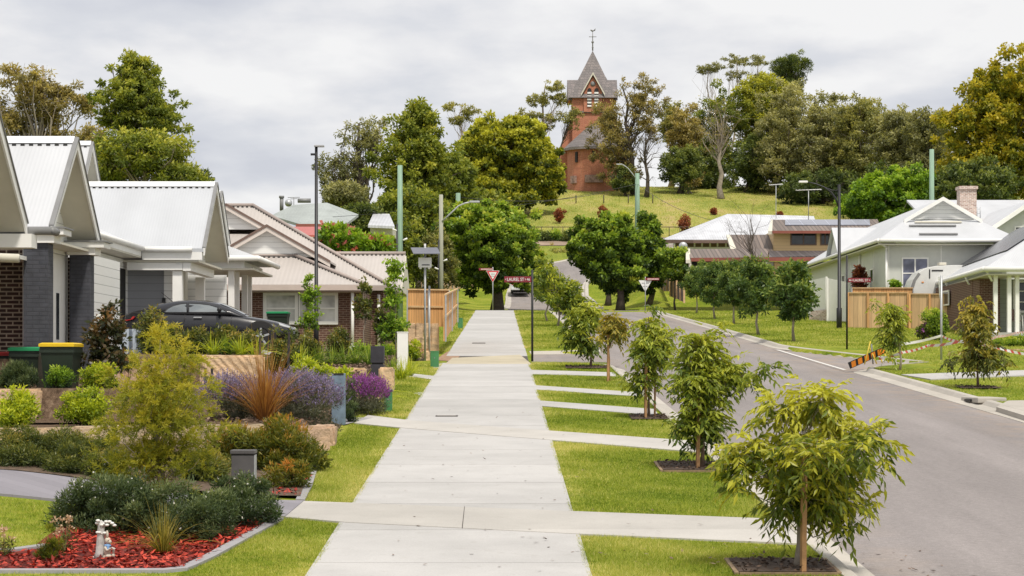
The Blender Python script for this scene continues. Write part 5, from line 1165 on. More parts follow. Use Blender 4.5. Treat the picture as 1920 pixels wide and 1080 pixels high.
# left group
lg = 'tall trees behind the left houses'
big_tree('eucalyptus', 'olive brown eucalyptus with many thin stems at the left edge', 'tree', bb(70, 118), [E_px(15, 110, 130, 200, 118), E_px(-40, 60, 180, 265, 118), E_px(90, 150, 155, 195, 118), E_px(60, 120, 190, 240, 118), E_px(5, 35, 116, 145, 118), E_px(130, 178, 176, 215, 118), E_px(75, 125, 240, 275, 118)], 105, .75, 130, .34, .10, 'gumb', 'trunkg', .32, 51, lg, flatten=.5, twig=3, nmax=80, shell=.25, frac=(.15, .8), tb=.02)
big_tree('silky_oak', 'tall pyramidal green tree rising above the white roofs on the left', 'tree', bb(245, 112), [E_px(205, 300, 115, 190, 112), E_px(190, 325, 165, 225, 112), E_px(225, 275, 102, 140, 112), E_px(215, 335, 205, 250, 112), E_px(180, 220, 210, 235, 112)], 170, .52, 120, .30, .13, 'oak', 'trunkd', .36, 52, lg, twig=2, nmax=90, shell=.3, flatten=.6, top=(ax(242, 112), 112, az(108, 112)), tb=.05)
big_tree('tree', 'wide green tree with dense twigs under the tall pyramidal one', 'tree', bb(275, 104), [E_px(195, 345, 245, 330, 104), E_px(290, 395, 305, 350, 104), E_px(180, 260, 280, 350, 104)], 130, .6, 120, .30, .13, 'oak', 'trunkg', .30, 53, lg, twig=3, nmax=90, tb=.06)
big_tree('tree', 'reddish brown twiggy tree between the two left crowns', 'tree', bb(172, 108), [E_px(145, 200, 240, 300, 108)], 40, .5, 70, .28, .10, 'gumb', 'trunkg', .2, 54, lg, twig=4)
big_tree('tree', 'dark branch end of foliage reaching right above the garage roof', 'tree', bb(360, 106), [E_px(320, 392, 322, 352, 106)], 26, .45, 90, .28, .12, 'dark', 'trunkd', .16, 55, lg)
# middle group
mg = 'trees on the slope below the church'
big_tree('silky_oak', 'tall green tree with feathery top behind the green poles', 'tree', bb(775, 185), [E_px(735, 815, 205, 280, 185), E_px(712, 850, 250, 360, 185), E_px(700, 840, 330, 440, 185), E_px(765, 800, 196, 230, 185)], 240, .85, 130, .52, .24, 'oak', 'trunkd', .55, 61, mg, twig=1, nmax=80, tb=.02)
big_tree('eucalyptus', 'sparse grey eucalyptus with bare crooked limbs left of the tall green tree', 'tree', bb(690, 195), [E_px(600, 660, 285, 330, 195), E_px(640, 720, 232, 310, 195), E_px(600, 690, 300, 370, 195), E_px(680, 725, 225, 260, 195)], 75, .8, 75, .5, .15, 'gumg', 'trunkd', .42, 62, mg, twig=3, nmax=70, frac=(.1, .7), tb=-.05)
big_tree('umbrella_gum', 'pale umbrella shaped gum on thin stems behind the dome tree', 'tree', bb(862, 300), [E_px(830, 866, 190, 207, 300), E_px(866, 900, 200, 217, 300), E_px(846, 882, 216, 232, 300)], 26, .8, 70, .5, .2, 'gum', 'trunkg', .26, 63, mg, flatten=.4, twig=1, frac=(.4, .85), tb=.06, rl=.24, nmax=22)
big_tree('camphor_laurel', 'broad yellow green dome tree on the lawn left of the church', 'tree', bb(955, 262), [E_px(870, 1010, 228, 330, 262), E_px(960, 1048, 255, 362, 262), E_px(845, 960, 290, 392, 262), E_px(985, 1046, 300, 378, 262), E_px(935, 1000, 225, 270, 262), E_px(860, 1000, 330, 398, 262)], 420, 1.15, 150, .62, .36, 'camphor', 'trunkd', .9, 64, mg, tb=.06, topb=.34, shell=.7)
big_tree('tree', 'mid green tree filling the gap between the tall and the dome tree', 'tree', bb(845, 200), [E_px(800, 890, 285, 400, 200), E_px(760, 860, 340, 430, 200)], 130, .95, 130, .55, .26, 'oak', 'trunkd', .5, 65, mg, tb=-.04)
big_tree('tree', 'olive green fill tree on the slope right of the thin green pole', 'tree', bb(880, 215), [E_px(810, 930, 350, 440, 215), E_px(850, 960, 370, 430, 215)], 110, .95, 130, .55, .26, 'oak', 'trunkd', .45, 56, mg, tb=-.02)
big_tree('tree', 'mid green tree low on the slope left of the weathered grey pole', 'tree', bb(790, 165), [E_px(715, 830, 360, 450, 165)], 110, .85, 130, .5, .24, 'oak', 'trunkd', .4, 57, mg, tb=-.05)
big_tree('tree', 'round dark tree beside the grey green roof', 'tree', bb(668, 128), [E_px(625, 708, 388, 450, 128)], 70, .55, 130, .30, .16, 'dark', 'trunkd', .25, 66, mg, tb=.02)
big_tree('tree', 'green understorey tree around the foot of the tall pole', 'tree', bb(735, 138), [E_px(690, 790, 400, 480, 138), E_px(700, 790, 440, 540, 138)], 110, .65, 120, .34, .17, 'oak', 'trunkd', .28, 67, mg, tb=-.06)
big_tree('tree', 'brown green shrubby tree behind the roofed white sign', 'tree', bb(800, 142), [E_px(770, 850, 430, 540, 142)], 80, .65, 100, .34, .16, 'gum', 'trunkg', .22, 68, mg, twig=2, tb=-.08)
big_tree('tree', 'brownish understorey tree below the sparse eucalyptus', 'tree', bb(640, 175), [E_px(612, 690, 345, 392, 175)], 50, .8, 90, .45, .18, 'gumg', 'trunkd', .3, 69, mg, tb=-.06)
# church group
cg = 'trees beside the church'
big_tree('umbrella_gum', 'open olive gum with rounded tufts just left of the spire', 'tree', bb(1015, 312), [E_px(992, 1032, 176, 200, 312), E_px(1024, 1062, 152, 174, 312), E_px(968, 1008, 206, 232, 312), E_px(1008, 1052, 205, 228, 312), E_px(1040, 1068, 176, 196, 312), E_px(985, 1040, 228, 246, 312)], 56, .85, 90, .5, .2, 'gum', 'trunkg', .34, 71, cg, flatten=.45, twig=1, frac=(.25, .8), tb=.03, rl=.25, nmax=36)
big_tree('eucalyptus', 'brown green gum covering the right side of the church tower', 'tree', bb(1190, 288), [E_px(1112, 1195, 205, 310, 288), E_px(1160, 1242, 148, 225, 288), E_px(1108, 1165, 190, 250, 288), E_px(1130, 1200, 280, 345, 288), E_px(1190, 1245, 215, 270, 288)], 150, .95, 105, .5, .18, 'gumb', 'trunkd', .45, 72, cg, twig=2, nmax=80, shell=.35, tb=-.03, frac=(.25, .85))
big_tree('tree', 'olive foliage hanging over the left edge of the church tower', 'tree', bb(1036, 291), [E_px(1058, 1086, 192, 240, 291)], 16, .6, 60, .45, .18, 'gum', 'trunkd', .2, 73, cg, tb=.02)
big_tree('tree', 'dark shrubby tree by the church wall', 'tree', bb(1172, 286), [E_px(1150, 1195, 315, 362, 286)], 34, .8, 100, .45, .2, 'dark', 'trunkd', .2, 74, cg, tb=.05)
def bare_tree(name, label, base, top, boxes, d, n, seed, r0, group, mat='trunkg', twig=6, leafy=None):
    rng = np.random.default_rng(seed); t = thing(name, label, 'tree', base, group); E = [E_px(*b, d) for b in boxes]
    cl = ell_clumps(E, n, 1.1 * (d / 290), rng, .3); mb = MB(); limbs(mb, base, top, cl, r0, rng, frac=(.25, .9), twig=twig, lean=.03, rl=.34, sag=-.1); mb.build('trunk', M[mat], t)
    if leafy: q, ti = clump_leaves(cl, 14, .3 * d / 290, .14 * d / 290, rng); npmesh('crown', q, 4, LM[leafy], t, ti)
    return t
bare_tree('bare_tree', 'leafless pale tree with spreading limbs right of the church', bb(1212, 284), tuple(at(1215, 250, 284)), [(1170, 1250, 235, 330), (1195, 1250, 215, 280)], 284, 30, 75, .32, cg, mat='trunkd', twig=4)
bare_tree('bare_tree', 'leafless grey tree in front of the wood on the hill', bb(1352, 282), tuple(at(1350, 230, 282)), [(1300, 1400, 190, 310), (1310, 1380, 170, 240)], 282, 42, 76, .42, cg, twig=4, leafy='gumb')
bare_tree('bare_tree', 'small bare tree growing in front of the silver and tile roofs', bb(1428, 146), tuple(at(1405, 410, 146)), [(1340, 1390, 375, 440), (1390, 1450, 365, 430), (1370, 1440, 410, 470)], 146, 26, 77, .12, 'bare trees', mat='trunkd', twig=4)
fg = 'wood on the hill right of the church'
for lab, px, d, bx_, leaf, sd, n, tb, tr in (
    ('orange tinged light tree at the left end of the hill wood', 1290, 296, [(1248, 1325, 205, 300), (1262, 1320, 290, 350)], 'gumb', 81, 70, .06, 'trunkg'),
    ('dark shrubby tree by the rail fence at the edge of the hill wood', 1275, 290, [(1252, 1312, 275, 350)], 'dark', 82, 56, .08, 'trunkd'),
    ('green tree behind the bare grey tree in the hill wood', 1345, 304, [(1300, 1400, 165, 300), (1290, 1380, 240, 350)], 'oak', 83, 110, -.05, 'trunkd'),
    ('bright olive tree with yellow top in the hill wood', 1425, 306, [(1375, 1475, 152, 250), (1400, 1460, 140, 200)], 'camphor', 84, 100, .10, 'trunkd'),
    ('dark undergrowth tree low in the hill wood', 1400, 292, [(1370, 1470, 260, 362)], 'dark', 85, 90, 0, 'trunkd'),
    ('grey green gum with drooping crown in the middle of the hill wood', 1485, 288, [(1430, 1530, 165, 270), (1425, 1520, 240, 345)], 'gumg', 86, 140, .08, 'trunkg'),
    ('tall grey gum right of the middle of the hill wood', 1545, 284, [(1500, 1590, 190, 300), (1495, 1585, 270, 360)], 'gumg', 87, 130, .03, 'trunkg'),
    ('brown grey gum with open top in the hill wood', 1610, 280, [(1572, 1660, 180, 260), (1560, 1665, 230, 345)], 'gum', 88, 130, -.02, 'trunkg'),
    ('dark grey green gum near the right end of the hill wood', 1690, 270, [(1635, 1740, 225, 330), (1650, 1720, 205, 260)], 'gumg', 89, 120, -.02, 'trunkd'),
    ('thin topped gum at the right end of the hill wood', 1735, 262, [(1700, 1775, 208, 270), (1690, 1780, 260, 370)], 'gumg', 90, 100, -.06, 'trunkd'),
    ('shadowy low tree under the grey gums of the hill wood', 1540, 276, [(1460, 1600, 325, 392)], 'dark', 91, 90, -.10, 'trunkd'),
    ('shadowy low tree behind the green roundhead tree', 1680, 258, [(1600, 1760, 320, 400)], 'dark', 92, 90, -.08, 'trunkd'),
    ('dim tree closing the gap behind the rail fence', 1320, 300, [(1290, 1370, 290, 362)], 'dark', 93, 60, .02, 'trunkd'),
    ('small olive tree between the church gum and the hill wood', 1258, 310, [(1238, 1280, 195, 270)], 'gum', 94, 34, .0, 'trunkg'),
    ('deep grey green tree filling the back of the hill wood, left half', 1450, 312, [(1400, 1520, 175, 330)], 'gumg', 95, 110, -.10, 'trunkd'),
    ('deep grey green tree filling the back of the hill wood, right half', 1580, 306, [(1520, 1650, 190, 340)], 'gum', 96, 120, -.08, 'trunkd'),
    ('olive tree at the back between grey gums and autumn tree', 1720, 290, [(1650, 1790, 230, 380)], 'gum', 97, 110, -.10, 'trunkd')):
    big_tree('tree', lab, 'tree', bb(px, d), [E_px(*q, d) for q in bx_], n, 1.15, 120, .58, .24, leaf, tr, .42, sd, fg, tb=tb, twig=1, nmax=50, shell=.45)
for lab, px, d, bx_, sd in (('flat topped gum on bare stems, left of three above the wood', 1330, 335, [(1304, 1352, 119, 136)], 101), ('flat topped gum on bare stems, middle of three above the wood', 1375, 338, [(1356, 1398, 106, 124), (1362, 1404, 132, 148)], 102), ('flat topped gum on bare stems, right of three above the wood', 1415, 340, [(1393, 1438, 107, 126), (1402, 1444, 138, 152)], 103)):
    big_tree('umbrella_gum', lab, 'tree', bb(px, d), [E_px(*q, d) for q in bx_], 20, .8, 70, .5, .18, 'gumg', 'trunkg', .26, sd, 'gums on the skyline', flatten=.4, twig=1, frac=(.45, .8), tb=-.05, rl=.22, nmax=26)
big_tree('pine_tree', 'dark round headed pine standing above the hill wood', 'tree', bb(1480, 325), [E_px(1452, 1510, 102, 150, 325), E_px(1462, 1500, 140, 175, 325)], 80, .85, 130, .6, .12, 'dark', 'trunkd', .5, 104, 'gums on the skyline', tb=.0, droop=-.4)
big_tree('tree', 'bright green round tree behind the sage house', 'tree', bb(1660, 168), [E_px(1586, 1690, 330, 410, 168), E_px(1640, 1740, 322, 395, 168), E_px(1600, 1720, 360, 425, 168)], 200, .7, 150, .42, .26, 'bright', 'trunkg', .4, 105, 'trees behind the right houses', tb=.04, twig=1)
big_tree('autumn_tree', 'huge golden brown autumn tree at the right edge', 'tree', bb(1880, 185), [E_px(1780, 1920, 165, 280, 185), E_px(1765, 1900, 240, 370, 185), E_px(1840, 1990, 108, 240, 185), E_px(1850, 2020, 220, 380, 185), E_px(1820, 1900, 140, 200, 185)], 330, .95, 150, .5, .26, 'autumn', 'trunkd', .6, 106, 'trees behind the right houses', tb=.0, twig=1, shell=.5)
big_tree('tree', 'dark olive tree under the autumn tree behind the chimney', 'tree', bb(1800, 178), [E_px(1740, 1900, 310, 400, 178)], 110, .8, 110, .45, .22, 'dark', 'trunkd', .35, 107, 'trees behind the right houses', tb=.02)
# shrubs, hedges
big_tree('hedge', 'clipped green hedge between the plane tree and the tan house', 'hedge', bb(1266, 150), [E_px(1240, 1292, 468, 498, 150), E_px(1250, 1300, 492, 525, 150)], 60, .5, 100, .28, .14, 'plane', 'trunkd', .08, 108, tb=.05)
for lab, px, d, bx_, leaf, sd in (('brown purple shrub on the mulched bank', 1037, 231, [(1010, 1066, 455, 490)], 'gumb', 111), ('dark green shrub on the bank under the rail fence, left one', 1016, 234, [(1005, 1035, 437, 455)], 'dark', 112), ('dark green shrub on the bank under the rail fence, right one', 1058, 234, [(1042, 1085, 437, 455)], 'dark', 113), ('rusty orange shrub at the left foot of the bank', 1012, 224, [(998, 1025, 475, 500)], 'autumn', 114), ('olive shrub at the foot of the bank by the road bend', 1050, 226, [(1030, 1075, 468, 492)], 'gum', 115), ('olive green shrub behind the plane tree on the bank', 990, 228, [(965, 1005, 450, 490)], 'gum', 116)):
    big_tree('bank_shrub', lab, 'shrub', bb(px, d), [E_px(*q, d) for q in bx_], 26, .6, 110, .36, .16, leaf, 'trunkd', .06, sd, 'shrubs on the bank below the hill fence', tb=.03)
for i, (px, py, h_) in enumerate(((1050, 418, 27), (1131, 416, 24), (1283, 428, 34), (1490, 412, 16), (1338, 400, 10), (1216, 425, 30), (1462, 405, 10))):
    d = [252, 256, 240, 250, 262, 236, 258][i]
    lab = ['russet sapling alone on the hill lawn above the rail fence', 'russet sapling between the wires and the power pole', 'taller russet sapling left of the silver roof', 'low orange sapling seen above the solar panels', 'tiny russet sapling above the silver roof ridge', 'russet sapling close beside the pale power pole', 'tiny russet sapling at the right end of the silver ridge'][i]
    zz = Z(ax(px, d), d); w_ = h_ * .55
    big_tree('sapling', lab, 'tree', (ax(px, d), d, zz), [(ax(px, d), d, zz + h_ * d / F * .62, w_ * d / F * .55, w_ * d / F * .55, h_ * d / F * .42)], 20, .35, 34, .34, .18, 'russet', 'trunkd', .04, 120 + i, 'red leaved saplings on the hill', tb=.05)
sh = shrub
d = 96; sh('flowering_shrub', 'green shrub with pink flower heads behind the taupe roof', bb(675, d), [E_px(630, 700, 440, 478, d), E_px(680, 725, 445, 478, d), E_px(605, 660, 430, 465, d)], 60, .4, 110, .26, .14, 'bright', 131, flowers=150, fl='pink', fsize=.22, tb=.05)
d = 80; sh('round_shrub', 'tall rounded dark green bush before the timber fence', bb(1752, d), [E_px(1730, 1776, 578, 632, d)], 60, .2, 100, .09, .045, 'plane', 132, tb=.02)
d = 80; sh('small_shrub', 'low dark shrub left of the rounded bush', bb(1732, d), [E_px(1718, 1742, 608, 632, d)], 20, .14, 80, .08, .04, 'dark', 133, flowers=60, fl='violet', fsize=.09)
d = 74; sh('low_hedge', 'low clipped hedge along the porch at the right edge', bb(1890, d), [E_px(1862, 1935, 632, 656, d), E_px(1900, 1960, 632, 656, d)], 60, .16, 110, .08, .04, 'plane', 134, tb=.02)
d = 104; sh('red_shrub', 'dark red leaved shrub hanging by the sage house windows', (ax(1612, 103), 103, 5.3), [E_px(1601, 1620, 512, 548, 103), E_px(1607, 1616, 500, 520, 103)], 22, .2, 60, .2, .1, 'russet', 135, tb=-.25)
d = 99; sh('small_plant', 'small green plant peeping over the timber fence under the sage window', (ax(1680, d), d, 5.6), [E_px(1670, 1690, 520, 545, d)], 14, .16, 50, .14, .09, 'bright', 136)
# ------------------------------------------------------------------ left gardens
def G(px, d, dz=0): x = ax(px, d); return (x, d, Z(x, d) + dz)
def dome(px0, px1, py0, d, dy=None, below=.05):
    """squat ellipsoid standing on the ground at distance d"""
    x0, x1 = ax(px0, d), ax(px1, d); xm = (x0 + x1) / 2; zb = Z(xm, d) - below; zt = az(py0, d); rz = (zt - zb) * .55
    return (xm, d, zt - rz, (x1 - x0) / 2, dy or (x1 - x0) / 2, rz)
wg = 'rosemary like bushes in the red mulch bed'
d = 21.4; sh('bush', 'large dark green bush with tiny white flowers behind the rabbit figurine', G(205, d), [dome(98, 310, 902, d, .5), dome(150, 300, 895, d, .45), dome(100, 200, 935, d, .4)], 100, .12, 240, .055, .012, 'rosemary', 201, wg, droop=-.5, flowers=90, fsize=.02, tb=.02, shell=.7)
d = 21.0; sh('bush', 'dark green bush with tiny white flowers behind the grass tuft', G(345, d), [dome(250, 435, 912, d, .5), dome(300, 430, 935, d, .4)], 80, .12, 240, .055, .012, 'rosemary', 202, wg, droop=-.5, flowers=90, fsize=.02, tb=.05, shell=.7)
d = 22.2; sh('bush', 'dark green bush with tiny white flowers beside the driveway edge, right of the other two', G(448, d), [dome(380, 520, 903, d, .45)], 66, .11, 230, .05, .012, 'rosemary', 203, wg, droop=-.5, flowers=70, fsize=.02, tb=-.02, shell=.7)
tuft('grass_tuft', 'spiky yellow green grass tuft in the red mulch right of the rabbit figurine', 'grass tuft', G(305, 19.9), 190, .07, .42, .008, 'tussock', 204, arch=.55, out=.95, seg=5)
rng = np.random.default_rng(205)
def seedheads(label, px, d, h, n, seed):
    rng = np.random.default_rng(seed); b = G(px, d); t = thing('dried_flower_plant', label, 'plant', b, 'dried flower plants')
    mb = MB(); fl = []
    for i in range(n):
        a = rng.random() * 6.28; l = rng.random() * .14; hh = h * rng.uniform(.6, 1.0); e = (b[0] + l * math.cos(a), b[1] + l * math.sin(a), b[2] + hh)
        mb.tube([b, (b[0] + l * .4 * math.cos(a), b[1] + l * .4 * math.sin(a), b[2] + hh * .55), e], [.003, .0025, .002], 4, cap=False)
        p = np.array(e) + rng.normal(size=(16, 3)) * .014; fl.append(quads(p, unit(rng.normal(size=(16, 3)) + [0, 0, .8]), .028, .018, rng)); npmesh('flower_head', fl[-1], 4, LM['buff'], t, rng.random(16))
    mb.build('stems', plain('dry_stem', (.22, .2, .08), .8), t);
    p = np.array(b) + np.stack([rng.normal(size=150) * .05, rng.normal(size=150) * .05, rng.random(150) * h * .6], -1); npmesh('leaves', quads(p, unit(rng.normal(size=(150, 3)) + [0, 0, .8]), .06, .012, rng), 4, LM['hedge'], t, rng.random(150) * .8)
seedheads('dried cream flower heads on stalks left of the rabbit figurine', 122, 19.9, .34, 9, 206)
seedheads('dried cream flower heads at the very left edge of the mulch bed', 8, 19.6, .26, 7, 207)
seedheads('dried cream flower stalks in front of the dark grey letterbox', 452, 23.0, .44, 11, 208)
sh('small_bush', 'small fine leaved green bush at the left of the red mulch', G(92, 19.4), [dome(62, 122, 1012, 19.4, .15)], 14, .05, 160, .05, .006, 'feather', 209, droop=-.8, tb=-.15)
# feathery conifer
d = 22.6; b = G(296, d)
cE = [E_px(195, 402, 800, 915, d), E_px(188, 412, 735, 835, d), E_px(196, 396, 690, 770, d), E_px(245, 375, 650, 715, d), E_px(272, 332, 618, 665, d)]
rng = np.random.default_rng(210); t = thing('feathery_conifer', 'feathery yellow green young conifer standing in front of the white gables', 'tree', b)
cl = ell_clumps(cE, 310, .15, rng, .25); P_ = []; D_ = []; Tn = []
for x, y, z, r in cl:
    for _ in range(7):
        u = rng.normal(size=3); ou = np.array([x - b[0], (y - d), 0]); u = u + ou * 2.0; u[2] += .45; u /= np.linalg.norm(u); k = np.linspace(.1, 1, 26)
        ln = .19 * rng.uniform(.6, 1.2); c = np.array([x, y, z]) + u * ln * k[:, None]; c[:, 2] -= .05 * k ** 2
        P_.append(c); dd = unit(u[None] * .8 + rng.normal(size=(26, 3)) * .6); D_.append(dd); Tn.append(.42 + .25 * u[2] + .16 * (z - b[2] - .9) + rng.normal() * .08 + .12 * k)  # upward sprays and the top tinted lighter, as if lit
P_ = np.concatenate(P_); D_ = np.concatenate(D_); q = quads(P_, D_, .05 * rng.uniform(.6, 1.3, len(P_)), .0085, rng); npmesh('crown', q, 4, LM['feather'], t, np.clip(np.concatenate(Tn), 0, 1))
mb = MB(); limbs(mb, (b[0], b[1], b[2] - .05), (b[0] + .02, d, az(630, d)), cl, .026, rng, frac=(.1, .95), n=5, nmax=70, lean=.006, rl=.3, sag=-.1); mb.build('trunk', M['trunkg'], t)
# bottlebrush
d = 28.2; sh('bottlebrush', 'large bush with orange tipped green leaves beside the near lawn strip', G(505, d), [dome(400, 560, 790, d, .55), dome(470, 605, 790, d, .5), dome(520, 610, 840, d, .4)], 84, .17, 190, .085, .022, 'brush', 211, droop=-.6, tb=-.02, shell=.6, topb=.3)
d = 25.8; sh('bottlebrush', 'small straggly reddish green bush spilling over the kerb of the driveway bed', G(545, d), [dome(500, 590, 868, d, .3)], 26, .10, 90, .08, .016, 'brush', 212, droop=-.2, tb=.02)
d = 26.3; sh('bottlebrush', 'leafy green bush between the conifer trunk and the dark grey letterbox', G(415, d), [dome(345, 440, 852, d, .45), dome(335, 420, 850, d, .4)], 46, .14, 150, .08, .02, 'hedge', 219, droop=-.3, tb=.04)
for k, (a, b_, lab) in enumerate(((-10, 95, 'low shrub spilling onto the grey driveway at the left edge'), (80, 175, 'low shrub spilling onto the grey driveway, second from the left'), (160, 235, 'low shrub spilling onto the grey driveway beside the conifer'))):
    d = 25.7 - .22 * k; sh('spreading_shrub', lab, G((a + b_) / 2, d), [dome(a, b_, 842 + 8 * k, d, .3)], 50, .11, 160, .05, .014, 'hedge', 291 + k, 'spreading shrubs under the block wall', tb=.0, droop=-.2)
# ornamental grass and lavender
tuft('ornamental_grass', 'fountain of straw coloured reeds between the lavender bushes', 'grass tuft', G(497, 32.4), 420, .10, 1.0, .010, 'reed', 213, arch=.35, out=.62, seg=5)
def lavender(label, boxes, px, d, fl, seed, n=900, sl=.30, name='lavender_bush'):
    rng = np.random.default_rng(seed); t = thing(name, label, 'lavender', G(px, d), 'lavender bushes')
    E = np.array(boxes); S = []; TT = []; Fq = []; Ft = []
    for i in range(n):
        e = E[rng.integers(len(E))]; u = rng.normal(size=3); u[2] = abs(u[2]) * .9 + .05; u /= np.linalg.norm(u)
        p = e[:3] + u * e[3:] * rng.uniform(.78, .98); dr = unit(u * .7 + np.array([0, 0, .75]) + rng.normal(size=3) * .16); l = sl * rng.uniform(.5, 1.15)
        tip = p + dr * l; S.append((p, dr, l)); m = 7; k = np.linspace(.62, 1, m); c = p + dr * l * k[:, None]
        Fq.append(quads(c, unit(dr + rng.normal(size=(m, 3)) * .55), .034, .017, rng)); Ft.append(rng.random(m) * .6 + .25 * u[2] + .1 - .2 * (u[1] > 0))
    p = np.array([s[0] for s in S]); dr = np.array([s[1] for s in S]); l = np.array([s[2] for s in S])
    st = quads(p, dr, l, .006, rng); cl = []
    for e in E: cl += ell_clumps([e], 26, .12, rng, .6)
    q, ti = clump_leaves(cl, 110, .07, .011, rng, -.7); npmesh('foliage', np.concatenate([st, q]), 4, LM['lavleaf'], t, np.r_[np.full(len(st), .55), ti])
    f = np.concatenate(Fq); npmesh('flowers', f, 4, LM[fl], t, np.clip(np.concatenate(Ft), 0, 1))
d = 33.2; lavender('pale mauve lavender bush left of the straw coloured reeds', [dome(385, 470, 725, d, .45), dome(420, 500, 735, d, .4)], 430, d, 'lavender', 214, 1000)
d = 33.8; lavender('broad mauve lavender bush right of the straw coloured reeds', [dome(520, 600, 718, d, .6), dome(560, 634, 728, d, .55), dome(490, 560, 722, d, .5)], 575, d, 'lavender', 215, 1700)
d = 39.0; lavender('vivid purple lavender bush between the blue and green posts', [dome(650, 700, 716, d, .4), dome(680, 722, 720, d, .4)], 686, d, 'violet', 216, 900, .22)
d = 37.0; sh('small_bush', 'small round rosemary bush at the foot of the blue letterbox', G(655, d), [dome(645, 668, 755, d, .15)], 14, .08, 150, .05, .01, 'rosemary', 217, droop=-.6)
d = 38.6; sh('small_bush', 'upright rosemary bush behind the blue letterbox', G(657, d), [dome(646, 672, 695, d, .15)], 18, .09, 150, .06, .01, 'rosemary', 218, droop=-.9)
# terrace shrubs at the left
d = 29.6; sh('lime_shrub', 'rounded lime green shrub at the left edge on the lower terrace', G(28, d), [dome(-12, 66, 730, d, .35)], 46, .12, 110, .06, .026, 'lime', 221, 'lime green shrubs on the terraces', tb=.06)
d = 30.6; sh('lime_shrub', 'rounded lime green shrub just behind the block wall, left of the conifer', G(158, d), [dome(118, 202, 727, d, .35)], 46, .12, 120, .06, .026, 'lime', 222, 'lime green shrubs on the terraces', tb=-.02)
d = 34.2; sh('lime_shrub', 'low bright green shrub in front of the yellow lidded bin', G(190, d), [dome(150, 215, 722, d, .3)], 26, .11, 100, .06, .026, 'lime', 223, 'lime green shrubs on the terraces', tb=-.05)
d = 34.2; sh('small_bush', 'low green ground shrub below the bins', G(105, d), [dome(78, 135, 725, d, .25)], 22, .1, 100, .05, .02, 'bright', 224, tb=-.06)
d = 34.0; sh('rosemary', 'upright dark green rosemary bush in front of the red lidded bin', G(25, d), [dome(-15, 70, 690, d, .35)], 40, .12, 170, .08, .012, 'rosemary', 225, droop=-1.0, tb=.02)
for k, (a, b_, lab) in enumerate(((-10, 80, 'dark spreading shrub in front of the block wall at the left edge'), (70, 152, 'dark spreading shrub in front of the block wall, second from the left'), (140, 215, 'dark spreading shrub below the block wall left of the conifer trunk'))):
    d = 26.4 + .1 * k; sh('spreading_shrub', lab, G((a + b_) / 2, d), [dome(a - 8, b_ + 8, 808 + 20 * (k == 2), d, .35)], 64, .12, 170, .05, .014, 'hedge', 226 + k, 'spreading shrubs under the block wall', tb=.02, droop=-.2)
d = 35.4; b = G(190, d); big_tree('magnolia', 'dark bronze leaved magnolia beside the yellow lidded bin', 'tree', b, [E_px(160, 232, 650, 708, d), E_px(178, 228, 575, 660, d), E_px(165, 205, 610, 670, d)], 46, .16, 42, .115, .055, 'magnolia', 'trunkd', .02, 230, tb=.02)
hg = 'clipped shrubs hiding the black car'
for k, (a, b_, top, d, lab) in enumerate(((255, 305, 568, 46.0, 'green shrub in front of the tail of the black car'), (338, 400, 610, 45.2, 'dark shrub below the rear side window of the black car'), (395, 445, 598, 45.6, 'dark shrub below the front door of the black car'), (435, 485, 606, 45.2, 'dark shrub below the wing mirror of the black car'), (500, 560, 606, 45.0, 'shrub hiding the front wheel of the black car, on dark stakes'), (610, 655, 608, 59.0, 'dark shrub before the brown brick wall, right of the lamp post'), (300, 345, 606, 45.6, 'dark shrub below the rear wheel of the black car'), (548, 600, 612, 52, 'olive shrub left of the lamp post'))):
    sh('shrub', lab, G((a + b_) / 2, d), [dome(a, b_, top + 11, d, .35)], 40, .16, 64, .085, .04, 'hedge', 240 + k, hg, tb=.05, droop=0)
# strap leaf plants along the upper bed
lg_ = 'strap leaved clumps along the upper garden bed'
rr_ = random.Random(5); k = 0
spots = [(400, 44.0, 'limestrap', 'lime strap leaved clump at the left end above the sandstone slab'), (425, 44.2, 'strap', 'deep green strap leaved clump second above the sandstone slab'), (450, 44.0, 'limestrap', 'lime strap leaved clump third above the sandstone slab'), (478, 44.2, 'limestrap', 'lime strap leaved clump before the dark stake'),
    (575, 49.5, 'strap', 'green strap leaved clump left of the row before the brick house'), (598, 50, 'strap', 'green strap leaved clump, second of the row before the brick house'), (622, 50.2, 'strap', 'green strap leaved clump, third of the row before the brick house'), (646, 50.4, 'strap', 'green strap leaved clump, fourth of the row before the brick house'), (668, 50.6, 'strap', 'green strap leaved clump, fifth of the row before the brick house'), (690, 50.8, 'strap', 'green strap leaved clump left of the black letterbox'),
    (560, 48.0, 'limestrap', 'lime strap leaved clump right of the dark staked shrub'), (735, 54, 'strap', 'green strap leaved clump right of the black letterbox'), (752, 51.5, 'limestrap', 'lime strap leaved clump on the lawn edge by the white letterbox'), (765, 53, 'limestrap', 'lime strap leaved clump between the white letterbox and the stone blocks'),
    (675, 44.0, 'limestrap', 'low lime clump in the lower bed before the black letterbox'), (700, 43.5, 'limestrap', 'low lime clump at the foot of the black letterbox'), (722, 43.2, 'limestrap', 'low lime clump beside the lower stone block'), (640, 43.8, 'limestrap', 'low lime clump in the lower bed behind the blue letterbox')]
for i, (px, d, lf, lab) in enumerate(spots):
    tuft('strap_leaf_plant', lab, 'plant', G(px, d), 80, .10, .50 if d > 44.5 else .40, .022, lf, 260 + i, arch=.6, out=.75, group=lg_)
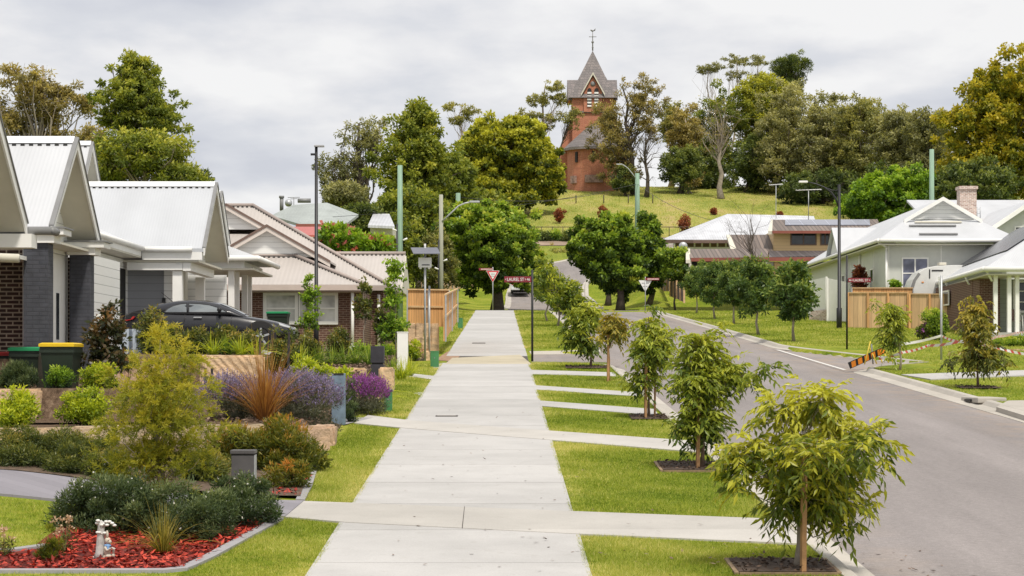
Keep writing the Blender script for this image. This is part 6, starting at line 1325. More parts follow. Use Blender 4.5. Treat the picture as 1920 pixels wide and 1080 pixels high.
for k, (a, b_, top, d, lab) in enumerate(((548, 590, 672, 44.5, 'yellow green shrub left of the lavender, above the lower wall'), (585, 625, 682, 44.2, 'yellow green shrub in the lower bed middle'), (620, 655, 684, 44, 'yellow green shrub in the lower bed near the blue letterbox'), (655, 700, 645, 60, 'leafy green groundcover shrub below the young pear trees'), (700, 735, 650, 61, 'leafy green shrub behind the black letterbox'), (765, 785, 632, 62, 'yellow flowering shrub right of the white letterbox'))):
    sh('small_shrub', lab, G((a + b_) / 2, d), [dome(a, b_, top, d, .3)], 22, .14, 60, .085, .035, 'lime' if k < 3 or k == 5 else 'bright', 280 + k, 'yellow green shrubs of the lower bed', tb=0, stem=False)
# young trees before the brick house
def slim_tree(lab, px, d, boxes, n, seed, leaf='bright', r0=.022):
    b = G(px, d); big_tree('young_tree', lab, 'tree', b, [E_px(*q, d) for q in boxes], n, .15, 40, .10, .065, leaf, 'trunkg', r0, seed, 'slim young trees before the brick house', twig=1, shell=.1, tb=.04)
slim_tree('slim young pear tree left of the lamp post', 580, 61, [(560, 598, 580, 622), (568, 595, 530, 580), (575, 586, 505, 535)], 34, 291)
slim_tree('sparse young tree between lamp post and downpipe of the brick house', 684, 62, [(665, 702, 545, 600), (672, 696, 525, 550)], 24, 292, 'hedge')
slim_tree('columnar young pear tree in front of the house corner', 742, 61.5, [(722, 758, 490, 530), (718, 752, 530, 590), (712, 760, 590, 640)], 84, 293)
slim_tree('thin young tree left of the columnar pear tree', 714, 62.5, [(702, 728, 575, 640)], 26, 294, 'hedge')

# ------------------------------------------------------------------ stone walls, edging
def sandmat(name, c, wv=0.0):
    m, nt, b = _nt(name); v = pos(nt); n1 = noise(nt, pos(nt, (1, 1, 3.5)), 2.2, 7, .62); n2 = noise(nt, v, 22, 5, .6)
    col = ramp(nt, n1, [(.3, tuple(x * .6 for x in c)), (.5, c), (.68, (min(1, c[0] * 1.18), c[1] * 1.12, c[2] * 1.05))])
    col = mixc(nt, .35, col, ramp(nt, n2, [(.3, (.6, .6, .6)), (.7, (1.25, 1.25, 1.25))]), 'MULTIPLY')
    nt.links.new(col, b.inputs[0]); b.inputs['Roughness'].default_value = .9
    w = N(nt, 'ShaderNodeTexWave', wave_type='BANDS', bands_direction='DIAGONAL'); w.inputs['Scale'].default_value = 3.2; w.inputs['Distortion'].default_value = 3; nt.links.new(v, w.inputs[0])
    bump(nt, b, math_(nt, 'ADD', n2, math_(nt, 'MULTIPLY', w.outputs[1], wv)), .7, .03); return m
M['sand'] = sandmat('sandstone', (.60, .43, .27)); M['sandp'] = sandmat('sandstone_pink', (.52, .36, .25)); M['slabs'] = sandmat('sandstone_sawn', (.60, .43, .27), .7); M['blockw'] = sandmat('block_wall', (.46, .36, .24))
def rock(mb, c, sz, rz=0, seed=0, rough=.02):
    bm = bmesh.new(); bmesh.ops.create_cube(bm, size=1)
    for v in bm.verts: v.co = Vector((v.co.x * sz[0], v.co.y * sz[1], v.co.z * sz[2]))
    bmesh.ops.bevel(bm, geom=list(bm.edges), offset=min(sz) * .10, segments=2, affect='EDGES'); bmesh.ops.subdivide_edges(bm, edges=[e for e in bm.edges if e.calc_length() > .2], cuts=3, use_grid_fill=True)
    rg = random.Random(seed); Mx = Matrix.Rotation(rz, 3, 'Z'); bm.verts.index_update()
    vs = [Mx @ (v.co + Vector((rg.uniform(-1, 1), rg.uniform(-1, 1), rg.uniform(-1, 1))) * rough) + Vector(c) for v in bm.verts]
    mb.add(vs, [[v.index for v in f.verts] for f in bm.faces]); bm.free()
def wall(lab, p0, p1, n, z0, z1, th, mat, seed, name='retaining_wall'):
    p0 = Vector(p0); p1 = Vector(p1); t = thing(name, lab, 'wall', (*((p0 + p1) / 2), z0)); dr = (p1 - p0); L_ = dr.length; rz = math.atan2(dr.y, dr.x)
    for i in range(n):
        c = p0 + dr * (i + .5) / n; mb = MB(); rock(mb, (c.x, c.y, (z0 + z1) / 2), (L_ / n - .012, th, z1 - z0 + random.Random(seed + i).uniform(-.02, .02)), rz, seed + i, .008); mb.build('block', M[mat], t)
    return t
wall('long low block wall across the left garden below the lime shrubs', (-8.0, 27.95), (-3.75, 31.0), 5, 1.35, 1.95, .28, 'blockw', 300)
wall('chiselled sandstone corner block at the end of the low garden wall by the lawn', (-3.75, 31.05), (-2.92, 31.55), 1, 1.35, 1.90, .5, 'sandp', 310)
wall('sandstone end block on the lawn behind the purple lavender', (-2.98, 32.1), (-3.02, 33.0), 1, 1.45, 1.88, .35, 'sandp', 312)
wall('short sandstone block wall of the upper left terrace under the bins', (-8.6, 33.45), (-7.75, 33.45), 1, 1.85, 2.46, .35, 'sand', 314)
wall('sandstone wall behind the magnolia stem below the bins', (-7.6, 36.6), (-6.2, 36.6), 2, 2.3, 2.86, .4, 'sandp', 316)
wall('big rough sawn sandstone slab above the lavender', (-6.35, 41.2), (-5.05, 41.4), 1, 2.1, 3.06, .45, 'slabs', 320)
wall('long low sandstone wall of the lower bed behind the yellow green shrubs', (-5.0, 46.0), (-3.3, 46.0), 3, 2.1, 2.80, .35, 'sand', 322)
wall('pale sandstone end block right of the black letterbox', (-3.08, 46.9), (-2.72, 46.9), 1, 2.2, 2.82, .5, 'sand', 326)
wall('pale sandstone end block beside the green post', (-3.22, 42.9), (-2.78, 42.9), 1, 1.9, 2.42, .5, 'sand', 328)
wall('low sandstone wall strip of the lower lavender bed', (-5.2, 43.2), (-3.2, 43.2), 3, 1.9, 2.40, .3, 'sand', 329)
t = thing('stone_blocks', 'stacked pale sandstone blocks at the foot of the white sign post', 'stone blocks', (-2.9, 63, 3.0))
for k, (px, py, w_, h_) in enumerate(((791, 645, .50, .42), (793, 668, .42, .34), (788, 678, .34, .2))):
    mb = MB(); p = at(px, py, 62.6 - .2 * k); rock(mb, p, (w_, .4, h_), 0, 330 + k, .01); mb.build('block', M['sand'] if k < 2 else M['trunkd'], t)
wall('low sandstone coping wall below the hedge at the right edge', (ax(1872, 70), 70.5), (ax(1990, 70), 69), 3, 3.3, az(655, 70), .3, 'sand', 334)
t = thing('garden_edging', 'grey concrete edging around the red mulch and driveway bed', 'edging', (-3.1, 19, 1.0))
def edge_strip(pts, w=.11):
    C = np.array(pts, float); dd = np.r_[0, np.cumsum(np.hypot(*np.diff(C, axis=0).T))]; s_ = np.linspace(0, dd[-1], 40); C = np.stack([np.interp(s_, dd, C[:, 0]), np.interp(s_, dd, C[:, 1])], -1)
    T_ = np.gradient(C, axis=0); T_ /= np.linalg.norm(T_, axis=1)[:, None]; n_ = np.stack([T_[:, 1], -T_[:, 0]], -1); secs = []
    for c, nn in zip(C, n_):
        z = Z(*c); secs.append([(c[0] - nn[0] * w / 2, c[1] - nn[1] * w / 2, z - .1), (c[0] - nn[0] * w / 2, c[1] - nn[1] * w / 2, z + .035), (c[0] + nn[0] * w / 2, c[1] + nn[1] * w / 2, z + .03), (c[0] + nn[0] * w / 2, c[1] + nn[1] * w / 2, z - .1)])
    MB().loft(secs, smooth=False).build('edging_strip', M['edge'], t)
edge_strip([(-7, 18.72), (-4.7, 18.70), (-3.2, 18.72), (-3.05, 18.85), (-2.93, 19.6), (-2.66, 22.0), (-2.6, 22.6)]); edge_strip([(-2.55, 24.4), (-2.62, 26), (-2.75, 28), (-2.9, 30.6)]); edge_strip([(-8, 19.8), (-4.9, 19.85), (-4.6, 20.2)])

# loose red chips
rng = np.random.default_rng(340)
n = 5200; p = np.stack([rng.uniform(-5.2, -2.75, n), rng.uniform(18.8, 22.5, n), np.zeros(n)], -1); ok = p[:, 0] < -3.05 + .115 * (p[:, 1] - 18.8); ok &= ~((p[:, 0] < -4.6) & (p[:, 1] > 19.8)); p = p[ok]
p2 = np.stack([rng.uniform(-2.95, -2.62, 500), rng.uniform(24.9, 27.5, 500), np.zeros(500)], -1); p2 = p2[p2[:, 0] < -2.62 - .05 * (p2[:, 1] - 24.9)]
p = np.concatenate([p, p2]); n = len(p); p[:, 2] = zg(p[:, 0], p[:, 1]) + .015 + .03 * rng.random(n)
dd = unit(np.stack([rng.normal(size=n), rng.normal(size=n), rng.normal(size=n) * .3], -1)); c = npmesh('red_wood_chips', quads(p, dd, .075 * rng.uniform(.6, 1.4, n), .032, rng, up=.6), 4, LM['redchip'], None, rng.random(n)); tag(c, 'bright red wood chip mulch in the front garden bed', 'wood chips', kind='stuff')
n = 5000; p = np.stack([rng.uniform(-5.4, -3.1, n), rng.uniform(31.6, 62, n), np.zeros(n)], -1); p[:, 2] = zg(p[:, 0], p[:, 1]) + .02 + .03 * rng.random(n)
dd = unit(np.stack([rng.normal(size=n), rng.normal(size=n), rng.normal(size=n) * .3], -1)); c = npmesh('bark_chips', quads(p, dd, .09, .04, rng), 4, LM['bark'], None, rng.random(n)); tag(c, 'brown bark chips in the terraced garden beds', 'bark chips', kind='stuff')

# ------------------------------------------------------------------ letterboxes and service posts
M['lgrey'] = plain('letterbox_grey', (.085, .08, .08), .5, .1, 6); M['lblue'] = plain('letterbox_blue', (.15, .205, .27), .7, .22, 7, bs=.3); M['lblack'] = plain('letterbox_black', (.035, .034, .042), .6, .2, 8, bs=.3); M['postgreen'] = plain('service_green', (.055, .20, .075), .6, .12, 6)
d = 24.2; x = ax(457, d); z0 = Z(x, d); z1 = az(843, d)
t = thing('letterbox', 'dark grey letterbox pillar with thin cap behind the white flowered bush', 'letterbox', (x, d, z0))
MB().box((x, d, (z0 + z1 - .06) / 2), (.27, .2, z1 - .06 - z0), bev=.008).build('pillar', M['lgrey'], t); MB().box((x, d, z1 - .025), (.295, .23, .045), bev=.008).build('cap', M['lgrey'], t); MB().bx(x - .135, x + .135, d - .102, d - .09, z1 - .064, z1 - .05).build('slot', M['dark'], t)
MB().bx(x + .136, x + .142, d - .1, d + .1, z0, z1 - .06).build('side_plate', M['greym'], t)
d = 36.4; x = ax(635, d); z0 = Z(x, d); z1 = az(700, d); t = thing('letterbox', 'tall blue grey rendered letterbox pillar beside the lavender', 'letterbox', (x, d, z0))
MB().box((x, d, (z0 + z1) / 2), (.235, .24, z1 - z0), bev=.012).build('pillar', M['lblue'], t); MB().box((x + .12, d, z1 - .22), (.012, .16, .16)).build('door', M['mudgrey'], t); MB().box((x, d - .122, z1 - .012), (.2, .012, .03)).build('slot', M['dark'], t)
d = 48.0; x = ax(708, d); z0 = Z(x, d); z1 = az(649, d); t = thing('letterbox', 'black two tier letterbox block in front of the strap leaved plants', 'letterbox', (x, d, z0))
zm = az(682, d); MB().box((x, d, (z0 + zm - .02) / 2), (.31, .31, zm - .02 - z0), bev=.01).build('base', M['lblack'], t); MB().box((x, d, (zm + z1 + .02) / 2), (.315, .315, z1 - zm - .02), bev=.01).build('box', M['lblack'], t); MB().box((x, d, zm), (.26, .26, .05)).build('gap', M['dark'], t)
d = 55.5; x = ax(755, d); z0 = Z(x, d); z1 = az(624, d); t = thing('letterbox', 'plain white rendered letterbox pillar near the timber fence', 'letterbox', (x, d, z0)); MB().box((x, d, (z0 + z1) / 2), (.29, .3, z1 - z0), bev=.012).build('pillar', M['white'], t); MB().box((x, d, z1 + .012), (.31, .32, .025), bev=.006).build('cap', M['white'], t)
def post(lab, px, py0, py1, d, w_):
    x = ax(px, d); z0 = az(py1, d); z1 = az(py0, d); t = thing('service_post', lab, 'service post', (x, d, z0), 'green telecom posts along the path')
    MB().box((x, d, (z0 - .1 + z1 - .03) / 2), (w_, w_ * .8, z1 - .03 - z0 + .1), bev=.012).build('body', M['postgreen'], t); MB().box((x, d, z1 - .015), (w_ + .012, w_ * .8 + .012, .03), bev=.008).build('lid', M['postgreen'], t)
    MB().box((x, d - w_ * .4 - .003, z1 - .2), (.03, .01, .03)).build('lock', M['mudgrey'], t)
post('green service post on the lawn nearest the camera, left of the path', 728, 730, 771, dpl(771), .155); post('green service post beside the stacked sandstone blocks', 815, 658, 689, dpl(689), .235); post('small green service post far along the path by the timber fence', 863, 596, 616, dpl(616), .24)
M['binb'] = plain('bin_green', (.022, .034, .024), .45, .12, 4); M['liny'] = plain('lid_yellow', (.75, .50, .02), .45, .08); M['ling'] = plain('lid_green', (.02, .26, .10), .45, .08); M['linr'] = plain('lid_red', (.38, .03, .03), .45, .08)
def wbin(lab, px, py0, d, lid, w_=.58, rz=0, z0=None, hh=1.06):
    x = ax(px, d); z1 = az(py0, d); z0 = z1 - hh; t = thing('wheelie_bin', lab, 'bin', (x, d, z0), 'wheelie bins'); h_ = z1 - .06
    def sec(w, l, z, yo=0): return [(x - w / 2, d - l / 2 + yo, z), (x + w / 2, d - l / 2 + yo, z), (x + w / 2, d + l / 2 + yo, z), (x - w / 2, d + l / 2 + yo, z)]
    MB().loft([sec(w_ * .78, .5, z0 + .06), sec(w_ * .86, .58, z0 + .45), sec(w_ * .95, .68, h_ - .1), sec(w_ * 1.0, .72, h_ - .099), sec(w_ * 1.0, .72, h_)], smooth=False).build('body', M['binb'], t)
    MB().loft([sec(w_ * 1.04, .78, h_ + .002), sec(w_ * 1.04, .78, h_ + .05), sec(w_ * .9, .62, z1 + .01, .02)], smooth=False).build('lid', M[lid], t)
    for s_ in (-1, 1): MB().lathe((x + s_ * w_ * .42, d + .27, z0 + .10), [(.02, -.03), (.1, -.03), (.1, .03), (.02, .03)], 14, 'x').build('wheel', M['black'], t)
    MB().tube([(x - w_ * .4, d + .42, h_ - .02), (x + w_ * .4, d + .42, h_ - .02)], .016, 8).build('handle', M['binb'], t)
wbin('dark green wheelie bin with yellow lid beside the first charcoal column', 115, 644, 34.8, 'liny', hh=.98); wbin('dark green wheelie bin with green lid next to the yellow lidded one', 54, 652, 35.3, 'ling', .52, hh=.98); wbin('wheelie bin with red lid mostly hidden at the left edge', 8, 661, 35.6, 'linr', .5, hh=.95); wbin('wheelie bin with green lid against the window of the brown brick house', 522, 585, 67.6, 'ling', .70); wbin('wheelie bin with red lid standing between the two charcoal columns', 132, 581, 43.2, 'linr', .5)
d = 46.2
for px, lab, w_ in ((231, 'pale blue planter box left of the other beneath the car tail', .34), (272, 'wider pale blue planter box beneath the rear wheel of the car', .52)):
    x = ax(px, d); t = thing('planter', lab, 'planter', (x, d, Z(x, d)), 'pale blue planters'); MB().loft([[(x + s_ * w_ * k, d + r_ * .2, z) for s_, r_ in ((-.5, -1), (.5, -1), (.5, 1), (-.5, 1))] for k, z in ((.9, Z(x, d) - .05), (1, az(617, d)))], smooth=False).build('tub', plain('planter_blue', (.42, .48, .56), .6, .06), t); MB().bx(x - w_ * .46, x + w_ * .46, d - .18, d + .18, az(620, d), az(616, d)).build('soil', M['soil'], t)
def dark_stake(px, y0, y1, d, lab): o = MB().box((ax(px, d), d, (az(y0, d) + az(y1, d)) / 2), (.045, .045, az(y0, d) - az(y1, d)), ry=.03).build('tree_stake', M['dstake']); tag(o, lab, 'stake', 'stakes beside young trees')
dark_stake(487, 632, 700, 43.0, 'black stake left of the staked shrub before the car bonnet'); dark_stake(541, 622, 705, 43.0, 'black stake right of the staked shrub before the car bonnet'); dark_stake(167, 690, 725, 35.0, 'black stake holding the bronze magnolia'); dark_stake(385, 690, 725, 40.4, 'short black stake left of the pale lavender'); dark_stake(397, 690, 722, 40.6, 'thin black stake among the pale lavender spikes')

# ------------------------------------------------------------------ rabbit figurine
d = 19.5; x = ax(198, d); z = Z(x, d) + .01; k = .375 / 72
def fp(px, py): return (x + (px - 196) * k, d, z + (1052 - py) * k)
stone = plain('figurine_stone', (.46, .44, .42), .8, .25, 22, bs=.5, dirt=.5); fur = plain('figurine_fur', (.50, .44, .36), .7, .15, 20); bluec = plain('figurine_blue', (.18, .32, .55), .6, .1)
t = thing('rabbit_figurine', 'small stone garden rabbit with blue scarf sitting by a tree stump with blossoms', 'garden ornament', (x, d, z))
mb = MB(); mb.tube([fp(184, 1053), fp(186, 1040), fp(187, 1010), fp(188, 992), fp(184, 982)], [.062, .045, .036, .034, .026], 10); mb.tube([fp(188, 992), fp(194, 986)], [.034, .03], 8)
for px in (176, 180, 192): mb.ball(fp(px, 1050), (.035, .04, .018), 8, 5)
mb.build('stump', stone, t)
rg = random.Random(3); mb = MB()
for px, py in ((198, 983), (204, 983), (209, 986), (213, 990), (194, 987), (200, 989), (183, 981), (181, 986), (190, 989), (186, 1003), (190, 1005), (195, 1004), (182, 1003)): p = fp(px, py); mb.ball((p[0], p[1] - .02 + rg.uniform(-.01, .01), p[2]), (.022, .028, .014), 8, 5)
mb.build('blossom', plain('figurine_white', (.66, .65, .62), .7, .1, 25), t)
mb = MB()
def ov(px, py, r, yo=-.03): p = fp(px, py); mb.ball((p[0], p[1] + yo, p[2]), r, 12, 8)
ov(200, 1036, (.034, .04, .062)); ov(201, 1018, (.03, .034, .034)); ov(205.5, 1020, (.018, .022, .018), -.04); ov(203, 1046, (.038, .045, .024)); ov(212, 1045, (.016, .03, .022), -.04); ov(212, 1038, (.012, .016, .035), -.04); ov(196, 1048, (.02, .03, .02))
for px, yo in ((201, -.04), (198.5, -.015)): mb.tube([(fp(px, 1014)[0], d + yo, fp(px, 1014)[2]), (fp(px, 1006)[0], d + yo, fp(px, 1006)[2]), (fp(px - .3, 999)[0], d + yo, fp(px, 999)[2])], [.009, .0125, .006], 8)
mb.tube([(fp(197, 1029)[0], d - .06, fp(197, 1029)[2]), (fp(201, 1035)[0], d - .075, fp(201, 1035)[2]), (fp(209, 1034)[0], d - .07, fp(209, 1034)[2])], [.012, .011, .009], 8); bd = mb.build('rabbit', fur, t)
mb = MB(); p = fp(203.2, 1017); mb.ball((p[0], d - .062, p[2]), (.004, .004, .005), 8, 6); mb.build('eye', M['dark'], bd)
mb = MB(); p = fp(201, 1027); mb.lathe((p[0], d - .03, p[2] - .012), [(.024, 0), (.034, .006), (.034, .018), (.024, .026)], 14); mb.box((p[0] + .012, d - .068, p[2] - .025), (.022, .012, .04)); mb.build('scarf', bluec, bd)
mb = MB(); p = fp(210, 1031); mb.box((p[0] - .012, d - .075, p[2]), (.034, .03, .006), ry=-.35); mb.box((p[0] + .018, d - .075, p[2]), (.034, .03, .006), ry=.35); mb.build('book', plain('figurine_book', (.62, .6, .55), .7, .1), t)
# ------------------------------------------------------------------ signs, lamps, poles
M['maroon'] = plain('sign_maroon', (.20, .018, .03), .5, .08); M['signw'] = plain('sign_white', (.75, .74, .73), .5, .04); M['signr'] = plain('sign_red', (.52, .02, .035), .5, .06); M['signb'] = plain('sign_text_dark', (.12, .15, .19), .6)
M['polegreen'] = boards('treated_pole', (.25, .37, .28), axis=3, pitch=.09, gap=.12, var=.25, dark=.75, rough=.85, grain=.4); M['polegrey'] = boards('old_pole', (.36, .36, .29), axis=3, pitch=.09, gap=.12, var=.25, dark=.7, rough=.9, grain=.4)
def street_sign(lab, px, y0, y1, d, bx0, bx1, by0, by1, parts, post='black', pr=.035):
    x = ax(px, d); z0 = az(y1, d); z1 = az(y0, d); t = thing('street_name_sign', lab, 'street sign', (x, d, z0))
    mb = MB(); mb.tube([(x, d, z0 - .2), (x, d, z1)], pr, 10); mb.ball((x, d, z1), (pr, pr, .03), 8, 5); mb.build('post', M[post], t)
    a, b, zl, zh = ax(bx0, d), ax(bx1, d), az(by1, d), az(by0, d)
    bl = MB(); bl.box(((a + b) / 2, d - .045, (zl + zh) / 2), (b - a, .022, zh - zl), bev=.006); bl = bl.build('name_blade', M['maroon'], t)
    s = -1 if bx0 < px else 1; cl_ = MB(); cl_.box((x + s * .05, d - .02, (zl + zh) / 2), (.1, .06, (zh - zl) * .5)); cl_.build('clamp', M[post], t)
    mb = MB()
    for txt, a0, a1, hk in parts: mb.textfit(txt, ax(a0, d), ax(a1, d), d - .060, (zl + zh) / 2, (zh - zl) * hk)
    mb.build('lettering', M['signw'], bl); return t
d = 61.5
street_sign('maroon LAUREL ST sign on a black post beside the lane mouth, left of the road', 998, 507, 679, d, 945.5, 996, 518.5, 529.5, (('<', 947.3, 949.6, .34), ('LAUREL ST', 951.2, 982.5, .56), ('>', 984.2, 986.5, .34), ('46', 987.8, 993.6, .44)))
d = 71.0
street_sign('maroon LAUREL ST sign on a black post on the right verge before the timber fence', 1588, 480, 657, d, 1590, 1632, 521.5, 529.5, (('46', 1591, 1595.6, .44), ('<', 1596.8, 1598.8, .34), ('LAUREL ST', 1600, 1627, .56), ('>', 1628.6, 1630.8, .34)))
def tri(cx_, d, zt, w, h_, inset=0): return [(cx_ - w / 2 + inset * 1.7, zt - inset), (cx_ + w / 2 - inset * 1.7, zt - inset), (cx_, zt - h_ + inset * 2.1)]
def give_way(lab, px, yt, yb, ybase, wpx, d, front=True, rz=0, blade=None, post='greym'):
    x = ax(px, d); zt = az(yt, d); h_ = az(yt, d) - az(yb, d); w = wpx * d / F; z0 = az(ybase, d); t = thing('give_way_sign', lab, 'road sign', (x, d, z0)); cs, sn = math.cos(rz), math.sin(rz)
    def tr(p, y): return (x + (p[0] - x) * cs - y * sn, d + (p[0] - x) * sn + y * cs, p[1])
    mb = MB(); mb.tube([(x, d, z0 - .2), (x, d, zt + (.25 if blade else .05))], .035, 8); mb.build('post', M[post], t)
    y0 = -.05 if front else .05
    def plate(ins, y, mat, nm, par):
        pts = [tr(p, y) for p in tri(x, d, zt, w, h_, ins)]; n_ = Vector((-sn, cs, 0)) * .006; return MB().prism(pts, n_).build(nm, M[mat], par)
    pl = plate(0, y0, 'signw', 'plate', t)
    if front:
        plate(.022, y0 - .008, 'signr', 'red_border', pl); plate(.105, y0 - .016, 'signw', 'white_field', pl)
        mb = MB(); mb.text('GIVE', (x, d + y0 - .02, zt - h_ * .30), .135, sx=.95); mb.text('WAY', (x, d + y0 - .02, zt - h_ * .47), .115, sx=.9); mb.build('lettering', M['signb'], pl)
    else:
        mb = MB()
        for q in (.22, .5): mb.add([tr((x - w * .35 * (1 - q), zt - h_ * q), y0 - .02), tr((x + w * .35 * (1 - q), zt - h_ * q), y0 - .02), tr((x + w * .35 * (1 - q), zt - h_ * q - .04), y0 - .02), tr((x - w * .35 * (1 - q), zt - h_ * q - .04), y0 - .02)], [(0, 1, 2, 3)])
        mb.build('back_rail', M['greym'], pl)
    if blade:
        b0, b1, c0, c1 = blade; a, b = ax(b0, d), ax(b1, d); bl = MB().box(((a + b) / 2, d - .04, (az(c0, d) + az(c1, d)) / 2), (b - a, .02, az(c0, d) - az(c1, d))).build('name_blade', M['maroon'], t)
        MB().box(((a + b) / 2 + .05, d - .055, (az(c0, d) + az(c1, d)) / 2), ((b - a) * .82, .006, (az(c0, d) - az(c1, d)) * .42)).build('worn_lettering', plain('sign_faded', (.62, .45, .43), .6, .4, 9), bl)
    return t
give_way('red and white GIVE WAY triangle in front of the plane tree, street blade above', 924, 507.5, 530, 579, 25, 139.5, True, blade=(898, 924, 502.5, 507))
give_way('white back of a triangular road sign on the far right corner', 1210, 525.5, 547, 578, 25, 146, False, blade=(1210, 1236, 521, 525.5))
give_way('grey triangular road sign seen almost edge on beside the red and white tape', 1765, 520, 561, 676, 46, 62.6, False, rz=R(72), post='greym')
def lamp_left():
    d = 62.0; x = ax(593, d); z0 = Z(x, d); z1 = az(276, d); t = thing('street_lamp', 'tall straight black street lamp before the brown brick house', 'street lamp', (x, d, z0))
    mb = MB(); mb.tube([(x, d, z0 - .1), (x, d, z0 + .7), (x, d, z0 + .72), (x, d, z1)], [.075, .075, .062, .045], 12); mb.build('pole', M['black'], t)
    mb = MB(); mb.box((x - .09, d, z1 - .22), (.16, .09, .06)); mb.build('bracket', M['black'], t)
    h_ = MB(); h_.box((x + .09, d - .02, z1 + .03), (.30, .22, .055), bev=.015); h_ = h_.build('lamp_head', plain('lamp_head_grey', (.35, .35, .36), .4), t)
def lamp_right():
    d = 96.0; x = ax(1573.5, d); z0 = az(616, d); z1 = az(346, d); t = thing('street_lamp', 'black street lamp with curved arm on the right verge', 'street lamp', (x, d, z0))
    mb = MB(); mb.tube([(x, d, z0 - .2), (x, d, z0 + .95), (x, d, z0 + 1.0), (x, d, z1)], [.13, .13, .085, .065], 12); mb.build('pole', M['black'], t)
    mb = MB(); p = [(1573, 388), (1567, 372), (1558, 360), (1545, 351), (1530, 345), (1512, 341)]; mb.tube([tuple(at(a, b, d)) for a, b in p], [.055, .05, .045, .04, .035, .03], 8); mb.tube([tuple(at(a, b, d)) for a, b in ((1573, 357), (1560, 357), (1546, 351))], .03, 6); mb.build('arm', M['black'], t)
    q = at(1506, 341, d); h_ = MB(); h_.box((q.x, d, q.z), (.42, .2, .1), bev=.03); h_.build('lamp_head', M['signw'], t)
lamp_left(); lamp_right()
def pole(lab, px, y0, y1, d, r, mat, arm=None, extra=0, lean=0):
    x = ax(px, d); z1 = az(y0, d); z0 = Z(x, d); t = thing('power_pole', lab, 'power pole', (x, d, z0)); 
    MB().tube([(x, d, z0 - .2), (x + lean * .5, d, (z0 + z1) / 2), (x + lean, d, z1)], [r * 1.15, r * 1.05, r * .92], 12).build('pole', M[mat], t)
    if arm:
        pts = [tuple(at(a, b, d - .1)) for a, b in arm]; MB().tube(pts, .05, 6).build('lamp_arm', M['greym'], t); e = Vector(pts[-1]); s_ = 1 if pts[-1][0] > pts[0][0] else -1
        MB().box(e + Vector((s_ * .25, 0, .02)), (.62, .22, .12), bev=.03).build('lamp_head', M['greym'], t)
    if extra:
        mb = MB(); mb.tube([(x - r * 1.1, d - r * .6, z0), (x - r * 1.05, d - r * .6, z0 + (z1 - z0) * .62)], .05, 6); mb.build('cable_guard', M['black'], t); mb = MB()
        for k in range(3): mb.tube([(x + (r + .02) * (1 if k % 2 else -1), d - .1, z1 - 3.5 - k * .5), (x + (r + .25) * (1 if k % 2 else -1), d - .1, z1 - 3.4 - k * .5)], .05, 6)
        mb.build('insulator', M['signw'], t)
    return t
pole('tall pale green timber pole behind the taupe roof', 750, 310, 480, 108, .145, 'polegreen', extra=1)
pole('weathered grey pole with street light arm behind the roofed white sign', 827, 365, 560, 122, .13, 'polegrey', arm=[(829, 415), (845, 400), (860, 386), (872, 381), (882, 379)], extra=1)
pole('thin green pole among the trees right of the street light pole', 857, 362, 440, 190, .24, 'polegreen', lean=.1)
pole('pale green pole with curved light arm below the church', 1195, 325, 440, 212, .25, 'polegreen', arm=[(1192, 334), (1186, 326), (1178, 316), (1170, 310), (1166, 308.5)])
pole('green pole rising behind the sage house roof', 1747, 280, 380, 150, .18, 'polegreen', extra=0)
def aerial(lab, px, y0, y1, d, w):
    x = ax(px, d); t = thing('tv_aerial', lab, 'aerial', (x, d, az(y1, d)), 'aerials'); mb = MB(); mb.tube([(x, d, az(y1, d)), (x, d, az(y0, d))], .03, 5); mb.build('mast', M['greym'], t); mb = MB(); mb.tube([(x - w / 2, d, az(y0 + 1, d)), (x + w / 2, d, az(y0 - 1, d))], .03, 5)
    for k in range(9): xx = x - w / 2 + w * k / 8; mb.tube([(xx, d - .35, az(y0, d)), (xx, d + .35, az(y0, d))], .015, 4)
    mb.build('boom', M['signw'], t)
aerial('tall aerial in front of the dark wood, left of the curved lamp', 1455, 346, 410, 170, 1.1); aerial('long aerial behind the curved street lamp', 1516, 356, 412, 153, 1.9)
# wires
def wire(lab, pts, r=.03):
    P_ = []
    for (a, b) in zip(pts[:-1], pts[1:]):
        a = Vector(a); b = Vector(b)
        for k in range(8): q = a.lerp(b, k / 8); q.z -= math.sin(math.pi * k / 8) * (b - a).length * .012; P_.append(q)
    P_.append(Vector(pts[-1])); o = MB().tube(P_, r, 5).build('power_line', M['black']); tag(o, lab, 'wire', 'overhead wires')
wire('overhead wire crossing the hill lawn below the church, upper one', [at(860, 370, 190), at(1130, 362, 240)]); wire('overhead wire crossing the hill lawn below the church, lower one', [at(860, 396, 190), at(1195, 345, 212)], .022)
wire('overhead wire from the church pole towards the silver roof', [at(1195, 345, 212), at(1340, 415, 172)], .02); wire('faint wire from the tall green pole over the grey green roof', [at(751, 395, 108), at(520, 408, 116)], .012)
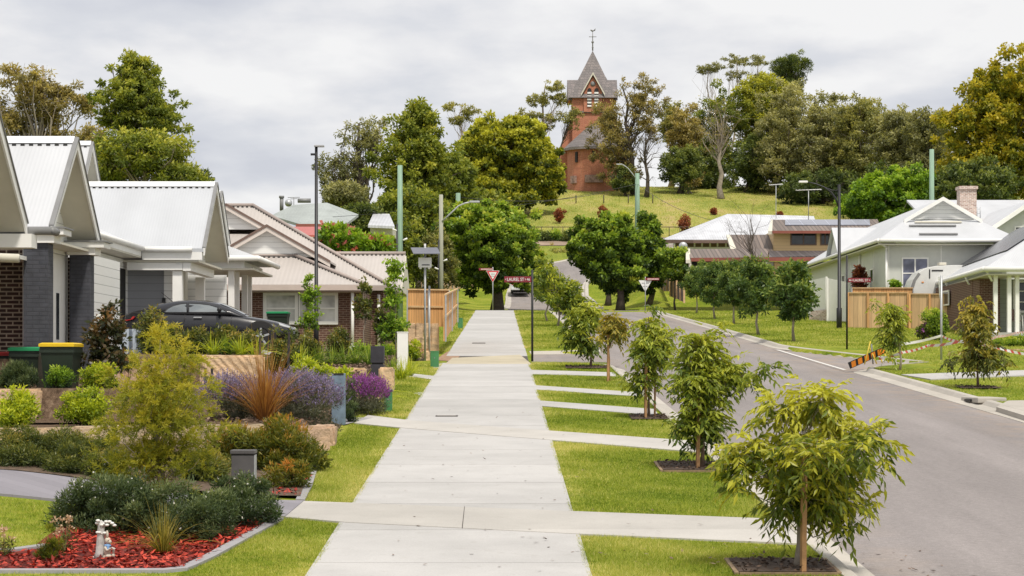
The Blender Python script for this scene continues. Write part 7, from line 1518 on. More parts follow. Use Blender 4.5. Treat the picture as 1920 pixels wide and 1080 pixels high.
# roofed white sign by the fence
d = 62.0; x = ax(797, d); z0 = Z(x, d); t = thing('roofed_sign', 'white sign box under a small grey pitched roof on a tall metal post', 'sign', (x, d, z0))
mb = MB(); mb.tube([(x, d, z0 - .1), (x, d, az(458, d))], .032, 8); mb.build('post', M['greym'], t); MB().bx(x - .03, x + .03, d - .03, d + .03, az(462, d), az(457, d)).build('post_cap', M['signw'], t)
mb = MB(); mb.slab([at(775, 475, 61.6), at(825.5, 475, 61.6), at(820, 464, 62), at(770, 464, 62)], .02); mb.slab([at(770, 464, 62), at(820, 464, 62), at(823, 472, 62.5), at(773, 472, 62.5)], .02); mb.build('roof', plain('sign_roof', (.15, .155, .185), .6, .08), t)
bx_ = MB().box((ax(797, d), d - .07, az(492.5, d)), (.40, .06, .30), bev=.008).build('sign_box', M['signw'], t); MB().box((ax(798.5, d), d - .103, az(497, d)), (.24, .006, .035)).build('faded_line', plain('sign_dark', (.12, .12, .13), .6, .5, 30), bx_)
for px in (788.5, 804.5): MB().ball((ax(px, d), d - .05, az(502.5, d)), .042, 10, 6).build('bottom_light', M['signw'], bx_)
d = 62.3; x = ax(805, d); mb = MB(); mb.tube([(x, d, Z(x, d) - .1), (x, d, az(537, d))], .03, 8); mb.ball((x, d, az(537, d)), (.036, .036, .02), 8, 5); o = mb.build('metal_post', M['greym']); tag(o, 'short bare galvanised post right of the roofed sign post', 'post')

# ------------------------------------------------------------------ fences
M['pale'] = boards('fence_timber', (.60, .33, .13), axis=3, pitch=.115, gap=.10, var=.28, dark=.45, rough=.8, grain=.3); M['paleg'] = boards('fence_timber_pale', (.60, .40, .215), axis=3, pitch=.13, gap=.08, var=.2, dark=.55, rough=.8, grain=.3); M['oldfence'] = boards('fence_weathered', (.155, .12, .105), axis=3, pitch=.13, gap=.10, var=.35, dark=.45, rough=.9, grain=.4); M['rail'] = plain('fence_rail', (.56, .38, .20), .8, .2, 6)
def fence(lab, segs, mat, h_=None, posts=None, cap=True, railz=(.5,), th=.03, postm='greym', pw=.05):
    """segs: list of (p, q, ztop_p, ztop_q, zbot_p, zbot_q)"""
    t = thing('fence', lab, 'fence', (segs[0][0][0], segs[0][0][1], segs[0][4]))
    for p, q, a, b, c, e in segs:
        p = Vector((*p, 0)); q = Vector((*q, 0)); nn = Vector((q.y - p.y, p.x - q.x, 0)).normalized()
        if nn.y > 0: nn = -nn
        MB().prism([(p.x, p.y, c), (q.x, q.y, e), (q.x, q.y, b), (p.x, p.y, a)], -nn * th).build('palings', M[mat], t)
        if cap: MB().prism([(p.x, p.y, a + .002), (q.x, q.y, b + .002), (q.x, q.y, b + .05), (p.x, p.y, a + .05)], nn * .06).build('top_rail', M['rail'], t)
        for rz_ in railz: MB().prism([(p.x + nn.x * .003, p.y + nn.y * .003, c + (a - c) * rz_), (q.x + nn.x * .003, q.y + nn.y * .003, e + (b - e) * rz_), (q.x + nn.x * .003, q.y + nn.y * .003, e + (b - e) * rz_ + .07), (p.x + nn.x * .003, p.y + nn.y * .003, c + (a - c) * rz_ + .07)], nn * .04).build('rail', M['rail'], t)
        k = posts or max(1, int((q - p).length / 2.2))
        for i in range(k + 1):
            r = p.lerp(q, i / k); f = i / k; MB().box((r.x + nn.x * .05, r.y + nn.y * .05, (c + (e - c) * f + a + (b - a) * f) / 2), (pw, pw, a + (b - a) * f - c - (e - c) * f + .02)).build('fence_post', M[postm], t)
    return t
d = 70.5
fence('warm new timber paling fence with return towards the path, right of the brick house', [((ax(763, 70.5), 70.5), (ax(842, 71), 71), az(544, d), az(544, d), az(612, d), az(612, d))], 'pale', railz=(.52,), posts=2)
fence('end of the timber paling fence stepping down along the path', [((ax(833, 66.5), 66.5), (ax(856, 78), 78), az(554, 66.5), az(543, 78), az(640, 66.5), az(604, 78))], 'pale', railz=(.5,), posts=2)
fence('old pale timber fence far behind on the left of the plane tree', [((-6.5, 146), (-3.2, 170), 10.2, 11.8, 8.2, 9.6)], 'paleg', cap=False, railz=())
fence('new pale timber fence on the right lot in front of the sage house', [((ax(1590, 97), 97), (ax(1703, 96), 96), az(550, 97), az(550, 96), az(620, 97), az(622, 96)), ((ax(1706, 95.5), 95.5), (ax(1820, 94), 94), az(552, 95.5), az(553, 94), az(622, 95.5), az(624, 94))], 'paleg', railz=(), cap=True, posts=3, postm='pale', pw=.09)
fence('orange timber fence top showing behind the pale fence', [((ax(1597, 97.35), 97.35), (ax(1712, 97.2), 97.2), az(541, 97.35), az(541, 97.2), az(580, 97.35), az(580, 97.2))], 'pale', railz=())
fence('dark weathered stepping fence beside the far lawn', [((ax(1241, 163), 163), (ax(1257, 156), 156), az(510, 163), az(512, 156), az(546, 163), az(546, 156)), ((ax(1258, 155), 155), (ax(1270, 149), 149), az(520, 155), az(526, 149), az(556, 155), az(560, 149)), ((ax(1270, 148.5), 148.5), (ax(1284, 143), 143), az(530, 148.5), az(540, 143), az(560, 148.5), az(568, 143))], 'oldfence', cap=False, railz=(), postm='rail', pw=.12)
fence('white painted stepped fence left of the sage house', [((ax(1519, 112), 112), (ax(1551, 110), 110), az(526, 112), az(519, 110), az(592, 112), az(596, 110)), ((ax(1553, 109.5), 109.5), (ax(1592, 108), 108), az(522, 109.5), az(530, 108), az(606, 109.5), az(612, 108))], 'white', cap=False, railz=(), postm='white', pw=.1)
MB().prism([(ax(1517, 111.6), 111.6, az(600, 111.6)), (ax(1551, 109.6), 109.6, az(602, 109.6)), (ax(1551, 109.6), 109.6, az(580, 109.6)), (ax(1521, 111.6), 111.6, az(583, 111.6))], (0, .1, 0)).build('fence_base', M['wbrick'], bpy.data.objects['fence.006'] if 'fence.006' in bpy.data.objects else None)
d = 68.0
wall('low tan brick wall below the timber fence behind the sign posts', (ax(765, d), d), (ax(823, d), d), 4, 3.2, az(606, d), .25, 'sand', 400, 'low_wall')
# rail fence on the hill
t = thing('rail_fence', 'thin dark post and wire fence along the foot of the hill lawn', 'fence', (8, 238, 18))
mb = MB(); 
for i in range(34):
    x = 1 + i * 1.25; z = Z(x, 238.5); mb = MB(); mb.tube([(x, 238.5, z - .1), (x, 238.5, z + 1.15)], .045, 5); mb.build('fence_post', M['trunkd'], t)
MB().tube([(x_, 238.5, Z(x_, 238.5) + 1.1) for x_ in np.arange(1, 43, 1.25)], .05, 5).build('top_rail', M['trunkd'], t)
t = thing('rail_fence', 'timber post and strut fence at the skyline gap right of the church', 'fence', tuple(at(1275, 372, 290)))
for px, py in ((1274, 371), (1290, 371)): p = at(px, py, 290); MB().tube([p, p + Vector((0, 0, 1.5))], .14, 7).build('fence_post', M['trunkg'], t)
for a, b in (((1258, 374), (1273, 362)), ((1292, 358), (1310, 374))): MB().tube([at(*a, 290), at(*b, 290)], .09, 6).build('strut', M['trunkg'], t)
wire_posts = thing('paddock_fence', 'row of small dark pickets on the lawn below the church', 'fence', tuple(at(1130, 376, 272)))
for px in (1080, 1132, 1178, 1224): p = at(px, 377, 276); p.z = Z(p.x, p.y) - .1; MB().tube([p, p + Vector((0, 0, 1.25))], .07, 6).build('picket', M['trunkd'], wire_posts)

# ------------------------------------------------------------------ barrier and tape
d = 58.3; t = thing('road_barrier', 'collapsed orange and black striped barrier board on yellow legs at the kerb', 'barrier', tuple(at(1640, 690, d)))
p0, p1 = at(1592, 686, d), at(1659, 656, d); u = (p1 - p0).normalized(); v = Vector((0, -.25, 1)).normalized(); v = (v - u * v.dot(u)).normalized(); nn = u.cross(v)
L_ = (p1 - p0).length; hb = .20
def bquad(a, b, o, mat, nm, par): q = p0 + nn * o; return MB().prism([q + u * a - v * hb / 2 + v * 0, q + u * b - v * hb / 2, q + u * b + v * hb / 2, q + u * a + v * hb / 2], nn * -.02).build(nm, M[mat], par)
M['orange'] = plain('barrier_orange', (.75, .24, .02), .5, .08); M['yellow'] = plain('barrier_yellow', (.62, .46, .06), .6, .12)
bo = bquad(0, L_, 0, 'black', 'board', t)
mb = MB()
for k in range(5):
    a = .06 + k * (L_ - .1) / 5; q = p0 + nn * .004; mb.add([q + u * a - v * hb * .42, q + u * (a + .13) - v * hb * .42, q + u * (a + .17) + v * hb * .42, q + u * (a + .04) + v * hb * .42], [(0, 1, 2, 3)])
mb.build('stripe', M['orange'], bo)
for a, b in (((1621, 683), (1632, 640)), ((1644, 682), (1631, 652)), ((1654, 680), (1650, 665)), ((1666, 680), (1658, 662)), ((1674, 679), (1662, 660))):
    MB().tube([at(*a, d - .1), at(*b, d + .05)], .018, 6).build('leg', M['yellow'], t)
MB().tube([at(1637, 683, d), at(1634, 645, d)], .02, 6).build('prop', M['mudgrey'], t)
MB().box(at(1655, 658, d - .1), (.14, .03, .10), ry=.5).build('reflector', M['orange'], t)
tape_m, nt, b_ = _nt('hazard_tape'); g_ = N(nt, 'ShaderNodeNewGeometry'); sp_ = N(nt, 'ShaderNodeSeparateXYZ'); nt.links.new(g_.outputs['Position'], sp_.inputs[0])
fr = math_(nt, 'FRACT', math_(nt, 'MULTIPLY', math_(nt, 'ADD', sp_.outputs[0], math_(nt, 'MULTIPLY', sp_.outputs[2], 1.0)), 3.4)); nt.links.new(mixc(nt, math_(nt, 'LESS_THAN', fr, .42), (.72, .70, .68), (.55, .05, .045)), b_.inputs[0]); M['tape'] = tape_m
def tape(lab, pts, mat='tape', w=.075):
    P_ = [at(*p) for p in pts]; mb = MB(); vs = []; n = 0
    fine = []
    for a, b in zip(P_[:-1], P_[1:]):
        for k in range(10): q = a.lerp(b, k / 10); q.z -= math.sin(math.pi * k / 10) * .03; fine.append(q)
    fine.append(P_[-1])
    for i, q in enumerate(fine):
        tw = .35 * math.sin(i * .7); vs += [q + Vector((0, math.sin(tw) * w / 2, math.cos(tw) * w / 2)), q - Vector((0, math.sin(tw) * w / 2, math.cos(tw) * w / 2))]
    mb.add(vs, [(2 * i, 2 * i + 1, 2 * i + 3, 2 * i + 2) for i in range(len(fine) - 1)]); o = mb.build('hazard_tape', M[mat]); tag(o, lab, 'tape', 'hazard tapes'); return o
tape('plain white run of tape from the thin tree up to the edge-on sign post', [(1686, 646, 57), (1765, 629.5, 62.5)], 'signw'); tape('white tape falling from the edge-on sign post behind the bushy tree', [(1765, 629.5, 62.5), (1800, 641, 55)], 'tape')
tape('red and white tape sagging from the thin tree to the bushy tree', [(1648, 672, 58.2), (1690, 661, 57), (1740, 648, 60), (1800, 640, 52), (1832, 636, 48)]); tape('red and white tape running right from the bushy tree to the porch', [(1832, 640, 48), (1870, 631, 60), (1905, 624, 75), (1940, 618, 82)]); tape('lower red and white tape at the right edge before the hedge', [(1832, 642, 48), (1870, 652, 55), (1940, 666, 58)])
# drain inlet in the right kerb
x, y = P(1818, 748); z = float(zs(y)); t = thing('drain_inlet', 'concrete stormwater inlet with dark slot in the right kerb', 'drain', (x, y, z))
MB().box((x + .30, y, z - .02), (.62, 1.6, .12), bev=.03).build('lintel', M['kerbc'], t); MB().box((x - .03, y, z - .03), (.05, .55, .05)).build('slot', M['dark'], t)
# chair on the porch
d = 85.2; x, z0 = ax(1904, d), az(622, d); t = thing('porch_chair', 'brown sling chair with white metal frame on the right porch', 'chair', (x, d, z0))
MB().box((x - .02, d, z0 + .45), (.48, .46, .03)).build('seat', M['tdark'], t); MB().box((x - .05, d + .22, z0 + .72), (.46, .04, .46), rx=-.2).build('backrest', M['tdark'], t)
for sx_ in (-1, 1):
    for sy in (-1, 1): MB().tube([(x + sx_ * .26, d + sy * .24, z0), (x + sx_ * .24, d + sy * .21, z0 + (.66 if sy < 0 else .95))], .018, 6).build('leg', M['white'], t)
    MB().tube([(x + sx_ * .25, d - .23, z0 + .66), (x + sx_ * .25, d + .22, z0 + .68)], .02, 6).build('armrest', M['white'], t)

# ------------------------------------------------------------------ vehicles
def black_car():
    m, nt, b = _nt('car_paint_black'); nt.links.new(ramp(nt, noise(nt, pos(nt), 2, 3), [(.3, (.010, .010, .013)), (.7, (.018, .018, .022))]), b.inputs[0]); b.inputs['Roughness'].default_value = .22; b.inputs['Metallic'].default_value = .1; b.inputs['Coat Weight'].default_value = .35; b.inputs['Coat Roughness'].default_value = .05; M['carblack'] = m
    dn = 48.7; y0 = dn; W = 1.72; yc = y0 + W / 2; xr = ax(230, dn); zg0 = Z(xr + 2, yc) + .03; t = thing('parked_car', 'black coupe parked nose outward on the driveway behind shrubs', 'car', (xr + 2.05, yc, zg0))
    def S(x, zt, zb, hw, rr=.12, belt=None):
        zb2 = belt or (zb + (zt - zb) * .55); c = [(-hw * .86, zb), (-hw * .97, zb + .1), (-hw, zb2 - .06), (-hw * .99, zb2 + .04), (-hw * .95, zt - rr * .55), (-hw * .86, zt - .015), (-hw * .45, zt + .012), (0, zt + .018)]
        c = c + [(-a, z) for a, z in reversed(c[:-1])]; return [(xr + x, yc + a, zg0 + z) for a, z in c]
    MB().loft([S(0, .80, .42, .64), S(.05, .87, .30, .74), S(.18, .905, .22, .80), S(.5, .91, .18, .85), S(1.0, .885, .17, .86), S(1.6, .87, .17, .865), S(2.3, .855, .17, .865), S(2.75, .82, .17, .86), S(3.0, .775, .17, .86), S(3.35, .72, .18, .85), S(3.65, .655, .2, .82), S(3.9, .58, .22, .74), S(4.05, .50, .26, .64), S(4.11, .44, .32, .54)]).build('body', m, t)
    top = [(.16, .90), (.5, 1.0), (.9, 1.115), (1.25, 1.175), (1.6, 1.195), (1.95, 1.175), (2.25, 1.115), (2.55, 1.0), (2.95, .80)]
    tx = [a for a, _ in top]; tz = [b_ for _, b_ in top]
    def zt_(x): return float(np.interp(x, tx, tz))
    def hwb(x): return float(np.interp(x, [.16, .6, 1.5, 2.5, 2.95], [.66, .78, .82, .82, .74]))
    def hwt(x): return float(np.interp(x, [.16, .6, 1.5, 2.3, 2.95], [.60, .56, .58, .60, .66]))
    secs = []
    for x, z in top:
        zb = .84 if x < 2.6 else .76
        z = max(z, zb + .02); b0, b1 = hwb(x), hwt(x); c = [(-b0, zb), (-(b0 * .45 + b1 * .55), zb + (z - zb) * .6), (-b1 * 1.0, z - (z - zb) * .10), (-b1 * .86, z - .012), (-b1 * .4, z + .012), (0, z + .018)]; c = c + [(-a, q) for a, q in reversed(c[:-1])]; secs.append([(xr + x, yc + a, zg0 + q) for a, q in c])
    MB().loft(secs).build('cabin', m, t)
    gl = glass('car_glass', (.10, .115, .12), .03); gl.node_tree.nodes['Principled BSDF'].inputs['IOR'].default_value = 2.3
    def side(x, z, s=-1, o=.012):
        zb = .84; f = (z - zb) / max(zt_(x) - zb, .05); b0, b1 = hwb(x), hwt(x)
        a = np.interp(f, [0, .6, .9, 1], [b0, b0 * .45 + b1 * .55, b1, b1 * .86]); return (xr + x, yc + s * (a + o), zg0 + z)
    for s in (-1, 1):
        for nm, pts in (('rear_quarter_window', [(.98, .885), (1.05, .97), (1.18, 1.05), (1.36, 1.095), (1.50, 1.105), (1.53, .885)]), ('side_window', [(1.58, .885), (1.56, 1.105), (1.8, 1.10), (2.05, 1.07), (2.28, 1.0), (2.52, .885)])):
            mb = MB(); ring = [side(a, z, s) for a, z in pts]; c0 = side(sum(a for a, _ in pts) / len(pts), sum(z for _, z in pts) / len(pts), s, .016); mb.add([c0] + ring, [(0, 1 + i, 1 + (i + 1) % len(ring)) for i in range(len(ring))]); w_ = mb.build(nm, gl, t)
            MB().tube([side(a, z, s, .014) for a, z in pts + pts[:1]], .011, 5, cap=False).build('window_trim', M['black'], w_)
        mb = MB(); mb.tube([side(2.30, .90, s, .02), side(2.33, .93, s, .13)], .02, 6); q = side(2.33, .95, s, .17); mb.ball(q, (.06, .10, .065), 10, 6); mb.build('wing_mirror', M['black'], t)
        MB().box((xr + 1.80, yc + s * .862, zg0 + .76), (.20, .03, .032), bev=.01).build('door_handle', M['greym'], t)
        mb = MB(); mb.tube([(xr + 1.50, yc + s * .862, zg0 + .84), (xr + 1.46, yc + s * .868, zg0 + .6), (xr + 1.5, yc + s * .866, zg0 + .28)], .006, 4); mb.tube([(xr + 2.62, yc + s * .862, zg0 + .80), (xr + 2.60, yc + s * .868, zg0 + .55), (xr + 2.55, yc + s * .866, zg0 + .28)], .006, 4); mb.build('door_seam', M['black'], t)
        for wx in (.80, 3.32):
            MB().lathe((xr + wx, yc + s * .80, zg0 + .31), [(.0, 0), (.37, 0), (.385, s * .075), (.36, s * .078)], 24, 'y').build('wheel_arch', M['dark'], t)
            wl = MB().lathe((xr + wx, yc + s * .76, zg0 + .30), [(.2, -.1), (.29, -.1), (.305, -.06), (.305, .08), (.29, .11), (.2, .11)], 24, 'y').build('wheel', M['black'], t)
            mb = MB(); mb.lathe((xr + wx, yc + s * .76, zg0 + .30), [(.185, s * .10), (.2, s * .118), (.215, s * .118), (.205, s * .10)], 20, 'y')
            for k in range(5):
                a = k * 2 * math.pi / 5 + .3; mb.box((xr + wx + .11 * math.cos(a), yc + s * .875, zg0 + .30 + .11 * math.sin(a)), (.2, .02, .045), ry=-a)
            mb.build('rim', M['greym'], wl); MB().lathe((xr + wx, yc + s * .76, zg0 + .30), [(.0, s * .085), (.205, s * .085), (.205, s * .075)], 16, 'y').build('spoke_backing', M['dark'], wl)  # near-black disc added behind the spokes, for the dark wheel hollow
        MB().prism([(xr + .015, yc + s * .55, zg0 + .70), (xr + .02, yc + s * .55, zg0 + .80), (xr + .30, yc + s * .825, zg0 + .785), (xr + .24, yc + s * .825, zg0 + .715), (xr + .04, yc + s * .755, zg0 + .68)], (-.012, s * .012, 0)).build('tail_lamp', plain('tail_lamp_red', (.42, .02, .02), .2), t)
        MB().loft([[(xr + 3.74, yc + s * .74, zg0 + .565), (xr + 3.74, yc + s * .72, zg0 + .635), (xr + 3.74, yc + s * .56, zg0 + .63), (xr + 3.74, yc + s * .56, zg0 + .55)], [(xr + 4.0, yc + s * .655, zg0 + .49), (xr + 4.0, yc + s * .645, zg0 + .54), (xr + 4.02, yc + s * .5, zg0 + .535), (xr + 4.02, yc + s * .5, zg0 + .48)]]).build('headlight', M['greym'], t)
    def scr(x0, x1, nm):
        mb = MB(); V_ = []
        for x in np.linspace(x0, x1, 4):
            z = zt_(x); b1 = hwt(x) * .84
            V_ += [(xr + x, yc - b1, zg0 + z + .004), (xr + x, yc - b1 * .4, zg0 + z + .028), (xr + x, yc + b1 * .4, zg0 + z + .028), (xr + x, yc + b1, zg0 + z + .004)]
        mb.add(V_, [(4 * i + j, 4 * i + j + 1, 4 * i + j + 5, 4 * i + j + 4) for i in range(3) for j in range(3)], True); mb.build(nm, gl, t)
    scr(.32, .86, 'rear_window'); scr(2.28, 2.88, 'windscreen')
    MB().tube([(xr + 1.05, yc + .2, zg0 + 1.15), (xr + .75, yc + .2, zg0 + 1.40)], .008, 5).build('aerial', M['black'], t)
black_car()
def silver_suv():
    dn = 187.0; xc = ax(975.5, dn + 1); yb = dn; z0 = Z(xc, 189) + .09; t = thing('parked_suv', 'silver off roader with spare wheel on its tailgate climbing the far road', 'car', (xc, yb + 2.1, z0)); W = .885
    m, nt, b = _nt('car_paint_silver'); nt.links.new(ramp(nt, noise(nt, pos(nt), 1.5, 3), [(.3, (.56, .57, .59)), (.7, (.66, .67, .69))]), b.inputs[0]); b.inputs['Roughness'].default_value = .35; b.inputs['Metallic'].default_value = .1; b.inputs['Coat Weight'].default_value = .6
    sl = 3.0 / 22.0
    def S(y, zt, zb, hw, hwt_):
        c = [(-hw * .94, zb), (-hw, zb + .2), (-hw, (zb + zt) * .5 + .06), (-hwt_, zt - .12), (-hwt_ * .88, zt), (0, zt + .03)]; c = c + [(-a, q) for a, q in reversed(c[:-1])]; return [(xc + a, yb + y, z0 + q + y * sl) for a, q in c]
    MB().loft([S(.06, .98, .42, .84, .84), S(.10, 1.0, .40, .87, .86), S(.9, 1.02, .36, .885, .87), S(3.2, 1.0, .36, .885, .87), S(4.1, .92, .38, .86, .8), S(4.3, .8, .45, .78, .7)]).build('body', m, t)
    MB().loft([S(.08, 1.62, .98, .83, .70), S(.3, 1.70, .99, .85, .71), S(1.8, 1.72, .99, .86, .72), S(2.5, 1.66, .99, .85, .70), S(3.3, 1.02, .98, .82, .76)]).build('cabin', m, t)
    MB().prism([(xc - .60, yb + .045, z0 + 1.08), (xc + .60, yb + .045, z0 + 1.08), (xc + .53, yb + .075, z0 + 1.52), (xc - .53, yb + .075, z0 + 1.52)], (0, .03, 0)).build('rear_window', glass('suv_glass', (.20, .23, .25), .06), t)
    for s in (-1, 1):
        MB().prism([(xc + s * .66, yb + .03, z0 + .90), (xc + s * .80, yb + .05, z0 + .90), (xc + s * .70, yb + .09, z0 + 1.58), (xc + s * .60, yb + .08, z0 + 1.58)], (0, .06, 0)).build('tail_lamp', plain('suv_lamp', (.45, .02, .03), .25), t)
        MB().box((xc + s * 1.0, yb + 2.6, z0 + 1.15 + .35), (.22, .1, .16), bev=.03).build('wing_mirror', M['black'], t)
        for wy in (.85, 3.4):
            wl = MB().lathe((xc + s * .76, yb + wy, z0 + .34 + wy * sl), [(.2, -.11), (.33, -.11), (.345, -.08), (.345, .08), (.33, .11), (.2, .11)], 18, 'x').build('wheel', M['black'], t); MB().lathe((xc + s * .80, yb + wy, z0 + .34 + wy * sl), [(.02, s * .05), (.2, s * .06), (.2, s * .09)], 14, 'x').build('rim', M['greym'], wl)
    MB().box((xc, yb + .05, z0 + .52), (1.72, .26, .20), bev=.04).build('bumper', plain('suv_bumper', (.58, .59, .61), .4), t)
    MB().box((xc - .35, yb - .085, z0 + .66), (.38, .012, .11)).build('number_plate', M['signw'], t)
    w_ = MB().lathe((xc + .20, yb - .05, z0 + .90), [(.05, -.14), (.30, -.13), (.345, -.09), (.345, .06)], 22, 'y').build('spare_wheel', plain('suv_cover', (.66, .67, .68), .4), t); MB().lathe((xc + .20, yb - .05, z0 + .90), [(.20, -.142), (.20, -.152), (.22, -.152), (.22, -.142)], 22, 'y').build('cover_ring', M['greym'], w_)
    MB().bx(xc - .75, xc + .75, yb + .3, yb + 3.8, z0 + .36, z0 + .5).build('underbody', M['dark'], t)
silver_suv()
def caravan():
    d = 97.6; x0 = ax(1704, d); t = thing('caravan', 'white caravan with curved grey edged front behind the timber fence', 'caravan', (x0 + 1.8, d, 5.4)); z_ = lambda py: az(py, d)
    pr = [(1704, 556), (1706, 540), (1712, 524), (1722, 511), (1737, 502), (1756, 498.5), (1790, 497), (1850, 497), (1880, 500), (1884, 556)]
    secs = []
    for y in (0, .02, 1.6, 1.62):
        k = .985 if y in (0, 1.62) else 1
        secs.append([(x0 + 2 + (ax(a, d) - x0 - 2) * k, d + y, z_(b_) if b_ > 550 else z_(b_) * k + (1 - k) * 6.5) for a, b_ in pr])
    MB().loft(secs, smooth=False).build('body', plain('caravan_white', (.62, .62, .60), .4, .05), t)
    mb = MB(); yy = d - .02; mb.prism([(ax(a, d), yy, z_(b_)) for a, b_ in ((1704, 553), (1706.5, 540), (1712.5, 524), (1722, 511), (1726, 514), (1717.5, 526), (1713, 541), (1712, 553))], (0, .02, 0)); mb.build('front_trim', M['mudgrey'], t)
    MB().prism([(ax(a, d), yy - .005, z_(b_)) for a, b_ in ((1747, 506), (1768, 506), (1768, 508.5), (1747, 508.5))], (0, .03, 0)).build('window', M['dark'], t); MB().prism([(ax(a, d), yy - .005, z_(b_)) for a, b_ in ((1742, 505), (1744, 505), (1744, 522), (1742, 522))], (0, .03, 0)).build('window_edge', M['dark'], t)
    MB().box((ax(1771, d), d + .6, z_(494)), (.35, .5, .14), bev=.03).build('roof_vent', M['soffit'], t); MB().box((ax(1730, d), yy, z_(529)), (.10, .02, .05)).build('marker', M['orange'], t)
caravan()

# ------------------------------------------------------------------ grass blades on the lawns
def inpoly(x, y, P_):
    c = np.zeros(len(x), bool); n = len(P_); j = n - 1
    for i in range(n):
        xi, yi = P_[i]; xj, yj = P_[j]; k = ((yi > y) != (yj > y)) & (x < (xj - xi) * (y - yi) / (yj - yi + 1e-12) + xi); c ^= k; j = i
    return c
EXC = [[P(*p) for p in q] for q in ([(530, 972), (650, 983), (1085, 1005), (1516, 1026), (1465, 974), (1066, 960), (700, 946), (566, 941)], [(664, 796), (765, 806), (1035, 828), (1320, 852), (1296, 826), (1012, 807), (770, 789), (690, 779)], [(1013, 763), (1240, 782), (1230, 766), (1010, 751)], [(1002, 732), (1200, 745), (1194, 734), (998, 722)], [(990, 703), (1155, 707), (1145, 698), (988, 693)], [(752, 705), (822, 714), (836, 708), (770, 701)], [(835, 684), (998, 684), (975, 665), (848, 671)], [(1688, 705), (1745, 714), (2125, 699), (2125, 688)], [(1864, 765), (1930, 784), (2155, 792), (2155, 747), (1886, 751)])]
BEDS = [(b1[0] - .12, b1[1] + .1, .47, .47), (b2[0] - .12, b2[1] + .25, .47, .67), (b3[0], b3[1] + .1, .35, .6), (b5[0] - .1, b5[1], .6, .7), (ax(1834, dpl(728)), dpl(728), .47, .5)]
def lawn(n, s0, s1, y0, y1, pw, rng, poly=None):
    u = rng.random(n); y = (y0 ** (1 - pw) + u * (y1 ** (1 - pw) - y0 ** (1 - pw))) ** (1 / (1 - pw)); s = rng.uniform(0, 1, n); x0 = np.interp(y, *s0) if isinstance(s0, tuple) else s0; x1 = np.interp(y, *s1) if isinstance(s1, tuple) else s1
    x = x0 + (x1 - x0) * s - .005 * y; return x, y
rng = np.random.default_rng(900)
L = []
L.append(lawn(290000, .785, 3.13, 17.6, 60.5, 2.0, rng))
L.append(lawn(95000, ([17, 18.6, 22.3, 22.6, 24, 31, 40, 60], [-3.02, -2.95, -2.55, -2.50, -2.40, -2.66, -2.75, -2.9]), -1.755, 17.6, 60, 2.0, rng))
L.append(lawn(26000, -8, -4.6, 19.95, 22.6, 1.01, rng)); L.append(lawn(16000, -8, -2.9, 16.5, 18.68, 1.01, rng))
L.append(lawn(60000, .80, 3.13, 71.5, 136, 1.8, rng)); L.append(lawn(70000, 10.48, 17, 34, 57, 1.6, rng)); L.append(lawn(80000, 10.55, 22, 74, 136, 1.6, rng)); L.append(lawn(30000, 12.5, 22, 57, 76, 1.6, rng)); L.append(lawn(26000, -4.6, -1.77, 68, 134, 1.6, rng))
# rough hill grass, coarse tufts
xh = rng.uniform(-22, 60, 90000); yh = rng.uniform(196, 312, 90000); kk = (yh > 239) | (xh > 12) | (xh < -2)
L.append((xh[kk], yh[kk]))
x = np.concatenate([a for a, _ in L]); y = np.concatenate([b for _, b in L])
ok = np.ones(len(x), bool)
for q in EXC: ok &= ~inpoly(x, y, q)
for cx_, cy_, a, b in BEDS: ok &= ~((abs(x - cx_) < a) & (abs(y - cy_) < b))
ok &= ~((y > 60.2) & (y < 70) & (x > 8) & (x < 12.2))
x, y = x[ok], y[ok]; n = len(x); z = zg(x, y)
far = y > 190
pn = np.sin(x * 2.1 + 1.3 * np.sin(y * .9)) * .5 + np.sin(x * .7 - y * .43 + 2) * .5 + np.sin(x * 5 + y * 3.1) * .3 + .55 * np.sin(x * 1.1 + 4 * np.sin(y * .37)) * np.sin(y * 1.7 + x * .6)
h_ = (.040 + .010 * pn) * rng.uniform(.55, 1.35, n) * np.clip((y / 40) ** .55, .85, 2.0); w_ = .0055 * np.clip(y / 22, 1, 5.5)
a = rng.random(n) * 6.283; side = np.stack([np.cos(a), np.sin(a), np.zeros(n)], -1); ln = np.stack([rng.normal(size=n) * .5, rng.normal(size=n) * .5, np.ones(n)], -1)
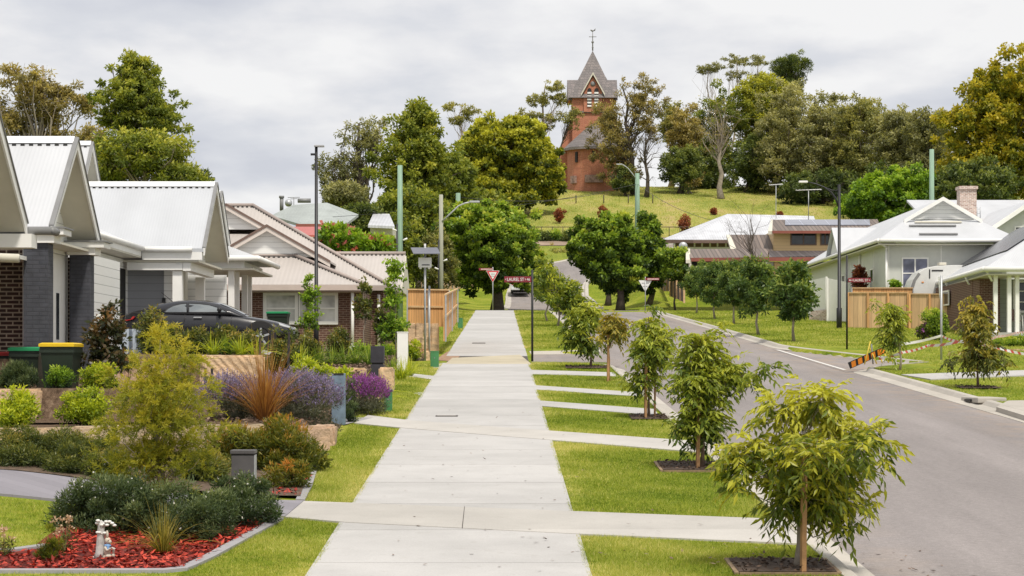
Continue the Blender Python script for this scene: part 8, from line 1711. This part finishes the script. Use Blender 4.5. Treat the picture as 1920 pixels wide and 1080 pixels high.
p = np.stack([x, y, z - .005], -1); tri_ = np.stack([p - side * w_[:, None] / 2, p + side * w_[:, None] / 2, p + ln * h_[:, None]], 1)
h_ = np.where(far, .16 * rng.uniform(.5, 1.5, n), h_); w_ = np.where(far, .07, w_)
side = np.stack([np.cos(a), np.sin(a), np.zeros(n)], -1); tri_ = np.stack([p - side * w_[:, None] / 2, p + side * w_[:, None] / 2, p + ln * h_[:, None]], 1)
sp_e = x + .005 * y; ed = np.minimum(np.abs(sp_e - .82), np.abs(sp_e + 1.79)); dry = np.exp(-(ed / .16) ** 2) * (y < 137) * (rng.random(n) < .75) * (np.sin(y * .8 + 1.2 * np.sin(y * 2.3)) > -.25)
h_ = h_ * (1 - .35 * dry); tri_[:, 2] = p + ln * h_[:, None]
tn = np.clip(.40 * dry + .47 + .15 * pn + rng.normal(size=n) * .17 + .16 * far, 0, 1)
o = npmesh('grass', tri_, 3, LM['grass'], None, tn); tag(o, 'short mown grass of the verges and front lawns', 'grass', kind='stuff')
# longer fringe along the concrete edges

# fallen leaves blown over the verges, the path and the gutter
n = 260; xl = rng.uniform(-1.7, 4.2, n); yl = 17.8 + 24 * rng.random(n) ** 1.6; near = rng.random(n) < .55
xl = np.where(near, b1[0] + rng.normal(size=n) * .9, xl); yl = np.where(near & (rng.random(n) < .6), b1[1] + np.abs(rng.normal(size=n)) * 1.4, yl); keep = (xl + .005 * yl < 3.05) | (xl + .005 * yl > 3.55); xl, yl = xl[keep], yl[keep]; n = len(xl)
zl = np.where(xl + .005 * yl > 3.3, zs(yl) - .09, np.where((xl + .005 * yl < .82), zs(yl) + .024, zs(yl) + .045)); dl = unit(np.stack([rng.normal(size=n), rng.normal(size=n), rng.normal(size=n) * .15], -1))
o = npmesh('leaf_litter', quads(np.stack([xl, yl, zl], -1), dl, .07 * rng.uniform(.5, 1.2, n), .026, rng, up=.85), 4, LM['bark'], None, .3 + .7 * rng.random(n)); tag(o, 'brown leaves fallen on the verge and path near the young trees', 'leaf litter', kind='stuff')
